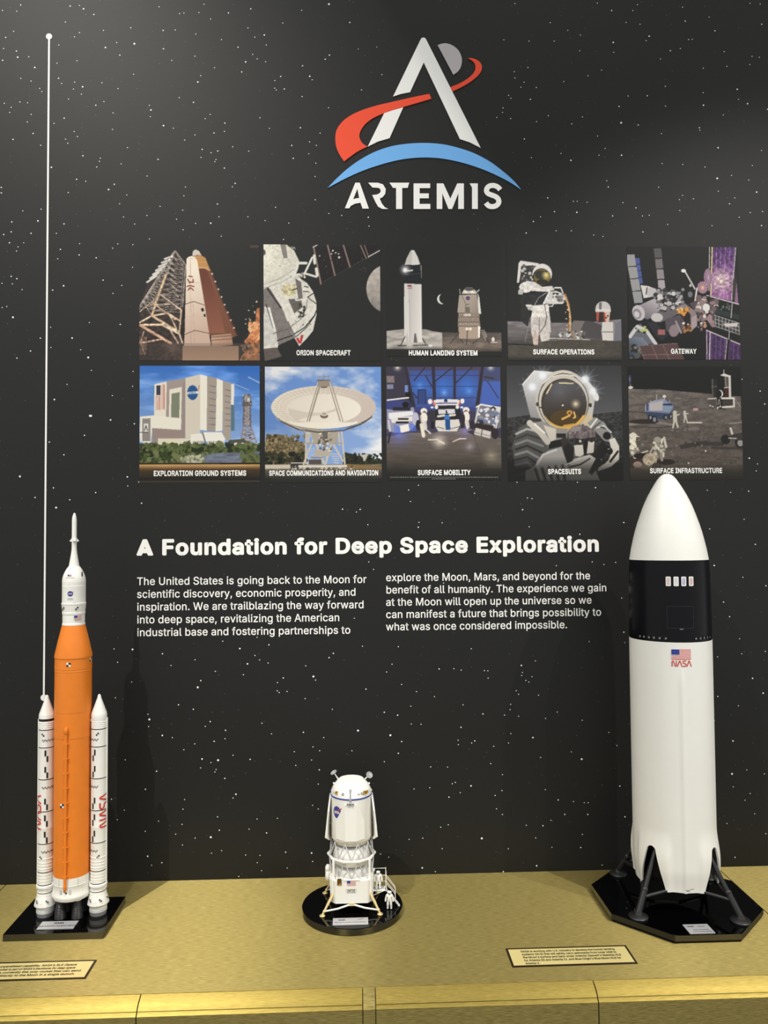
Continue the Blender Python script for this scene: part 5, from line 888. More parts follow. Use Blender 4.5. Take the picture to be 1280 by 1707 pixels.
for i in range(5): p.line([(340 + i * 70, 1100 - i * 8), (380 + i * 66, 1225)], 24, (110, 106, 104)); p.line([(370 + i * 70, 1090 - i * 8), (410 + i * 66, 1220)], 16, (206, 200, 198))
p.poly("880,640 960,580 1060,640 1130,760 1180,850 1050,820 960,720", (150, 148, 146))
for i in range(5): p.line([(900 + i * 40, 700 - i * 6), (980 + i * 36, 600 + i * 34)], 16, ((230, 90, 214, 70, 200)[i],) * 3)
p.put(p.mask("1100,810 1160,790 1205,880 1200,1010 1120,1080 980,1130 980,1100 1090,1020 1130,930"), (236, 230, 220)); p.line("1110,1030 1190,930", 24, (60, 58, 56))
p.put(p.mask("660,1100 740,1000 900,960 960,1000 960,1120 1000,1225 700,1225"), (206, 200, 194)); p.poly("610,800 660,780 690,860 740,880 730,1000 680,1060 640,960", (50, 48, 48)); p.poly("740,865 830,860 840,960 800,980 750,970", (226, 220, 210)); p.poly("885,820 950,825 940,940 870,950", (220, 212, 202)); p.poly("840,830 890,810 870,940 845,960", (44, 42, 42)); p.line("690,1085 800,1060 900,1000", 18, (90, 86, 84)); p.line("660,1060 800,1000", 14, (240, 234, 226))
p.poly("1000,900 1060,860 1110,880 1000,1060 920,1165 885,1140 960,1000", (40, 38, 38)); p.ell(1080, 770, 42, 40, (44, 42, 42)); p.ell(1105, 925, 34, 34, (36, 34, 34)); p.ell(1030, 1025, 38, 34, (38, 36, 36)); p.line("1040,850 960,960", 50, (48, 46, 46)); p.ell(1095, 905, 10, 8, (150, 148, 146)); p.ell(1020, 1010, 10, 8, (150, 148, 146)); p.ell(640, 830, 34, 44, (66, 60, 58)); p.ell(790, 820, 38, 40, (56, 52, 50)); p.ell(920, 800, 34, 36, (60, 56, 54)); p.ell(805, 825, 12, 14, (200, 196, 192))
mk = p.mask("680,730 720,680 800,655 880,670 960,720 960,780 900,790 820,800 740,790 690,800"); p.put(mk, (120, 110, 112)); p.grain(p.mask("680,730 720,680 800,655 880,670 960,720 960,780 700,850"), .4, 60, 60, 2); p.ell(760, 700, 60, 26, (150, 142, 142), -10)
for cx, cy, r in ((322, 275, 130), (430, 160, 120), (870, 195, 130), (945, 320, 110)):
    p.glow(cx, cy, r, (226, 232, 250), .9, 2.2); p.glow(cx, cy, 46, (255, 255, 255), 1.0, .8)
    for i in range(6):
        a = i * PI / 6 + .2; p.line([(cx - r * 1.1 * math.cos(a), cy - r * 1.1 * math.sin(a)), (cx + r * 1.1 * math.cos(a), cy + r * 1.1 * math.sin(a))], 4, (220, 226, 240), .35)
p.dim(980, 1110, .45); p.dim(600, 1000, .85); p.fade(1180, 1260, (50, 50, 50))
p.hang('photo_print', 'close-up photo print of an astronaut with round mirrored visor holding a rock', (844, 609.3, 1039, 801), ("SPACESUITS", 913, 968.3, 790.5))

# 10 --- base on the moon
p = Print(68, 60, 1215, 1190, (38, 38, 39))
mk = p.mask("68,285 220,290 380,288 520,305 850,330 1000,350 1205,360 1215,1190 68,1190"); p.put(mk, p.ramp((112, 104, 100), (92, 84, 78), 600, 300, 600, 1050)); p.grain(mk, .22, 14, 50, 4); p.grain(mk, .14, 60, 120, 2)
for a, w, c in (("68,450 400,440", 10, (84, 76, 72)), ("68,510 280,520", 14, (78, 70, 66)), ("68,640 300,610 500,640", 24, (146, 138, 132)), ("68,660 360,670 560,655", 10, (70, 64, 60)), ("600,860 760,830 1000,835", 44, (62, 56, 56)), ("900,870 1215,880", 22, (66, 60, 58)), ("620,690 760,680", 26, (130, 120, 114))): p.line(a, w, c, .8)
p.dots(70, (80, 660, 1200, 1040), 9, [(66, 60, 56), (140, 130, 124), (80, 74, 70)])
p.ell(88, 190, 14, 45, (66, 66, 96)); p.ell(88, 190, 7, 26, (110, 110, 140)); p.line("90,240 92,270", 7, (180, 176, 170)); p.ell(95, 272, 24, 14, (220, 214, 206))
p.ell(220, 610, 150, 24, (56, 50, 48)); p.put(p.mask("240,440 330,400 420,385 510,430 525,480 480,530 300,520 235,500"), p.ramp((176, 180, 200), (110, 124, 156), 300, 400, 480, 530)); p.poly("280,440 420,400 410,500 290,500", (196, 186, 186)); p.poly("410,435 500,430 515,450 420,450", (52, 60, 84)); p.poly("410,455 520,455 480,520 415,515", (140, 156, 180)); p.poly("245,430 275,430 270,500 245,500", (76, 84, 116)); p.poly("235,500 500,520 500,575 400,590 250,545", (66, 76, 100)); p.line("355,340 355,390", 6, (214, 210, 206)); p.ell(432, 360, 18, 15, (230, 226, 222)); p.line("432,365 432,395", 8, (206, 202, 200)); p.line("295,400 295,420", 6, (200, 196, 196)); p.line("487,395 487,415", 6, (206, 202, 200)); p.line("235,505 480,525", 12, (120, 130, 156))
for x, y, r in ((325, 590, 40), (285, 570, 30), (440, 570, 28), (490, 560, 26)): p.ell(x, y, r * .8, r, (44, 44, 50)); p.ell(x + 4, y, r * .4, r * .6, (140, 142, 150))
def man(x, y, h, c=(206, 200, 188), lean=0):
    p.ell(x + lean, y, h * .13, h * .13, c); p.line([(x + lean, y + h * .15), (x, y + h * .5)], h * .26, c); p.line([(x - h * .04, y + h * .5), (x - h * .14, y + h * .95)], h * .12, c); p.line([(x + h * .05, y + h * .5), (x + h * .17, y + h * .92)], h * .12, c); p.line([(x + lean, y + h * .22), (x + h * .28, y + h * .12)], h * .09, c)
man(535, 520, 155); man(640, 515, 105, (206, 200, 190), -6); p.line("660,620 800,622", 14, (214, 206, 196))
p.line("760,500 800,500", 5, (96, 90, 86)); p.rect(722, 478, 770, 500, (206, 186, 186)); p.line("726,490 768,490", 5, (200, 96, 96))
p.rect(1085, 150, 1108, 370, (216, 210, 204)); p.rect(1042, 160, 1085, 370, (86, 80, 76)); p.poly("1000,150 1040,130 1105,155 1105,170 1040,160", (226, 220, 214)); p.line("1040,95 1040,130", 5, (206, 200, 196)); p.line("1042,275 1105,265", 8, (220, 214, 206)); p.rect(1040, 280, 1082, 365, (70, 46, 42)); p.line("1055,170 1060,260", 12, (140, 134, 130))
p.poly("910,190 965,190 965,370 915,375", (50, 49, 49)); p.line("920,190 924,375", 14, (96, 92, 88)); p.line("915,262 965,262", 8, (110, 104, 100)); p.rect(965, 320, 1040, 490, (34, 33, 33)); p.put(p.emask(990, 335, 36, 40) & ~p.emask(978, 335, 36, 40), (240, 236, 230))
p.rect(880, 375, 950, 470, (86, 80, 76)); p.line("875,385 950,380", 14, (190, 184, 178)); p.rect(1020, 380, 1140, 470, (70, 66, 63)); p.line("1015,380 1135,378 1135,460 1020,468", 18, (226, 220, 212)); p.line("1145,380 1205,470", 5, (170, 164, 158)); p.line("985,390 965,490", 6, (190, 184, 178)); p.line("990,390 1000,480", 5, (170, 166, 160)); p.dots(10, (890, 450, 1000, 490), 9, [(214, 206, 200), (60, 56, 54)])
p.ell(1040, 790, 48, 48, (46, 44, 44)); p.ell(1185, 820, 52, 56, (50, 48, 48)); p.ell(1190, 825, 30, 32, (160, 154, 150)); p.poly("1060,760 1120,740 1215,720 1215,800 1100,790", (66, 62, 62)); p.line("1095,680 1110,730", 22, (214, 208, 202)); p.line("1110,690 1180,620", 5, (120, 114, 112)); p.line("1080,630 1215,620", 10, (150, 146, 142)); p.line("1075,775 1150,780", 8, (226, 222, 218))
p.ell(60, 1010, 140, 60, (50, 44, 42), 0, .8); p.ell(430, 1010, 100, 30, (52, 46, 44)); p.dots(60, (72, 730, 165, 960), 19, [(214, 206, 188), (150, 142, 130), (90, 84, 78), (236, 228, 208)]); p.ell(110, 750, 40, 28, (220, 214, 200)); p.dots(70, (320, 780, 420, 960), 17, [(190, 182, 166), (110, 104, 96), (150, 142, 130), (222, 214, 200)]); p.line("420,770 440,860", 24, (206, 200, 190)); p.ell(355, 790, 34, 30, (160, 152, 140)); p.line("310,860 280,915", 14, (180, 172, 160)); p.line("390,930 395,990", 26, (150, 142, 130)); p.line("190,920 255,900", 10, (220, 212, 196)); p.ell(190, 950, 80, 30, (48, 42, 40))
mk = p.emask(275, 985, 72, 62); p.put(mk, (170, 156, 136)); p.grain(p.emask(275, 985, 72, 62), .4, 60, 60, 2); p.ell(150, 1035, 45, 32, (150, 128, 118)); p.ell(235, 1065, 60, 22, (112, 100, 88)); p.ell(340, 1050, 50, 34, (70, 66, 58)); p.ell(838, 902, 8, 9, (240, 236, 230)); p.line("842,910 842,980", 3, (90, 84, 80)); p.ell(662, 1022, 10, 8, (214, 206, 200))
p.fade(1010, 1130, (58, 54, 50)); p.fade(1120, 1195, (50, 47, 44))
p.hang('photo_print', 'photo print of astronauts and a blue-grey rover on the lunar plain', (1046.3, 611, 1238.8, 799.5), ("SURFACE INFRASTRUCTURE", 1083, 1203.5, 789))

# ------------------------------------------------------------------ shared model marks
def around(cx, cy, r, th0, z0, lift=0.0004):
    """(u, v) in metres on a cylinder, centred on angle th0 and height z0"""
    def f(u, v, h=0.0):
        a = th0 + u / r; q = r + lift + h
        return (cx + q * math.cos(a), cy + q * math.sin(a), z0 + v)
    return f
def quad(mb, place, u0, v0, u1, v1, material, n=3):
    for i in range(n):
        a, b_ = u0 + (u1 - u0) * i / n, u0 + (u1 - u0) * (i + 1) / n
        mb.face([place(a, v0), place(b_, v0), place(b_, v1), place(a, v1)], material)
def flag(mb, place, w, h, faded=False):
    quad(mb, place, -w / 2, -h / 2, w / 2, h / 2, M_PAPER, 6)
    up = lambda k: (lambda u, v, hh=0.0: place(u, v, 0.0002 * k + hh))
    for i in range(7):
        v = -h / 2 + h * (2 * i) / 13
        quad(mb, up(1), -w / 2, v, w / 2, v + h / 13, M_PINK if faded else M_RED, 6)
    quad(mb, up(2), -w / 2, -h / 2 + h * 6 / 13, -w * 0.10, h / 2, M_BLUE, 4)
def roundel(mb, place, rx, ry):
    up = lambda k: (lambda u, v, hh=0.0: place(u, v, 0.0002 * k + hh))
    mb.face([place(rx * math.cos(a * PI / 14), ry * math.sin(a * PI / 14)) for a in range(28)], M_BLUE)
    mb.text("NASA", ry * 0.80, lambda u, v, h=0.0: up(1)(u, v - ry * 0.22, h), M_PAPER, 0.03, rx / ry * 0.85, 0.0, 'C')
    mb.ribbon([(-rx * 0.75, -ry * .45), (0, -ry * .1), (rx * 1.15, ry * .75)], ry * 0.035, up(2), M_RED)
    mb.ribbon([(rx * .1, ry * .35), (rx * 1.15, ry * .78)], ry * 0.05, up(2), M_RED)
# red rounded agency letters drawn as single strokes (units of letter height)
WORM = [[(0, 0), (0, .78), (.05, .93), (.16, .98), (.26, .92), (.52, .08), (.62, .01), (.73, .06), (.77, .2), (.77, 1)],
        [(.98, 0), (1.30, .92), (1.38, 1.0), (1.46, .92), (1.78, 0)],
        [(2.56, 1), (2.12, 1), (2.0, .93), (1.97, .78), (2.02, .62), (2.14, .55), (2.40, .52), (2.52, .44), (2.55, .27), (2.50, .1), (2.38, 0), (1.94, 0)],
        [(2.74, 0), (3.06, .92), (3.14, 1.0), (3.22, .92), (3.54, 0)]]
def worm(mb, place, h, turn=False, w=0.075):
    W = 3.54
    for st in WORM:
        pts = []
        for (x0, y0), (x1, y1) in zip(st, st[1:]):
            n = 3
            pts += [(x0 + (x1 - x0) * i / n, y0 + (y1 - y0) * i / n) for i in range(n)]
        pts.append(st[-1])
        pts = [((x - W / 2) * h, (y - .5) * h) for x, y in pts]
        if turn: pts = [(-y, x) for x, y in pts]
        mb.ribbon(pts, w * h, place, M_RED)
def checker(mb, place, s):
    """two black squares touching at a corner"""
    quad(mb, place, -s, 0, 0, s, M_INK, 1); quad(mb, place, 0, -s, s, 0, M_INK, 1)
def label_plate(name, parent, x0, y0, x1, y1, z, lines, skew=0.0):
    q = MB(); b4 = [(x0, y0, z), (x1, y0, z), (x1, y1, z), (x0, y1, z)]
    q.prism(b4, [(x, y, z + .0012) for x, y, _ in b4], M_SILVER)
    for s, size, u, v, wt in lines:
        q.text(s, size, lambda a, c, h=0.0: (x0 + (x1 - x0) * u + a, y0 + (y1 - y0) * v + c, z + .0014 + h), M_INK, wt, 1, 0, 'C')
    return q.build(name, parent, 0)

# ------------------------------------------------------------------ left: tall orange rocket with two boosters
zb = 0.0145
FLc, FRc, BRc, BLc = on_top(6.6, 1555, zb), on_top(170, 1557, zb), on_top(209, 1494, zb), on_top(58, 1499, zb)
bx0, bx1 = (FLc.x + BLc.x) / 2, (FRc.x + BRc.x) / 2
by0, by1 = (FLc.y + FRc.y) / 2, (BRc.y + BLc.y) / 2
YR = (by0 + by1) / 2 + 0.004
XR = at(120.6, 1380, YR).x
kR = at(121, 1200, YR).x - at(120, 1200, YR).x
zr = lambda y: at(121, y, YR).z
rocket = thing('rocket_model', 'tall orange and white rocket model with two white side boosters on a black plinth', 'model', (XR, YR, 0))
q = MB(); q.prism([(bx0, by0, 0), (bx1, by0, 0), (bx1, by1, 0), (bx0, by1, 0)], [(bx0, by0, zb), (bx1, by0, zb), (bx1, by1, zb), (bx0, by1, zb)], M_GLOSS, M_EDGE)
q.build('plinth', rocket, 0)
pa, pb_ = on_top(60.5, 1550, zb), on_top(121.5, 1549, zb); pc = on_top(74, 1537, zb)
label_plate('label_plate', rocket, pa.x, pa.y, pb_.x, pc.y, zb, (("Space Launch System Block 1", 0.0095, .5, .30, .012), ("NASA", 0.011, .5, .66, .03)))
rc = 29.4 * kR
O_, W_ = M_ORANGE, M_WHITE
z_ = zr
# core stage
prof = [(rc * .98, z_(1453))]; mats = []
for y, r, mm in ((1226.6, rc, O_), (1225.0, rc * 1.014, M_ORANGE_L), (1184.4, rc, O_), (1183.2, rc * 1.01, M_ORANGE_L), (1117.5, rc, O_), (1116, rc * 1.012, M_ORANGE_L), (1114.5, rc, O_), (1113, rc * 1.012, M_ORANGE_L), (1095.5, rc, O_), (1094.5, rc * 1.025, O_), (1090.5, rc * 1.02, O_), (1066, 23.9 * kR * 1.03, O_), (1041.5, 18.6 * kR, O_)):
    if mm is M_ORANGE_L: prof.append((prof[-1][0] if False else rc, z_(y) - .0004)); mats.append(O_)
    prof.append((r, z_(y))); mats.append(mm)
q = MB(); q.lathe([(rc, z_(1453))] + prof[1:], O_, (XR, YR, 0), 64, mats=mats)
pl = lambda th, y, r=rc, cx=XR: around(cx, YR, r, math.radians(th), z_(y), 0.0006)
for th, y in ((-85, 1103.5), (-5, 1099), (-103, 1333.5)):
    P_ = pl(th, y); s = 3.3 * kR
    quad(q, P_, -s, -s, s, s, M_PAPER, 2)
    U_ = lambda u, v, h=0.0: P_(u, v, .0003)
    quad(q, U_, 0, 0, s, s, M_INK, 1); quad(q, U_, -s, -s, 0, 0, M_INK, 1)
core = q.build('core_stage', rocket, 11)
# feed line down the front
q = MB(); a = math.radians(-90); fx, fy = XR + (rc + .003) * math.cos(a), YR + (rc + .003) * math.sin(a)
q.tube((fx, fy, z_(1470)), (fx, fy, z_(1215)), 2.3 * kR, O_, seg=12)
q.lathe([(2.1 * kR, 0), (3.4 * kR, .003), (3.5 * kR, .010), (2.6 * kR, .0145), (0, .0165)], O_, (fx, fy, z_(1217)), 14)
for y in range(1232, 1460, 24): q.box((fx - 4.0 * kR, fy - 1.5 * kR, z_(y) - .0009), (fx + 4.0 * kR, fy + 2.6 * kR, z_(y) + .0009), O_)
q.lathe([(1.3 * kR, 0), (2.6 * kR, .004), (2.6 * kR, .014), (2.2 * kR, .016)], O_, (fx, fy, z_(1472)), 12)
q.build('feed_line', rocket, 35)
# white engine section with flared skirt
q = MB(); q.lathe([(23 * kR, z_(1492)), (29 * kR, z_(1491)), (31.5 * kR, z_(1486)), (31.5 * kR, z_(1483)), (29.8 * kR, z_(1480)), (29.6 * kR, z_(1466)), (29.9 * kR, z_(1465.5)), (29.5 * kR, z_(1465)), (29.5 * kR, z_(1453))], M_WHITE, (XR, YR, 0), 64)
for i in range(12):
    a = math.radians(i * 30 + 8); q.face([around(XR, YR, 29.6 * kR, a, z_(1454))(u, v) for u, v in ((-.0004, 0), (.0004, 0), (.0004, -.016), (-.0004, -.016))], M_LGREY)
P_ = around(XR, YR, 30 * kR, math.radians(-90), z_(1474), .0006); checker(q, P_, 2.6 * kR)
for s in (-1, 1):
    for j in range(4): quad(q, P_, s * 7.5 * kR - 2 * kR, -.0045 + j * .0025, s * 7.5 * kR + 2 * kR, -.0033 + j * .0025, M_LGREY, 2)
for i in range(4):
    a = math.radians(45 + 90 * i); q.ball((XR + 22 * kR * math.cos(a), YR + 22 * kR * math.sin(a), z_(1489)), 8 * kR, M_WHITE, (1, 1, .7), 14)
q.build('engine_section', rocket, 35)
for i in range(4):
    a = math.radians(45 + 90 * i); q = MB()
    ex, ey = XR + 19.5 * kR * math.cos(a), YR + 19.5 * kR * math.sin(a)
    pr = []; z0, z1 = zb, z_(1494) ; n = 11
    for j in range(n + 1):
        t = j / n; r = (9.0 * (1 - t) ** .8 + 4.0 * t ** .6 * 1.0 if t < 1 else 4.0) * kR
        r = (8.8 - 4.4 * t ** 1.7) * kR
        pr += [(r, z0 + (z1 - z0) * t), (r * 1.07, z0 + (z1 - z0) * (t + .3 / n)), (r * 1.07, z0 + (z1 - z0) * (t + .55 / n))]
    q.lathe(pr[:-2], M_DARK, (ex, ey, 0), 24); q.build('engine_nozzle', rocket, 30)
# upper white stage, capsule and escape tower
us = [(18.6, 1041.2), (18.4, 1038.5), (17.9, 1038), (17.9, 1024), (18.5, 1023), (18.5, 1019.5), (18.2, 1019), (19.4, 1008), (19.8, 1007), (19.8, 1004.5), (18.9, 1004), (18.9, 977.6), (19.0, 977), (19.0, 976.2), (18.8, 975.5), (19.0, 969), (18.9, 968.6)]
q = MB(); q.lathe([(r * kR, z_(y)) for r, y in us], M_WHITE, (XR, YR, 0), 56)
P_ = around(XR, YR, 18.9 * kR, math.radians(-88), z_(988.5)); roundel(q, P_, 4.5 * kR, 4.5 * kR)
q.text("esa", .0105, lambda u, v, h=0.0: around(XR, YR, 18.9 * kR, math.radians(-88), z_(998.5))(u, v, h), M_LGREY, .02, 1, 0, 'C')
P_ = around(XR, YR, 18.2 * kR, math.radians(-49), z_(1028.3), .0010); flag(q, P_, 12.5 * kR, 7.6 * kR, True)
for th, y in ((-56, 1013), (-128, 1013)):
    P_ = around(XR, YR, 19.1 * kR, math.radians(th), z_(y), .0009); s = 2.7 * kR
    quad(q, P_, -s, -s, 0, 0, M_INK, 1); quad(q, P_, 0, 0, s, s, M_INK, 1)
for y, th in ((1003, -70), (1003, -62), (974, -95)): quad(q, around(XR, YR, 19.0 * kR, math.radians(th), z_(y), .0006), -.0016, -.0003, .0016, .0003, M_GREY, 1)
q.build('upper_stage', rocket, 11)
og = [(18.9, 968.6), (18.7, 965), (17.6, 960), (15.5, 954.5), (12.6, 949), (9.6, 944.8), (8.7, 944), (8.3, 942.5), (7.2, 936), (6.0, 929), (4.9, 922), (4.2, 915.5), (4.0, 905), (4.4, 902.5), (4.6, 899), (4.2, 896.5), (4.0, 894), (3.9, 866), (3.2, 861), (2.0, 857), (1.2, 855.5), (0, 855)]
q = MB(); q.lathe([(r * kR, z_(y)) for r, y in og], M_WHITE, (XR, YR, 0), 48)
P_ = around(XR, YR, 16.9 * kR, math.radians(-94), z_(958.8), .0010)
P2 = lambda u, v, h=0.0: (lambda p, t: (XR + (p[0] - XR) * t, YR + (p[1] - YR) * t, p[2]))(P_(u, v, h), 1 - max(0, v) * 22 * .25)
flag(q, P2, 6.3 * kR, 3.8 * kR, True)
q.text("UNITED STATES", .0035, lambda u, v, h=0.0: around(XR, YR, 18.0 * kR, math.radians(-92), z_(963), .0008)(u, v, h), M_GREY, .02, 1, 0, 'C')
P_ = around(XR, YR, 17.4 * kR, math.radians(-24), z_(957.5), .0006); quad(q, P_, -1.3 * kR, -4.6 * kR, 1.3 * kR, 4.6 * kR, M_INK, 1)
esc = q.build('escape_tower', rocket, 35)
for i in range(4):
    a = math.radians(-70 + 90 * i + 2); q = MB(); ux, uy = math.cos(a), math.sin(a); vx, vy = -uy, ux
    def ring(r, w, z): return [(XR + ux * r + vx * w, YR + uy * r + vy * w, z), (XR + ux * r - vx * w, YR + uy * r - vy * w, z)]
    A = ring(3.6 * kR, 2.2 * kR, z_(897)); B_ = ring(7.8 * kR, 1.6 * kR, z_(901.8)); D_ = ring(3.9 * kR, 2.2 * kR, z_(903.5))
    q.idx(A + B_ + D_, [(0, 1, 3, 2), (2, 3, 5, 4), (0, 2, 4), (1, 5, 3), (0, 4, 5, 1)], M_WHITE); q.build('nozzle_shroud', esc, 0)
# boosters: built once, then copied across
def booster(cx, side):
    rb = 12.6 * kR
    segs = [(1487, 12.6, W_), (1483.6, 12.6, W_), (1482.6, 13.3, M_INK), (1481.9, 12.6, W_), (1476.5, 12.6, W_), (1475, 14.6, W_), (1472, 14.6, W_), (1470.6, 12.7, W_), (1469.4, 12.8, M_INK), (1468.6, 12.6, W_)]
    for y in (1463, 1458, 1453): segs += [(y + 1, 12.6, W_), (y, 13.0, W_), (y - 1, 12.6, W_)]
    segs += [(1449.3, 12.6, W_), (1448.2, 12.9, M_INK), (1447.4, 12.6, W_)]
    for y in (1443, 1438, 1433): segs += [(y + 1, 12.6, W_), (y, 13.1, W_), (y - 1, 12.6, W_)]
    segs += [(1427.5, 12.6, W_), (1426.4, 13.2, W_), (1425.4, 12.6, W_), (1402.6, 12.6, W_), (1401.4, 12.75, M_INK), (1400.8, 12.6, W_), (1376.6, 12.6, W_), (1376, 12.7, W_), (1375.4, 12.6, W_), (1349, 12.6, W_), (1347.8, 12.75, M_INK), (1347.2, 12.6, W_), (1323, 12.6, W_), (1322.5, 12.7, W_), (1322, 12.6, W_), (1296.2, 12.6, W_), (1295, 12.75, M_INK), (1294.4, 12.6, W_), (1269, 12.6, W_), (1268.5, 12.7, W_), (1268, 12.6, W_), (1243.6, 12.6, W_), (1242.4, 12.75, M_INK), (1241.8, 12.6, W_), (1214.6, 12.6, W_), (1213.4, 12.75, M_INK), (1212.8, 12.6, W_)]
    for y in (1209, 1205.5, 1202): segs += [(y + .8, 12.4, W_), (y, 12.9, W_), (y - .8, 12.4, W_)]
    segs += [(1199.6, 12.5, W_)] + ([(1195.4, 12.9, M_INK)] if side < 0 else [(1195.4, 12.7, W_)]) + [(1194.8, 12.7, W_), (1191, 12.6, W_), (1188, 12.1, W_), (1163.5, 3.2, W_), (1160.5, 2.6, W_), (1158.4, 1.5, W_), (1157.4, 0, W_)]
    for i in range(1, len(segs)):                         # black rings two pixels of the photo deep
        y, r, mm = segs[i]
        if mm is M_INK and abs(segs[i - 1][0] - y) < 2:
            segs[i - 1] = (y + 1.2, *segs[i - 1][1:]); segs[i] = (y - .5, r, mm); segs[i + 1] = (y - .9, *segs[i + 1][1:])
    pr = [(segs[0][1] * kR, z_(segs[0][0]))]; ms = []
    for y, r, mm in segs[1:]:
        pr.append((r * kR, z_(y))); ms.append(mm)
    q = MB(); q.lathe(pr, W_, (cx, YR, 0), 48, mats=ms)
    d = lambda th: math.radians(-90 + (th if side < 0 else -th))      # + is toward the core for the left one
    pt = lambda th, y: around(cx, YR, rb, d(th), z_(y), .0006)
    sg = 1 if side < 0 else -1
    for y in (1221.5, 1424): 
        P_ = pt(-6 if y < 1300 else -16, y); s = 2.4 * kR
        quad(q, P_, *sorted((-sg * s, 0))[:1], 0, max(-sg * s, 0), s, M_INK, 1); quad(q, P_, min(0, sg * s), -s, max(0, sg * s), 0, M_INK, 1)
    for y in (1230.5, 1308.5, 1414.5):
        for i in range(17):
            P_ = pt(-10 + i * 5.6, y); v = (.0006, -.0012, -.0030, -.0012)[i % 4]
            quad(q, P_, -.00085, v, .00085, v + .0018, M_INK, 1)
    for y in (1256.5, 1283.5, 1336, 1363.5, 1390.5):
        quad(q, pt(13, y), -1.35 * kR, 0, 1.35 * kR, 9.6 * kR, M_INK, 1); quad(q, pt(27, y), -1.35 * kR, -9.6 * kR, 1.35 * kR, 0, M_INK, 1)
    worm(q, around(cx, YR, rb, math.radians(-28) if side > 0 else math.radians(-146), z_(1349), .0009), 15.5 * kR, True, .085)
    o = q.build('booster', rocket, 11)
    a = 0 if side > 0 else PI
    q = MB(); x0 = cx + side * 12.2 * kR; x1 = cx + side * 14.2 * kR
    q.box((min(x0, x1), YR - 1.6 * kR, z_(1480)), (max(x0, x1), YR + 1.6 * kR, z_(1197)), W_); q.build('cable_tunnel', o, 0)
    q = MB(); q.lathe([(17.2, 1506), (17.9, 1503.5), (17.2, 1499.5), (15.0, 1491), (14.6, 1489.6), (13.2, 1488.8), (12.9, 1486.6)] and [(r * kR, z_(y)) for r, y in ((16.4, 1506), (17.6, 1504.6), (17.5, 1503.4), (13.9, 1490), (13.6, 1489.2), (13.4, 1486.4))], W_, (cx, YR, 0), 40)
    for th in (-30, 30, 80):
        P_ = around(cx, YR, 16.4 * kR, math.radians(-90 + th), z_(1495.5), .0010); s = 2.2 * kR
        T_ = lambda u, v, h=0.0: (lambda p: (cx + (p[0] - cx) * (1 - v * 17), YR + (p[1] - YR) * (1 - v * 17), p[2]))(P_(u, v, h))
        quad(q, T_, -s, 0, 0, s, M_INK, 1); quad(q, T_, 0, -s, s, 0, M_INK, 1)
    for th in (-5, 5): quad(q, around(cx, YR, 17.1 * kR, math.radians(-90 + th), z_(1498.5), .0012), -.0014, -.0003, .0014, .0003, M_GREY, 1)
    q.build('aft_skirt', o, 35)
    q = MB(); q.lathe([(r * kR, z) for r, z in ((13.0, zb), (14.2, zb + .008), (14.4, zb + .0085), (14.0, zb + .018), (12.6, z_(1500)))], W_, (cx, YR, 0), 36, mats=[M_GREY, M_LGREY, W_, W_]); q.build('nozzle', o, 35)
    q = MB(); xa = cx - side * 12 * kR; xb = XR + side * 28 * kR
    q.tube((xa, YR - .004, z_(1472)), (xb, YR - .004, z_(1468)), 2.0 * kR, W_); q.build('attach_strut', o, 35)
    q = MB(); q.tube((xa, YR, z_(1201)), (xb, YR, z_(1201)), 2.0 * kR, W_); q.build('attach_strut', o, 35)
booster(XR - 43.6 * kR, -1)
booster(XR + 43.6 * kR, 1)

# ------------------------------------------------------------------ right: big white lander rocket on an octagonal stand
zo = 0.0175
oc = [on_top(x, y, zo) for x, y in ((987, 1474), (1019.6, 1527), (1126, 1558.5), (1237.6, 1558.5), (1271.5, 1517), (1219.5, 1466.5))]
XS = (oc[0].x + oc[1].x + oc[4].x + oc[5].x) / 4
RO = ((oc[4].x + oc[5].x) - (oc[0].x + oc[1].x)) / 4
YS = (oc[2].y + oc[3].y) / 2 + RO
YS = min(YS, -RO - 0.004)
kS = at(1121, 1200, YS).x - at(1120, 1200, YS).x
HX = (at(1052.5, 1075, YS).x + at(1181, 1090, YS).x + at(1058.5, 1365, YS).x + at(1187.5, 1365, YS).x) / 4
RH = ((at(1181, 1090, YS).x - at(1052.5, 1075, YS).x) + (at(1187.5, 1365, YS).x - at(1058.5, 1365, YS).x)) / 4
zs = lambda y: at(1118, y, YS).z
ship = thing('spaceship_model', 'big white pointed spaceship model with a black band on a black octagonal stand', 'model', (HX, YS, 0))
def octagon(r, z): return [(XS + r / math.cos(PI / 8) * math.cos(PI / 8 + i * PI / 4), YS + r / math.cos(PI / 8) * math.sin(PI / 8 + i * PI / 4), z) for i in range(8)]
q = MB(); q.prism(octagon(RO, .006), octagon(RO, zo), M_GLOSS, M_EDGE); q.prism(octagon(RO - .003, 0.0), octagon(RO - .003, .006), M_BLACK, M_BLACK); q.build('stand', ship, 0)
LEGS = [math.radians(a) for a in (-143, -53, 37, 127)]
FACE = math.radians(-98)
z_cone, z_band, z_low = zs(932.5), zs(1062.5), zs(1482)
z_bay = at(1087, 1414, YS - RH * .8).z
z_rim = at(1142, 1491, YS - RH).z
def ang(d): return (d + PI) % (2 * PI) - PI
def sst(t): t = max(0.0, min(1.0, t)); return t * t * (3 - 2 * t)
z_fair = zs(1362)
def rad(th, z):
    r = RH
    r += .0030 * math.exp(-(ang(th - FACE) / .055) ** 2) * sst((zs(1104) - z) / .02)
    f = sst((z_fair - z) / .075)
    k = max(1 / (1 + math.exp((abs(ang(th - l)) - .43) / .028)) for l in LEGS)
    r += .0078 * k * f
    r -= .0045 * sst((z_rim + .05 - z) / .05)
    return r
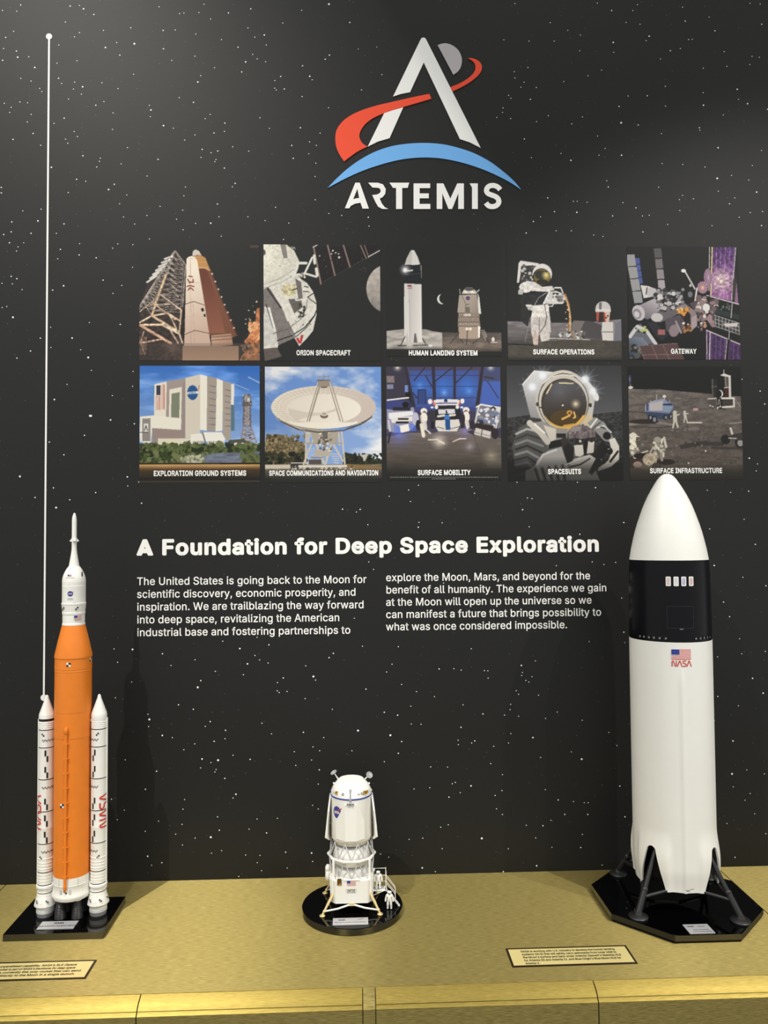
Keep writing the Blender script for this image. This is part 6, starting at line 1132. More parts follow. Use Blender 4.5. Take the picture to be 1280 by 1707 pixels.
def bay(z):
    t = (z_bay - z) / (z_bay - z_rim)
    if t <= 0: return 0.0
    return math.radians(5.0 * min(1, (t / .05) ** .5) + 14.0 * t)
rows = [z_rim + (z_bay - z_rim) * i / 16 for i in range(16)] + [z_bay - .003, z_bay - .0012, z_bay - .0004, z_bay] + [z_bay + (z_fair - z_bay) * i / 10 for i in range(1, 11)] + [z_fair + (z_band - z_fair) * i / 22 for i in range(1, 23)]
NC = 44
q = MB(); V = []; F = []
for j, z in enumerate(rows):
    for g in range(4):
        t0, t1 = LEGS[g] + bay(z), LEGS[g] + PI / 2 - bay(z)
        for i in range(NC + 1):
            th = t0 + (t1 - t0) * i / NC
            zz = z
            r = rad(th, z); V.append((HX + r * math.cos(th), YS + r * math.sin(th), zz))
per = 4 * (NC + 1)
for j in range(len(rows) - 1):
    for g in range(4):
        for i in range(NC):
            a = j * per + g * (NC + 1) + i
            F.append((a, a + 1, a + 1 + per, a + per))
q.idx(V, F, M_WHITE)
me_mark = MB()
hull = q.build('hull', ship, 40)
bm_weld = hull.modifiers.new('weld', 'WELD'); bm_weld.merge_threshold = 0.0001
so = hull.modifiers.new('thickness', 'SOLIDIFY'); so.thickness = 0.004; so.offset = -1
es = hull.modifiers.new('crisp_edges', 'EDGE_SPLIT'); es.split_angle = math.radians(40)
q = MB(); q.lathe([(RH * .80, z_rim + .004), (RH * .80, z_bay + .03)], M_BLACK, (HX, YS, 0), 40); q.build('bay_liner', ship, 35)
q = MB(); q.lathe([(RH * .955, z_band - .004), (RH * .998, z_band - .0005), (RH * .998, zs(1052)), (63.6 * kS, zs(1000)), (63.0 * kS, zs(955)), (61.9 * kS, z_cone), (60 * kS, z_cone)], M_BLACK, (HX, YS, 0), 96)
P_ = lambda u, v, h=0.0: around(HX, YS, RH, FACE, 0, .0006)(u, v, h)
band = q.build('dark_band', ship, 35)
# windows, hatch and thruster ports set into the band
for i, wx in enumerate((1113.2, 1124.6, 1135.8, 1146.6)):
    ph = math.asin((wx - 1114.5) / 63.3) + math.radians(-112.2)
    q = MB(); w, h = 3.7 * kS, 7.4 * kS
    PW = around(HX, YS, 63.1 * kS, ph, zs(965.5), .0004)
    rr = []
    for cx, cy, a0 in ((w - .0018, h - .0018, 0), (-w + .0018, h - .0018, 90), (-w + .0018, -h + .0018, 180), (w - .0018, -h + .0018, 270)):
        rr += [(cx + .0018 * math.cos(math.radians(a0 + k * 30)), cy + .0018 * math.sin(math.radians(a0 + k * 30))) for k in range(4)]
    q.flat([rr], PW, M_PAPER, .0012)
    c3 = [(0.62, 0.50, 0.47), (0.66, 0.66, 0.68), (0.45, 0.44, 0.62), (0.60, 0.42, 0.37)][i]
    mw = mat(('warm_window_tint', 'pale_window_tint', 'violet_window_tint', 'rose_window_tint')[i], c3, .25, scale=60, vary=.15)
    q.flat([[(x * .62, y * .74) for x, y in rr]], lambda u, v, h=0.0: PW(u, v, .0014), mw)
    q.build('window', band, 0)
q = MB(); PH = around(HX, YS, RH, math.asin(15.5 / 63.5) + math.radians(-112.2), zs(1022.5), .0005)
q.ribbon([(-20 * kS + 40 * kS * t / 8, 17 * kS) for t in range(9)], .00045, PH, M_DARK, caps=False); q.ribbon([(-20 * kS + 40 * kS * t / 8, -17 * kS) for t in range(9)], .00045, PH, M_DARK, caps=False)
q.ribbon([(-20 * kS, -17 * kS), (-20 * kS, 17 * kS)], .0004, PH, M_DARK, caps=False); q.ribbon([(20 * kS, -17 * kS), (20 * kS, 17 * kS)], .0004, PH, M_DARK, caps=False)
q.box((PH(0, 0)[0] - 2 * kS, PH(0, -18.6 * kS)[1] - .0010, PH(0, -18.6 * kS)[2]), (PH(0, 0)[0] + 4 * kS, PH(0, -18.6 * kS)[1], PH(0, -18.6 * kS)[2] + .0006), M_LGREY)
q.build('hatch', band, 0)
for lst in ((1071, 1077, 1084.5, 1092, 1100.5, 1109.5), (1153.5, 1160, 1165.5, 1170.5, 1174.5, 1177.5)):
    for xx in lst:
        ph = math.asin(max(-1, min(1, (xx - 1115.8) / 63.8))) + math.radians(-112.4); q = MB()
        c = Vector((HX, YS, z_band + .0085)) + Vector((math.cos(ph), math.sin(ph), 0)) * RH
        q.lathe([(.0034, -.0004), (.0036, .0012), (.0028, .0013), (.0020, .0004), (0, .0004)], M_DARK, c, 14, Vector((math.cos(ph), math.sin(ph), 0)), mats=[M_BLACK, M_DARK, M_BLACK, M_GREY])
        q.build('thruster_port', band, 35)
# nose
ns = [(61.7, 932.5), (60.6, 926), (58.6, 914), (55.5, 899.5), (52.4, 886.5), (48.5, 873), (44.2, 860), (39.3, 846), (34.8, 835.5), (30.2, 825.5), (24.8, 815.5), (19.4, 806.3), (14.8, 799.2), (11.2, 794.8), (7.8, 792), (4.2, 790.3), (0, 789.8)]
q = MB(); q.lathe([(60 * kS, z_cone - .001)] + [(r * kS, zs(y)) for r, y in ns], M_WHITE, (HX, YS, 0), 96); q.build('nose_cone', ship, 35)
# markings on the hull
q = MB(); PF = around(HX, YS, RH, math.asin(15.5 / 64) + math.radians(-112.2), zs(1081), .0007); flag(q, PF, 29.5 * kS, 15.5 * kS)
worm(q, around(HX, YS, RH, math.asin(16 / 64) + math.radians(-112.2), zs(1095.6), .0007), 8.2 * kS, False, .09)
q.build('hull_marking', hull, 0)
q = MB(); PX_ = around(HX, YS, RH, FACE + .035, at(1146, 1490, YS - RH).z + .007, .0035)
q.ribbon([(-.0055, .0022), (.0035, -.0020)], .0005, PX_, M_INK, caps=False); q.ribbon([(-.0045, -.0020), (-.001, .0002), (.004, .0026), (.012, .0048)], .0005, PX_, M_INK, caps=False); q.build('hull_marking', hull, 0)
# landing legs
for i, l in enumerate(LEGS):
    u = Vector((math.cos(l), math.sin(l), 0)); sidev = Vector((-u.y, u.x, 0)); c = Vector((HX, YS, 0))
    c2 = Vector((XS, YS, 0)) 
    foot = c + u * .152 + Vector((0, 0, zo)); top = c + u * (RH * .86) + Vector((0, 0, z_bay - .012))
    q = MB(); ft = foot + Vector((0, 0, .010)); mid = ft.lerp(top, .36)
    q.tube(ft, mid, .0074, M_DARK, .0070, 16); q.tube(mid, top, .0056, M_DARK, .0052, 16); q.ball(mid, .0078, M_DARK)
    for s in (-1, 1):
        q.tube(ft.lerp(top, .24), c + u * (RH * .84) + sidev * s * .036 + Vector((0, 0, z_rim + .004)), .0040, M_DARK, .0036, 12)
    lg_ = q.build('landing_leg', ship, 35)
    q = MB(); q.lathe([(.021, zo + .0001), (.0215, zo + .003), (.019, zo + .0055), (.010, zo + .008), (.0076, zo + .014)], M_DARK, (foot.x, foot.y, 0), 28); q.build('foot_pad', lg_, 35)
pa, pb_, pc = on_top(970 + 742 * .2422, 1360 + 815 * .2421, zo), on_top(970 + 920 * .2422, 1360 + 812 * .2421, zo), on_top(970 + 693 * .2422, 1360 + 752 * .2421, zo)
label_plate('label_plate', ship, (pa.x + pc.x) / 2, pa.y, pb_.x, pc.y, zo, (("Human Landing System", .0052, .55, .16, .012), ("Artemis III Starship", .0052, .55, .36, .012), ("SPACEX", .0055, .68, .70, .01), ("NASA", .0075, .25, .70, .03)))

# ------------------------------------------------------------------ middle: white lander on a round stand
zd = 0.0155
dl, dr, df, db = on_top(500, 1512, zd), on_top(674, 1507, zd), on_top(587, 1547, zd), on_top(587, 1470, zd)
XL = (dl.x + dr.x) / 2; YL = (df.y + db.y) / 2; RD = ((dr.x - dl.x) / 2 + (db.y - df.y) / 2) / 2
kL = at(587, 1400, YL).x - at(586, 1400, YL).x
zl = lambda y: at(586, y, YL).z
XA = at(585.8, 1400, YL).x
lander = thing('lander_model', 'small white moon lander model on gold legs and a round black stand', 'model', (XA, YL, 0))
q = MB(); q.lathe([(RD - .002, 0), (RD, .0015), (RD, zd - .001), (RD - .001, zd)], M_EDGE, (XL, YL, 0), 96, mats=[M_EDGE, M_EDGE, M_GLOSS]); q.build('stand', lander, 35)
K = kL
def LP(px, py, dy=0.0): return at(px, py, YL + dy)
R34 = 34 * K
q = MB(); q.lathe([(26.5 * K, zl(1402)), (28 * K, zl(1400.5)), (33.0 * K, zl(1393)), (33.6 * K, zl(1391.5)), (34 * K, zl(1322.5))], M_WHITE, (XA, YL, 0), 72, mats=[M_DARK, M_CREAM, M_CREAM, M_WHITE]); body = q.build('tank_body', lander, 35)
q = MB(); q.lathe([(34 * K, zl(1323.2)), (34.5 * K, zl(1322.8)), (34.5 * K, zl(1321.2)), (34 * K, zl(1320.8))], M_BLUE, (XA, YL, 0), 72); q.build('blue_band', lander, 35)
q = MB(); q.lathe([(33.8 * K, zl(1321)), (33.3 * K, zl(1317)), (31.8 * K, zl(1312)), (29.3 * K, zl(1307)), (25 * K, zl(1301.8)), (20.6 * K, zl(1298)), (20.2 * K, zl(1297.7))], M_WHITE, (XA, YL, 0), 72)
q.ribbon([(20.7 * K * math.cos(a * PI / 24), 20.7 * K * math.sin(a * PI / 24)) for a in range(48)], .0002, lambda u, v, h=0.0: (XA + u, YL + v, zl(1297.6)), M_LGREY, True, False); q.build('top_dome', lander, 35)
PL = lambda th, y, r=R34: around(XA, YL, r, math.radians(th), zl(y), .0006)
q = MB(); roundel(q, PL(-90 - 43, 1344.5), 8.2 * K, 9.6 * K); q.build('round_badge', lander, 0)
# faceted front shield
q = MB(); rr = 35.6 * K
def fs(x, y, r=rr):
    return (XA + x * K, YL - math.sqrt(max(0, r * r - (x * K) ** 2)), zl(y - 9.5))
for a in ([(-10.8, 1339), (8.6, 1339), (7.5, 1399), (-10, 1399)], [(-10.8, 1339), (-10, 1399), (-24.8, 1397), (-24.8, 1367.5)], [(8.6, 1339), (21.5, 1367.5), (21.8, 1400 - 3), (7.5, 1399)]):
    o_ = [fs(x, y) for x, y in a]; i_ = [fs(x, y, 33.5 * K) for x, y in a]
    q.prism(i_, o_, M_WHITE)
q.build('front_shield', lander, 0)
q = MB(); p0 = Vector(fs(-1.4, 1338)); 
q.box((p0.x - 6 * K, p0.y - .0012, p0.z - .0006), (p0.x + 6 * K, p0.y + .001, p0.z + .0008), M_DARK); q.box((p0.x - 4 * K, p0.y - .0022, p0.z - .0014), (p0.x - 2 * K, p0.y + .001, p0.z + .001), M_GREY); q.box((p0.x + 1 * K, p0.y - .0022, p0.z - .0014), (p0.x + 4 * K, p0.y + .001, p0.z + .001), M_GREY); q.build('docking_latch', lander, 0)
q = MB(); q.tube((XA - 1.2 * K, YL - 34.2 * K, zl(1323)), (XA - 1.2 * K, YL - 30.5 * K, zl(1309.5)), 1.3 * K, M_GREY); q.ball((XA - 1.2 * K, YL - 34.4 * K, zl(1323)), 2.0 * K, M_GREY); q.box((XA - 3 * K, YL - 31.4 * K, zl(1311)), (XA + .6 * K, YL - 28.5 * K, zl(1306)), M_LGREY); q.build('mast', lander, 35)
for th, s, mm in ((-137, 1.0, M_GOLD), (-46, 1.2, M_GOLD), (-37, .9, M_GOLD), (-58, .6, M_GREY), (-114, .6, M_GREY), (-68, .5, M_LGREY), (-152, .7, M_LGREY), (-28, .8, M_LGREY)):
    a = math.radians(th); u = Vector((math.cos(a), math.sin(a), 0)); s_ = Vector((-u.y, u.x, 0)); c = Vector((XA, YL, zl(1313))) + u * 32.2 * K
    q = MB(); 
    for k in (-1, 0, 1): q.tube(c + s_ * k * 2.2 * K * s, c + s_ * k * 2.2 * K * s + u * 1.6 * K + Vector((0, 0, -2.6 * K * s)), 1.0 * K * s, mm, 1.5 * K * s, 10)
    q.box(c - Vector((1, 1, .8)) * 2.2 * K * s, c + Vector((1, 1, .8)) * 2.2 * K * s, mm); q.build('thruster_block', lander, 30)
# side radiator panels
for s in (-1, 1):
    q = MB(); xo = lambda r: XA + s * r * K
    pts = [(36.0, 1325, -12), (36.0, 1325, 12), (38.8, 1345, 20), (43.4, 1388, 20), (37.6, 1394, 14), (37.6, 1394, -14), (43.4, 1388, -20), (38.8, 1345, -20)]
    out = [(xo(r), YL + d * K, zl(y)) for r, y, d in pts]; inn = [(xo(r - 2.2), YL + d * K, zl(y)) for r, y, d in pts]
    q.prism(inn, out, M_WHITE); q.build('radiator_panel', lander, 0)
    for y in (1326, 1345, 1370):
        q = MB(); q.tube((xo(33), YL - 3 * K, zl(y)), (xo(37), YL - 3 * K, zl(y)), .9 * K, M_GREY); q.build('panel_hinge', lander, 30)
# dish antennas
for s, tip, tilt in ((-1, (557.2, 1289.2), Vector((-.45, -.25, .8))), (1, (614.8, 1292.6), Vector((.35, -.75, .62)))):
    base = LP(585.8 + s * 21.5, 1299.5); tp = LP(*tip); q = MB(); q.tube(base, tp, 1.3 * K, M_WHITE, .8 * K); q.tube(LP(585.8 + s * 21.5, 1298), LP(585.8 + s * 27, 1306), 1.2 * K, M_LGREY); q.tube(LP(585.8 + s * 27, 1306), LP(585.8 + s * 33.5, 1318), 1.1 * K, M_WHITE); q.ball(LP(585.8 + s * 29.5, 1305.5), 1.6 * K, M_WHITE); q.build('antenna_arm', lander, 30)
    q = MB(); n = tilt.normalized(); q.lathe([(.6 * K, 0), (2.9 * K, .6 * K), (5.6 * K, 2.1 * K), (5.7 * K, 2.5 * K), (2.7 * K, 1.0 * K), (0, .7 * K)], M_GREY, tp, 24, n); q.tube(tp, tp + n * 5 * K, .5 * K, M_WHITE); q.build('antenna_dish', lander, 35)
# truss rings and tanks
def ringz(y): return zl(y)
def octo(r, z, n=10, ph=0.0): return [Vector((XA + r * K * math.cos(2 * PI * i / n + ph), YL + r * K * math.sin(2 * PI * i / n + ph), z)) for i in range(n)]
zA, zB = ringz(1421.5), ringz(1451)
q = MB(); q.lathe([(24 * K, ringz(1436)), (27.6 * K, ringz(1435)), (28.6 * K, ringz(1429.5)), (29 * K, ringz(1428.5)), (30 * K, ringz(1421)), (28 * K, ringz(1412)), (22 * K, ringz(1405)), (16 * K, ringz(1403))], M_WHITE, (XA, YL, 0), 48, mats=[M_DARK, M_CREAM, M_CREAM, M_WHITE, M_WHITE, M_WHITE, M_WHITE]); q.build('upper_tank', lander, 40)
q = MB(); q.lathe([(27 * K, ringz(1456)), (28 * K, ringz(1449)), (26 * K, ringz(1441)), (20 * K, ringz(1436))], M_WHITE, (XA, YL, 0), 48); q.build('lower_tank', lander, 40)
NR = 10; PH = PI / NR - PI / 2
for nm, r, z in (('truss_ring', 38.5, zA), ('truss_ring', 36.5, zB)):
    q = MB(); o_ = octo(r, z, NR, PH)
    for i in range(NR):
        a, b_ = o_[i], o_[(i + 1) % NR]
        q.tube(a, b_, 2.2 * K, M_WHITE, seg=8); q.ball(a, 2.5 * K, M_WHITE, seg=10)
    q.build(nm, lander, 30)
def zig(r0, z0, r1, z1, n, off):
    a = octo(r0, z0, n, PH + off); b2 = octo(r1, z1, n, PH + off + PI / n)
    for i in range(n):
        q = MB(); q.tube(a[i], b2[i], 1.0 * K, M_LGREY, seg=6); q.tube(b2[i], a[(i + 1) % n], 1.0 * K, M_LGREY, seg=6); q.build('truss_strut', lander, 30)
zig(33.5, ringz(1395), 37.5, zA, NR, 0.0)
zig(37.0, zA, 35.5, zB, NR, 0.0)
# four square crew cabin walls with cut corners
def cab(w, d, z):
    return [(XA + x * K, YL + y * K, z) for x, y in ((-w, -d), (w, -d), (d, -w), (d, w), (w, d), (-w, d), (-d, w), (-d, -w))]
zt, zbm = ringz(1452.5), ringz(1489.5)
q = MB(); q.prism(cab(26, 34.5, zbm), cab(26.5, 36, zt), M_WHITE); q.prism(cab(20, 29, zbm - .0028), cab(26, 34.5, zbm), M_CREAM); cabin = q.build('crew_cabin', lander, 0)
yfc = YL - 36.4 * K
FP = lambda x0, z0: (lambda u, v, h=0.0: (x0 + u, yfc + .0002 - h + (zt - (z0 + v)) * .055, z0 + v))
def FC(px, py): p = at(px, py, yfc); return p.x, p.z
q = MB(); a = FC(585.6, 1472.3); flag(q, FP(*a), 14.2 * K, 8.4 * K, True); q.build('flag_marking', cabin, 0)
q = MB(); a = FC(585.4, 1487.2); P_ = FP(*a)
q.ribbon([(-8.4 * K, -4 * K), (8.4 * K, -4 * K), (8.4 * K, 4 * K), (-8.4 * K, 4 * K)], .0003, P_, M_GREY, True); q.text("UNITED", .0085, lambda u, v, h=0.0: P_(u, v + .0006, h), M_INK, .03, .82, 0, 'C'); q.text("STATES", .0085, lambda u, v, h=0.0: P_(u, v - .0048, h), M_INK, .03, .82, 0, 'C'); q.build('name_marking', cabin, 0)
q = MB(); a = FC(565.7, 1470.5); P_ = FP(*a); q.flat([[(x * K, y * K) for x, y in ((-4.4, -6.4), (4.4, -6.4), (4.4, 5), (3, 6.6), (-3, 6.6), (-4.4, 5))]], P_, M_PAPER, .0004); q.flat([[(x * K * .82, y * K * .85) for x, y in ((-4.4, -6.4), (4.4, -6.4), (4.4, 5), (3, 6.6), (-3, 6.6), (-4.4, 5))]], lambda u, v, h=0.0: P_(u, v, .0007), mat('dark_amber_glass', (0.10, 0.05, 0.012), .12)); q.flat([[(-3 * K, -5 * K), (3 * K, -5 * K), (1.5 * K, -1 * K)]], lambda u, v, h=0.0: P_(u, v, .0009), M_GOLD); q.build('cabin_window', cabin, 0)
q = MB(); a = FC(585, 1464); P_ = FP(*a)
for x0, x1 in ((-19, -12), (-8, 8), (12, 19)): quad(q, P_, x0 * K, -.0006, x1 * K, .0006, M_LGREY, 1)
q.build('handrail', cabin, 0)
for i in range(4):
    a = math.radians(-135 + 90 * i); u = Vector((math.cos(a), math.sin(a), 0)); c = Vector((XA, YL, 0)) + u * 41.5 * K
    q = MB(); q.box((c.x - 2.6 * K, c.y - 2.6 * K, ringz(1476)), (c.x + 2.6 * K, c.y + 2.6 * K, zB + .002), M_WHITE); q.box((c.x - 1.6 * K, c.y - 1.6 * K, zB), (c.x + 1.6 * K, c.y + 1.6 * K, zA), M_WHITE); q.build('corner_post', lander, 0)
# pods on the left flank
for y, dy, ry in ((1447, 0, 6.5), (1460, -.004, 9), (1452, .018, 8)):
    p0 = LP(546.5, y, dy); q = MB(); q.ball(p0, 1, M_WHITE, (4.6 * K, 6 * K, ry * K), 20); q.build('side_pod', lander, 60)
# engine and small gold thrusters below
q = MB(); q.lathe([(13 * K, zbm - .0105), (12 * K, zbm - .008), (8 * K, zbm - .004), (6 * K, zbm)], M_GOLD, (XA, YL - 8 * K, 0), 28); q.lathe([(18 * K, zbm - .0050), (19 * K, zbm - .0034), (18 * K, zbm - .0026)], M_GOLD, (XA, YL - 6 * K, 0), 28); q.build('engine_bell', lander, 35)
for s in (-1, 1):
    for px, py in ((585.8 + s * 25, 1501.5),):
        p0 = LP(px, py - 6, -.030); q = MB(); q.tube(p0, p0 + Vector((s * .006, -.002, -.001)), .0022, M_GOLD, .0034, 12); q.ball(p0, .0034, M_BRASSY, seg=10); q.tube(p0, p0 + Vector((-s * .004, -.001, -.004)), .0016, M_GOLD, .0026, 10); q.build('small_thruster', lander, 30)
# gold legs with pads and white braces
zn = at(585.5, 1507, YL - 33 * K).z
for i in range(4):
    sx_, sy_ = ((-1, -1), (1, -1), (1, 1), (-1, 1))[i]
    tx, ty = XA + sx_ * 29.5 * K, YL + sy_ * 30 * K
    ft = on_top(537.2, 1527.5, zd) if sx_ < 0 else on_top(633.5, 1524.5, zd)
    fx_, fy_ = (ft.x, ft.y) if sy_ < 0 else (ft.x + (-.002 if sx_ > 0 else .002), YL + (YL - ft.y) * .95)
    foot = Vector((fx_, fy_, zd + .0026)); top = Vector((tx, ty, ringz(1474)))
    q = MB(); q.tube(foot, top, 1.7 * K, M_BRASSY, 2.4 * K, 12); q.tube(foot.lerp(top, .45), top, 2.3 * K, M_BRASSY, 2.6 * K, 12)
    nd = Vector((XA, YL + sy_ * 33 * K, zn)); nx_ = foot.lerp(top, .16)
    q.tube(nd, nd.lerp(nx_, .5) + Vector((0, sy_ * .002, -.0012)), 1.5 * K, M_WHITE, 1.5 * K, 10); q.tube(nd.lerp(nx_, .5) + Vector((0, sy_ * .002, -.0012)), nx_, 1.5 * K, M_WHITE, 1.3 * K, 10); q.ball(nx_, 2.6 * K, M_BRASSY, seg=12)
    l_ = q.build('landing_leg', lander, 40)
    q = MB(); q.lathe([(3.6 * K, zd + .0002), (4.8 * K, zd + .0012), (4.2 * K, zd + .0026), (1.8 * K, zd + .0034)], M_BRASSY, (fx_, fy_, 0), 20); q.build('foot_pad', l_, 35)
for sy_ in (-1, 1):
    q = MB(); q.box((XA - 4 * K, YL + sy_ * 33 * K - 2.2 * K, zn - 2.2 * K), (XA + 4 * K, YL + sy_ * 33 * K + 2.2 * K, zn + 2.0 * K), M_BRASSY); q.tube((XA, YL + sy_ * 33 * K, zn), (XA, YL + sy_ * 24 * K, zbm), 2 * K, M_BRASSY); q.build('brace_joint', lander, 0)
# boarding platform with rails and stairs on the right
DYP = -.012
pA, pB = LP(623.5, 1481.5, DYP), LP(643.4, 1481.5, DYP); zp = pA.z; y0, y1 = YL + DYP - .010, YL + DYP + .014
q = MB(); q.box((pA.x - .006, y0, zp - .0012), (pB.x, y1, zp), M_WHITE)
for x in np.linspace(pA.x, pB.x, 6): q.box((x - .0004, y0, zp), (x + .0004, y1, zp + .0007), M_LGREY)
plat = q.build('boarding_platform', lander, 0)
zr_ = LP(640, 1451.5, DYP).z
q = MB(); r_ = .0006
for x, y in ((pB.x, y0), (pB.x, y1), (pA.x, y1)): q.tube((x, y, zp), (x, y, zr_ + (.002 if x == pB.x else 0)), r_ * 1.3, M_WHITE, seg=8)
for zz in (zr_, (zr_ * .6 + zp * .4), (zr_ * .25 + zp * .75)):
    q.tube((pA.x, y1, zz), (pB.x, y1, zz), r_, M_WHITE, seg=6); q.tube((pB.x, y0, zz), (pB.x, y1, zz), r_, M_WHITE, seg=6)
q.tube((pB.x - .004, y0, zp), (pA.x - .008, y0 + .004, zp - .014), r_ * 1.4, M_WHITE, seg=8); q.tube((pB.x - .004, y1, zp), (pA.x - .008, y1 - .004, zp - .014), r_ * 1.4, M_WHITE, seg=8)
q.build('platform_rail', plat, 30)
eA = Vector((pB.x, 0, zp)); e2 = on_top(664, 1503, zd); 
ex_, ez_ = min(e2.x, XL + RD - .008), zd
q = MB(); n = 6
for i in range(n + 1):
    t = i / n; x = eA.x + (ex_ - eA.x) * t; z = zp + (ez_ + .001 - zp) * t
    q.box((x - .0022, y0 + .002, z - .0008), (x + .0024, y0 + .013, z), M_LGREY)
for y in (y0 + .002, y0 + .013):
    q.tube((eA.x, y, zp - .001), (ex_, y, ez_ + .0012), .0010, M_WHITE, seg=8)
st = q.build('stair', plat, 0)
q = MB()
for y in (y0 + .002, y0 + .013):
    h = (zr_ - zp) * .75
    for zz in (h, h * .55): q.tube((eA.x, y, zp + zz), (eA.x + (ex_ - eA.x) * .72, y, zp + (ez_ - zp) * .72 + zz), r_, M_WHITE, seg=6)
    q.tube((eA.x + (ex_ - eA.x) * .72, y, zp + (ez_ - zp) * .72), (eA.x + (ex_ - eA.x) * .72, y, zp + (ez_ - zp) * .72 + h), r_ * 1.2, M_WHITE, seg=6)
q.build('stair_rail', plat, 30)
pa, pb_, pc = on_top(490 + 412 / 6.4, 1390 + 985 / 6.4, zd), on_top(490 + 793 / 6.4, 1390 + 985 / 6.4, zd), on_top(490 + 418 / 6.4, 1390 + 906 / 6.4, zd)
# label plate stands tilted at the front of the round stand
q = MB(); lx0, lx1 = pa.x, pb_.x; ly0, ly1 = pa.y + .002, pc.y
q.prism([(lx0, ly0, zd), (lx1, ly0, zd), (lx1, ly1, zd), (lx0, ly1, zd)], [(lx0, ly0, zd + .0012), (lx1, ly0, zd + .0012), (lx1, ly1, zd + .0012), (lx0, ly1, zd + .0012)], M_SILVER)
tx_ = lambda u, v: (lambda a, c, h=0.0: (lx0 + (lx1 - lx0) * u + a, ly0 + (ly1 - ly0) * v + c, zd + .0014 + h))
q.text("Blue Moon Human Landing System", .0062, tx_(.5, .30), M_INK, .012, 1, 0, 'C', (lx1 - lx0) * .88)
q.text("NASA", .0080, tx_(.25, .62), M_INK, .03, 1, 0, 'C'); q.ribbon([(-.006, -.0012), (.0, .0006), (.007, .0026)], .0006, tx_(.78, .72), M_INK)
q.build('label_plate', lander, 0)

# ------------------------------------------------------------------ two tiny astronaut figures
def skin_body(name, joints, bones, parent, material):
    me = bpy.data.meshes.new(name); me.from_pydata([j[0] for j in joints], bones, [])
    me.materials.append(material)
    o = bpy.data.objects.new(name, me); C.objects.link(o)
    md = o.modifiers.new('skin', 'SKIN'); md.use_smooth_shade = True
    sv = me.skin_vertices[0].data
    for i, (_, r) in enumerate(joints): sv[i].radius = (r, r); sv[i].use_root = (i == 0)
    sb = o.modifiers.new('round', 'SUBSURF'); sb.levels = 2; sb.render_levels = 2
    if parent is not None: hold(o, parent)
    return o
def astronaut(label, base, H, turn, arms):
    t = thing('astronaut_figure', label, 'figurine', base, 'astronaut figures of the lander model')
    c, s = math.cos(turn), math.sin(turn)
    def W(x, y, z): x, y, z = x * H, y * H, z * H; return (base[0] + x * c - y * s, base[1] + x * s + y * c, base[2] + z)
    J = [((0, 0, .50), .105), ((0, 0, .62), .115), ((0, .01, .76), .11), ((0, 0, .845), .06),
         ((-.075, 0, .46), .08), ((-.095, -.02, .27), .068), ((-.10, 0, .075), .055), ((-.105, -.07, .035), .048),
         ((.075, 0, .46), .08), ((.09, -.025, .27), .068), ((.095, 0, .075), .055), ((.10, -.07, .035), .048)]
    B_ = [(0, 1), (1, 2), (2, 3), (0, 4), (4, 5), (5, 6), (6, 7), (0, 8), (8, 9), (9, 10), (10, 11)]
    for sd, (ex, ey, ez, hx, hy, hz) in zip((-1, 1), arms):
        n = len(J)
        J += [((sd * .14, 0, .77), .068), ((sd * ex, ey, ez), .054), ((sd * hx, hy, hz), .046), ((sd * hx, hy - .03, hz - .055), .038)]
        B_ += [(2, n), (n, n + 1), (n + 1, n + 2), (n + 2, n + 3)]
    skin_body('suit_body', [(W(*p), r * H) for p, r in J], B_, t, M_WHITE)
    q = MB(); q.ball(W(0, -.01, .905), .105 * H, M_WHITE, seg=20); hl = q.build('helmet', t, 60)
    q = MB(); q.ball(W(0, -.045, .90), .085 * H, M_GREY, (1, 1, .85), 16); q.build('visor', hl, 60)
    q = MB(); a = [W(x, y, z) for x, y, z in ((-.12, .09, .52), (.12, .09, .52), (.12, .21, .54), (-.12, .21, .54))]; b2 = [W(x, y, z) for x, y, z in ((-.11, .08, .93), (.11, .08, .93), (.10, .19, .91), (-.10, .19, .91))]
    q.prism(a, b2, M_WHITE); q.build('backpack', t, 0)
    return t
f1 = at(630.5, 1480.5, YL + DYP - .002)
astronaut('tiny white astronaut figure standing on the railed platform of the small lander', (f1.x, YL + DYP - .003, zp + .0008), .0405, 0.05, ((.20, -.01, .64, .20, -.08, .50), (.20, .0, .64, .21, -.05, .49)))
f2 = on_top(649.2, 1515.5, zd)
astronaut('tiny white astronaut figure standing on the glossy round stand below the stairs', (f2.x, f2.y, zd), .0405, -0.12, ((.19, .0, .63, .22, -.04, .48), (.19, .0, .63, .20, -.03, .48)))

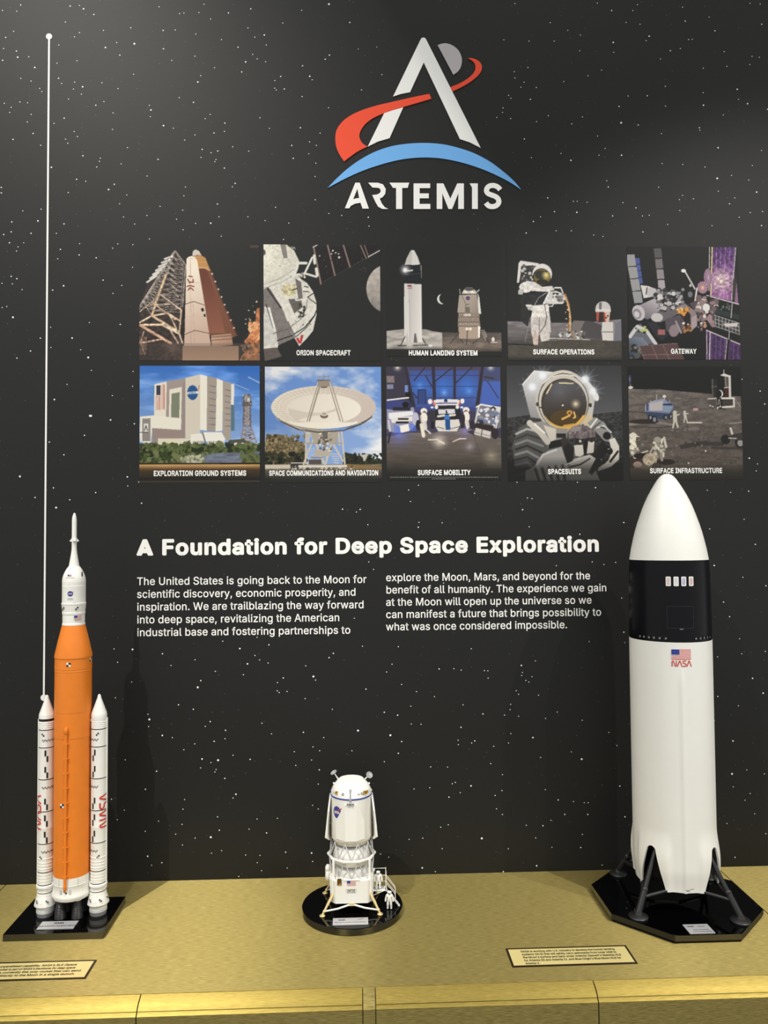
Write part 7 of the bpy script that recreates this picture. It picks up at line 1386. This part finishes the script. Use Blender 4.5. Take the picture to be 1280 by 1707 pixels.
# ------------------------------------------------------------------ gold information plates lying on the counter
def plate(label, x0, x1, y0, y1, lines, size, x_text, pitch, v0, align, widths=None):
    t = thing('information_plate', label, 'plaque', ((x0 + x1) / 2, (y0 + y1) / 2, 0), 'gold information plates on the counter')
    q = MB(); w = .0042; z = .0016
    for a in (((x0, y0), (x1, y0), (x1, y0 + w), (x0, y0 + w)), ((x0, y1 - w), (x1, y1 - w), (x1, y1), (x0, y1)), ((x0, y0 + w), (x0 + w, y0 + w), (x0 + w, y1 - w), (x0, y1 - w)), ((x1 - w, y0 + w), (x1, y0 + w), (x1, y1 - w), (x1 - w, y1 - w))):
        q.prism([(x, y, 0) for x, y in a], [(x, y, z) for x, y in a], M_PFRAME)
    q.build('border', t, 0)
    q = MB(); q.box((x0 + w, y0 + w, 0), (x1 - w, y1 - w, .0014), M_PLATE); q.build('face', t, 0)
    q = MB()
    for i, s in enumerate(lines):
        q.text(s, size, lambda u, v, h=0.0: (x_text + u, v0 - i * pitch + v, .0017 + h), M_INK, .020, 1, 0, align, None if widths is None else widths[i])
    q.build('plate_text', t, 0)
pr_ = [on_top(x, y) for x, y in ((843, 1583), (1042, 1576), (1063, 1606), (854, 1614))]
x0, x1 = (pr_[0].x + pr_[3].x) / 2, (pr_[1].x + pr_[2].x) / 2; y1 = (pr_[0].y + pr_[1].y) / 2; y0 = (pr_[2].y + pr_[3].y) / 2
W2 = x1 - x0; sc = 250 / 1280
tw = [(on_top(830 + b_ * sc, 1560 + yy * sc).x - on_top(830 + a * sc, 1560 + yy * sc).x) for a, b_, yy in ((183, 996, 135), (192, 1010, 155), (200, 1048, 175), (208, 1046, 198), (218, 343, 238))]
plate('gold plate with black border and five lines of text, near the octagonal stand', x0, x1, y0, y1,
      ("NASA is working with U.S. industry to develop the human landing", "systems (HLS) that will safely carry astronauts from lunar orbit to", "the Moon's surface and back under Artemis: SpaceX's Starship HLS", "for Artemis III and Artemis IV, and Blue Origin's Blue Moon HLS for", "Artemis V."),
      .0128, x0 + .0285, .0110, y1 - .0168, 'L', tw)
pl1, pl2 = on_top(162, 1601), on_top(142, 1632)
x1 = (pl1.x + pl2.x) / 2; x0 = x1 - W2
sc = 180 / 1280
xe = [on_top(e * sc, 1580 + yy * sc).x for e, yy in ((903, 222), (888, 255), (956, 285), (885, 322))]
tt = ("With new and unparalleled capability, NASA's SLS (Space", "Launch System) rocket is part of NASA's backbone for deep space", "missions. SLS is currently the only rocket that can send", "crew and cargo directly to the Moon in a single launch.")
t_x0 = x0 + .016
plate('gold plate with black border, half out of view in front of the orange rocket', x0, x1, pl2.y, pl1.y, tt, .0128, t_x0, .0110, pl1.y - .0190, 'L', [e - t_x0 for e in xe])
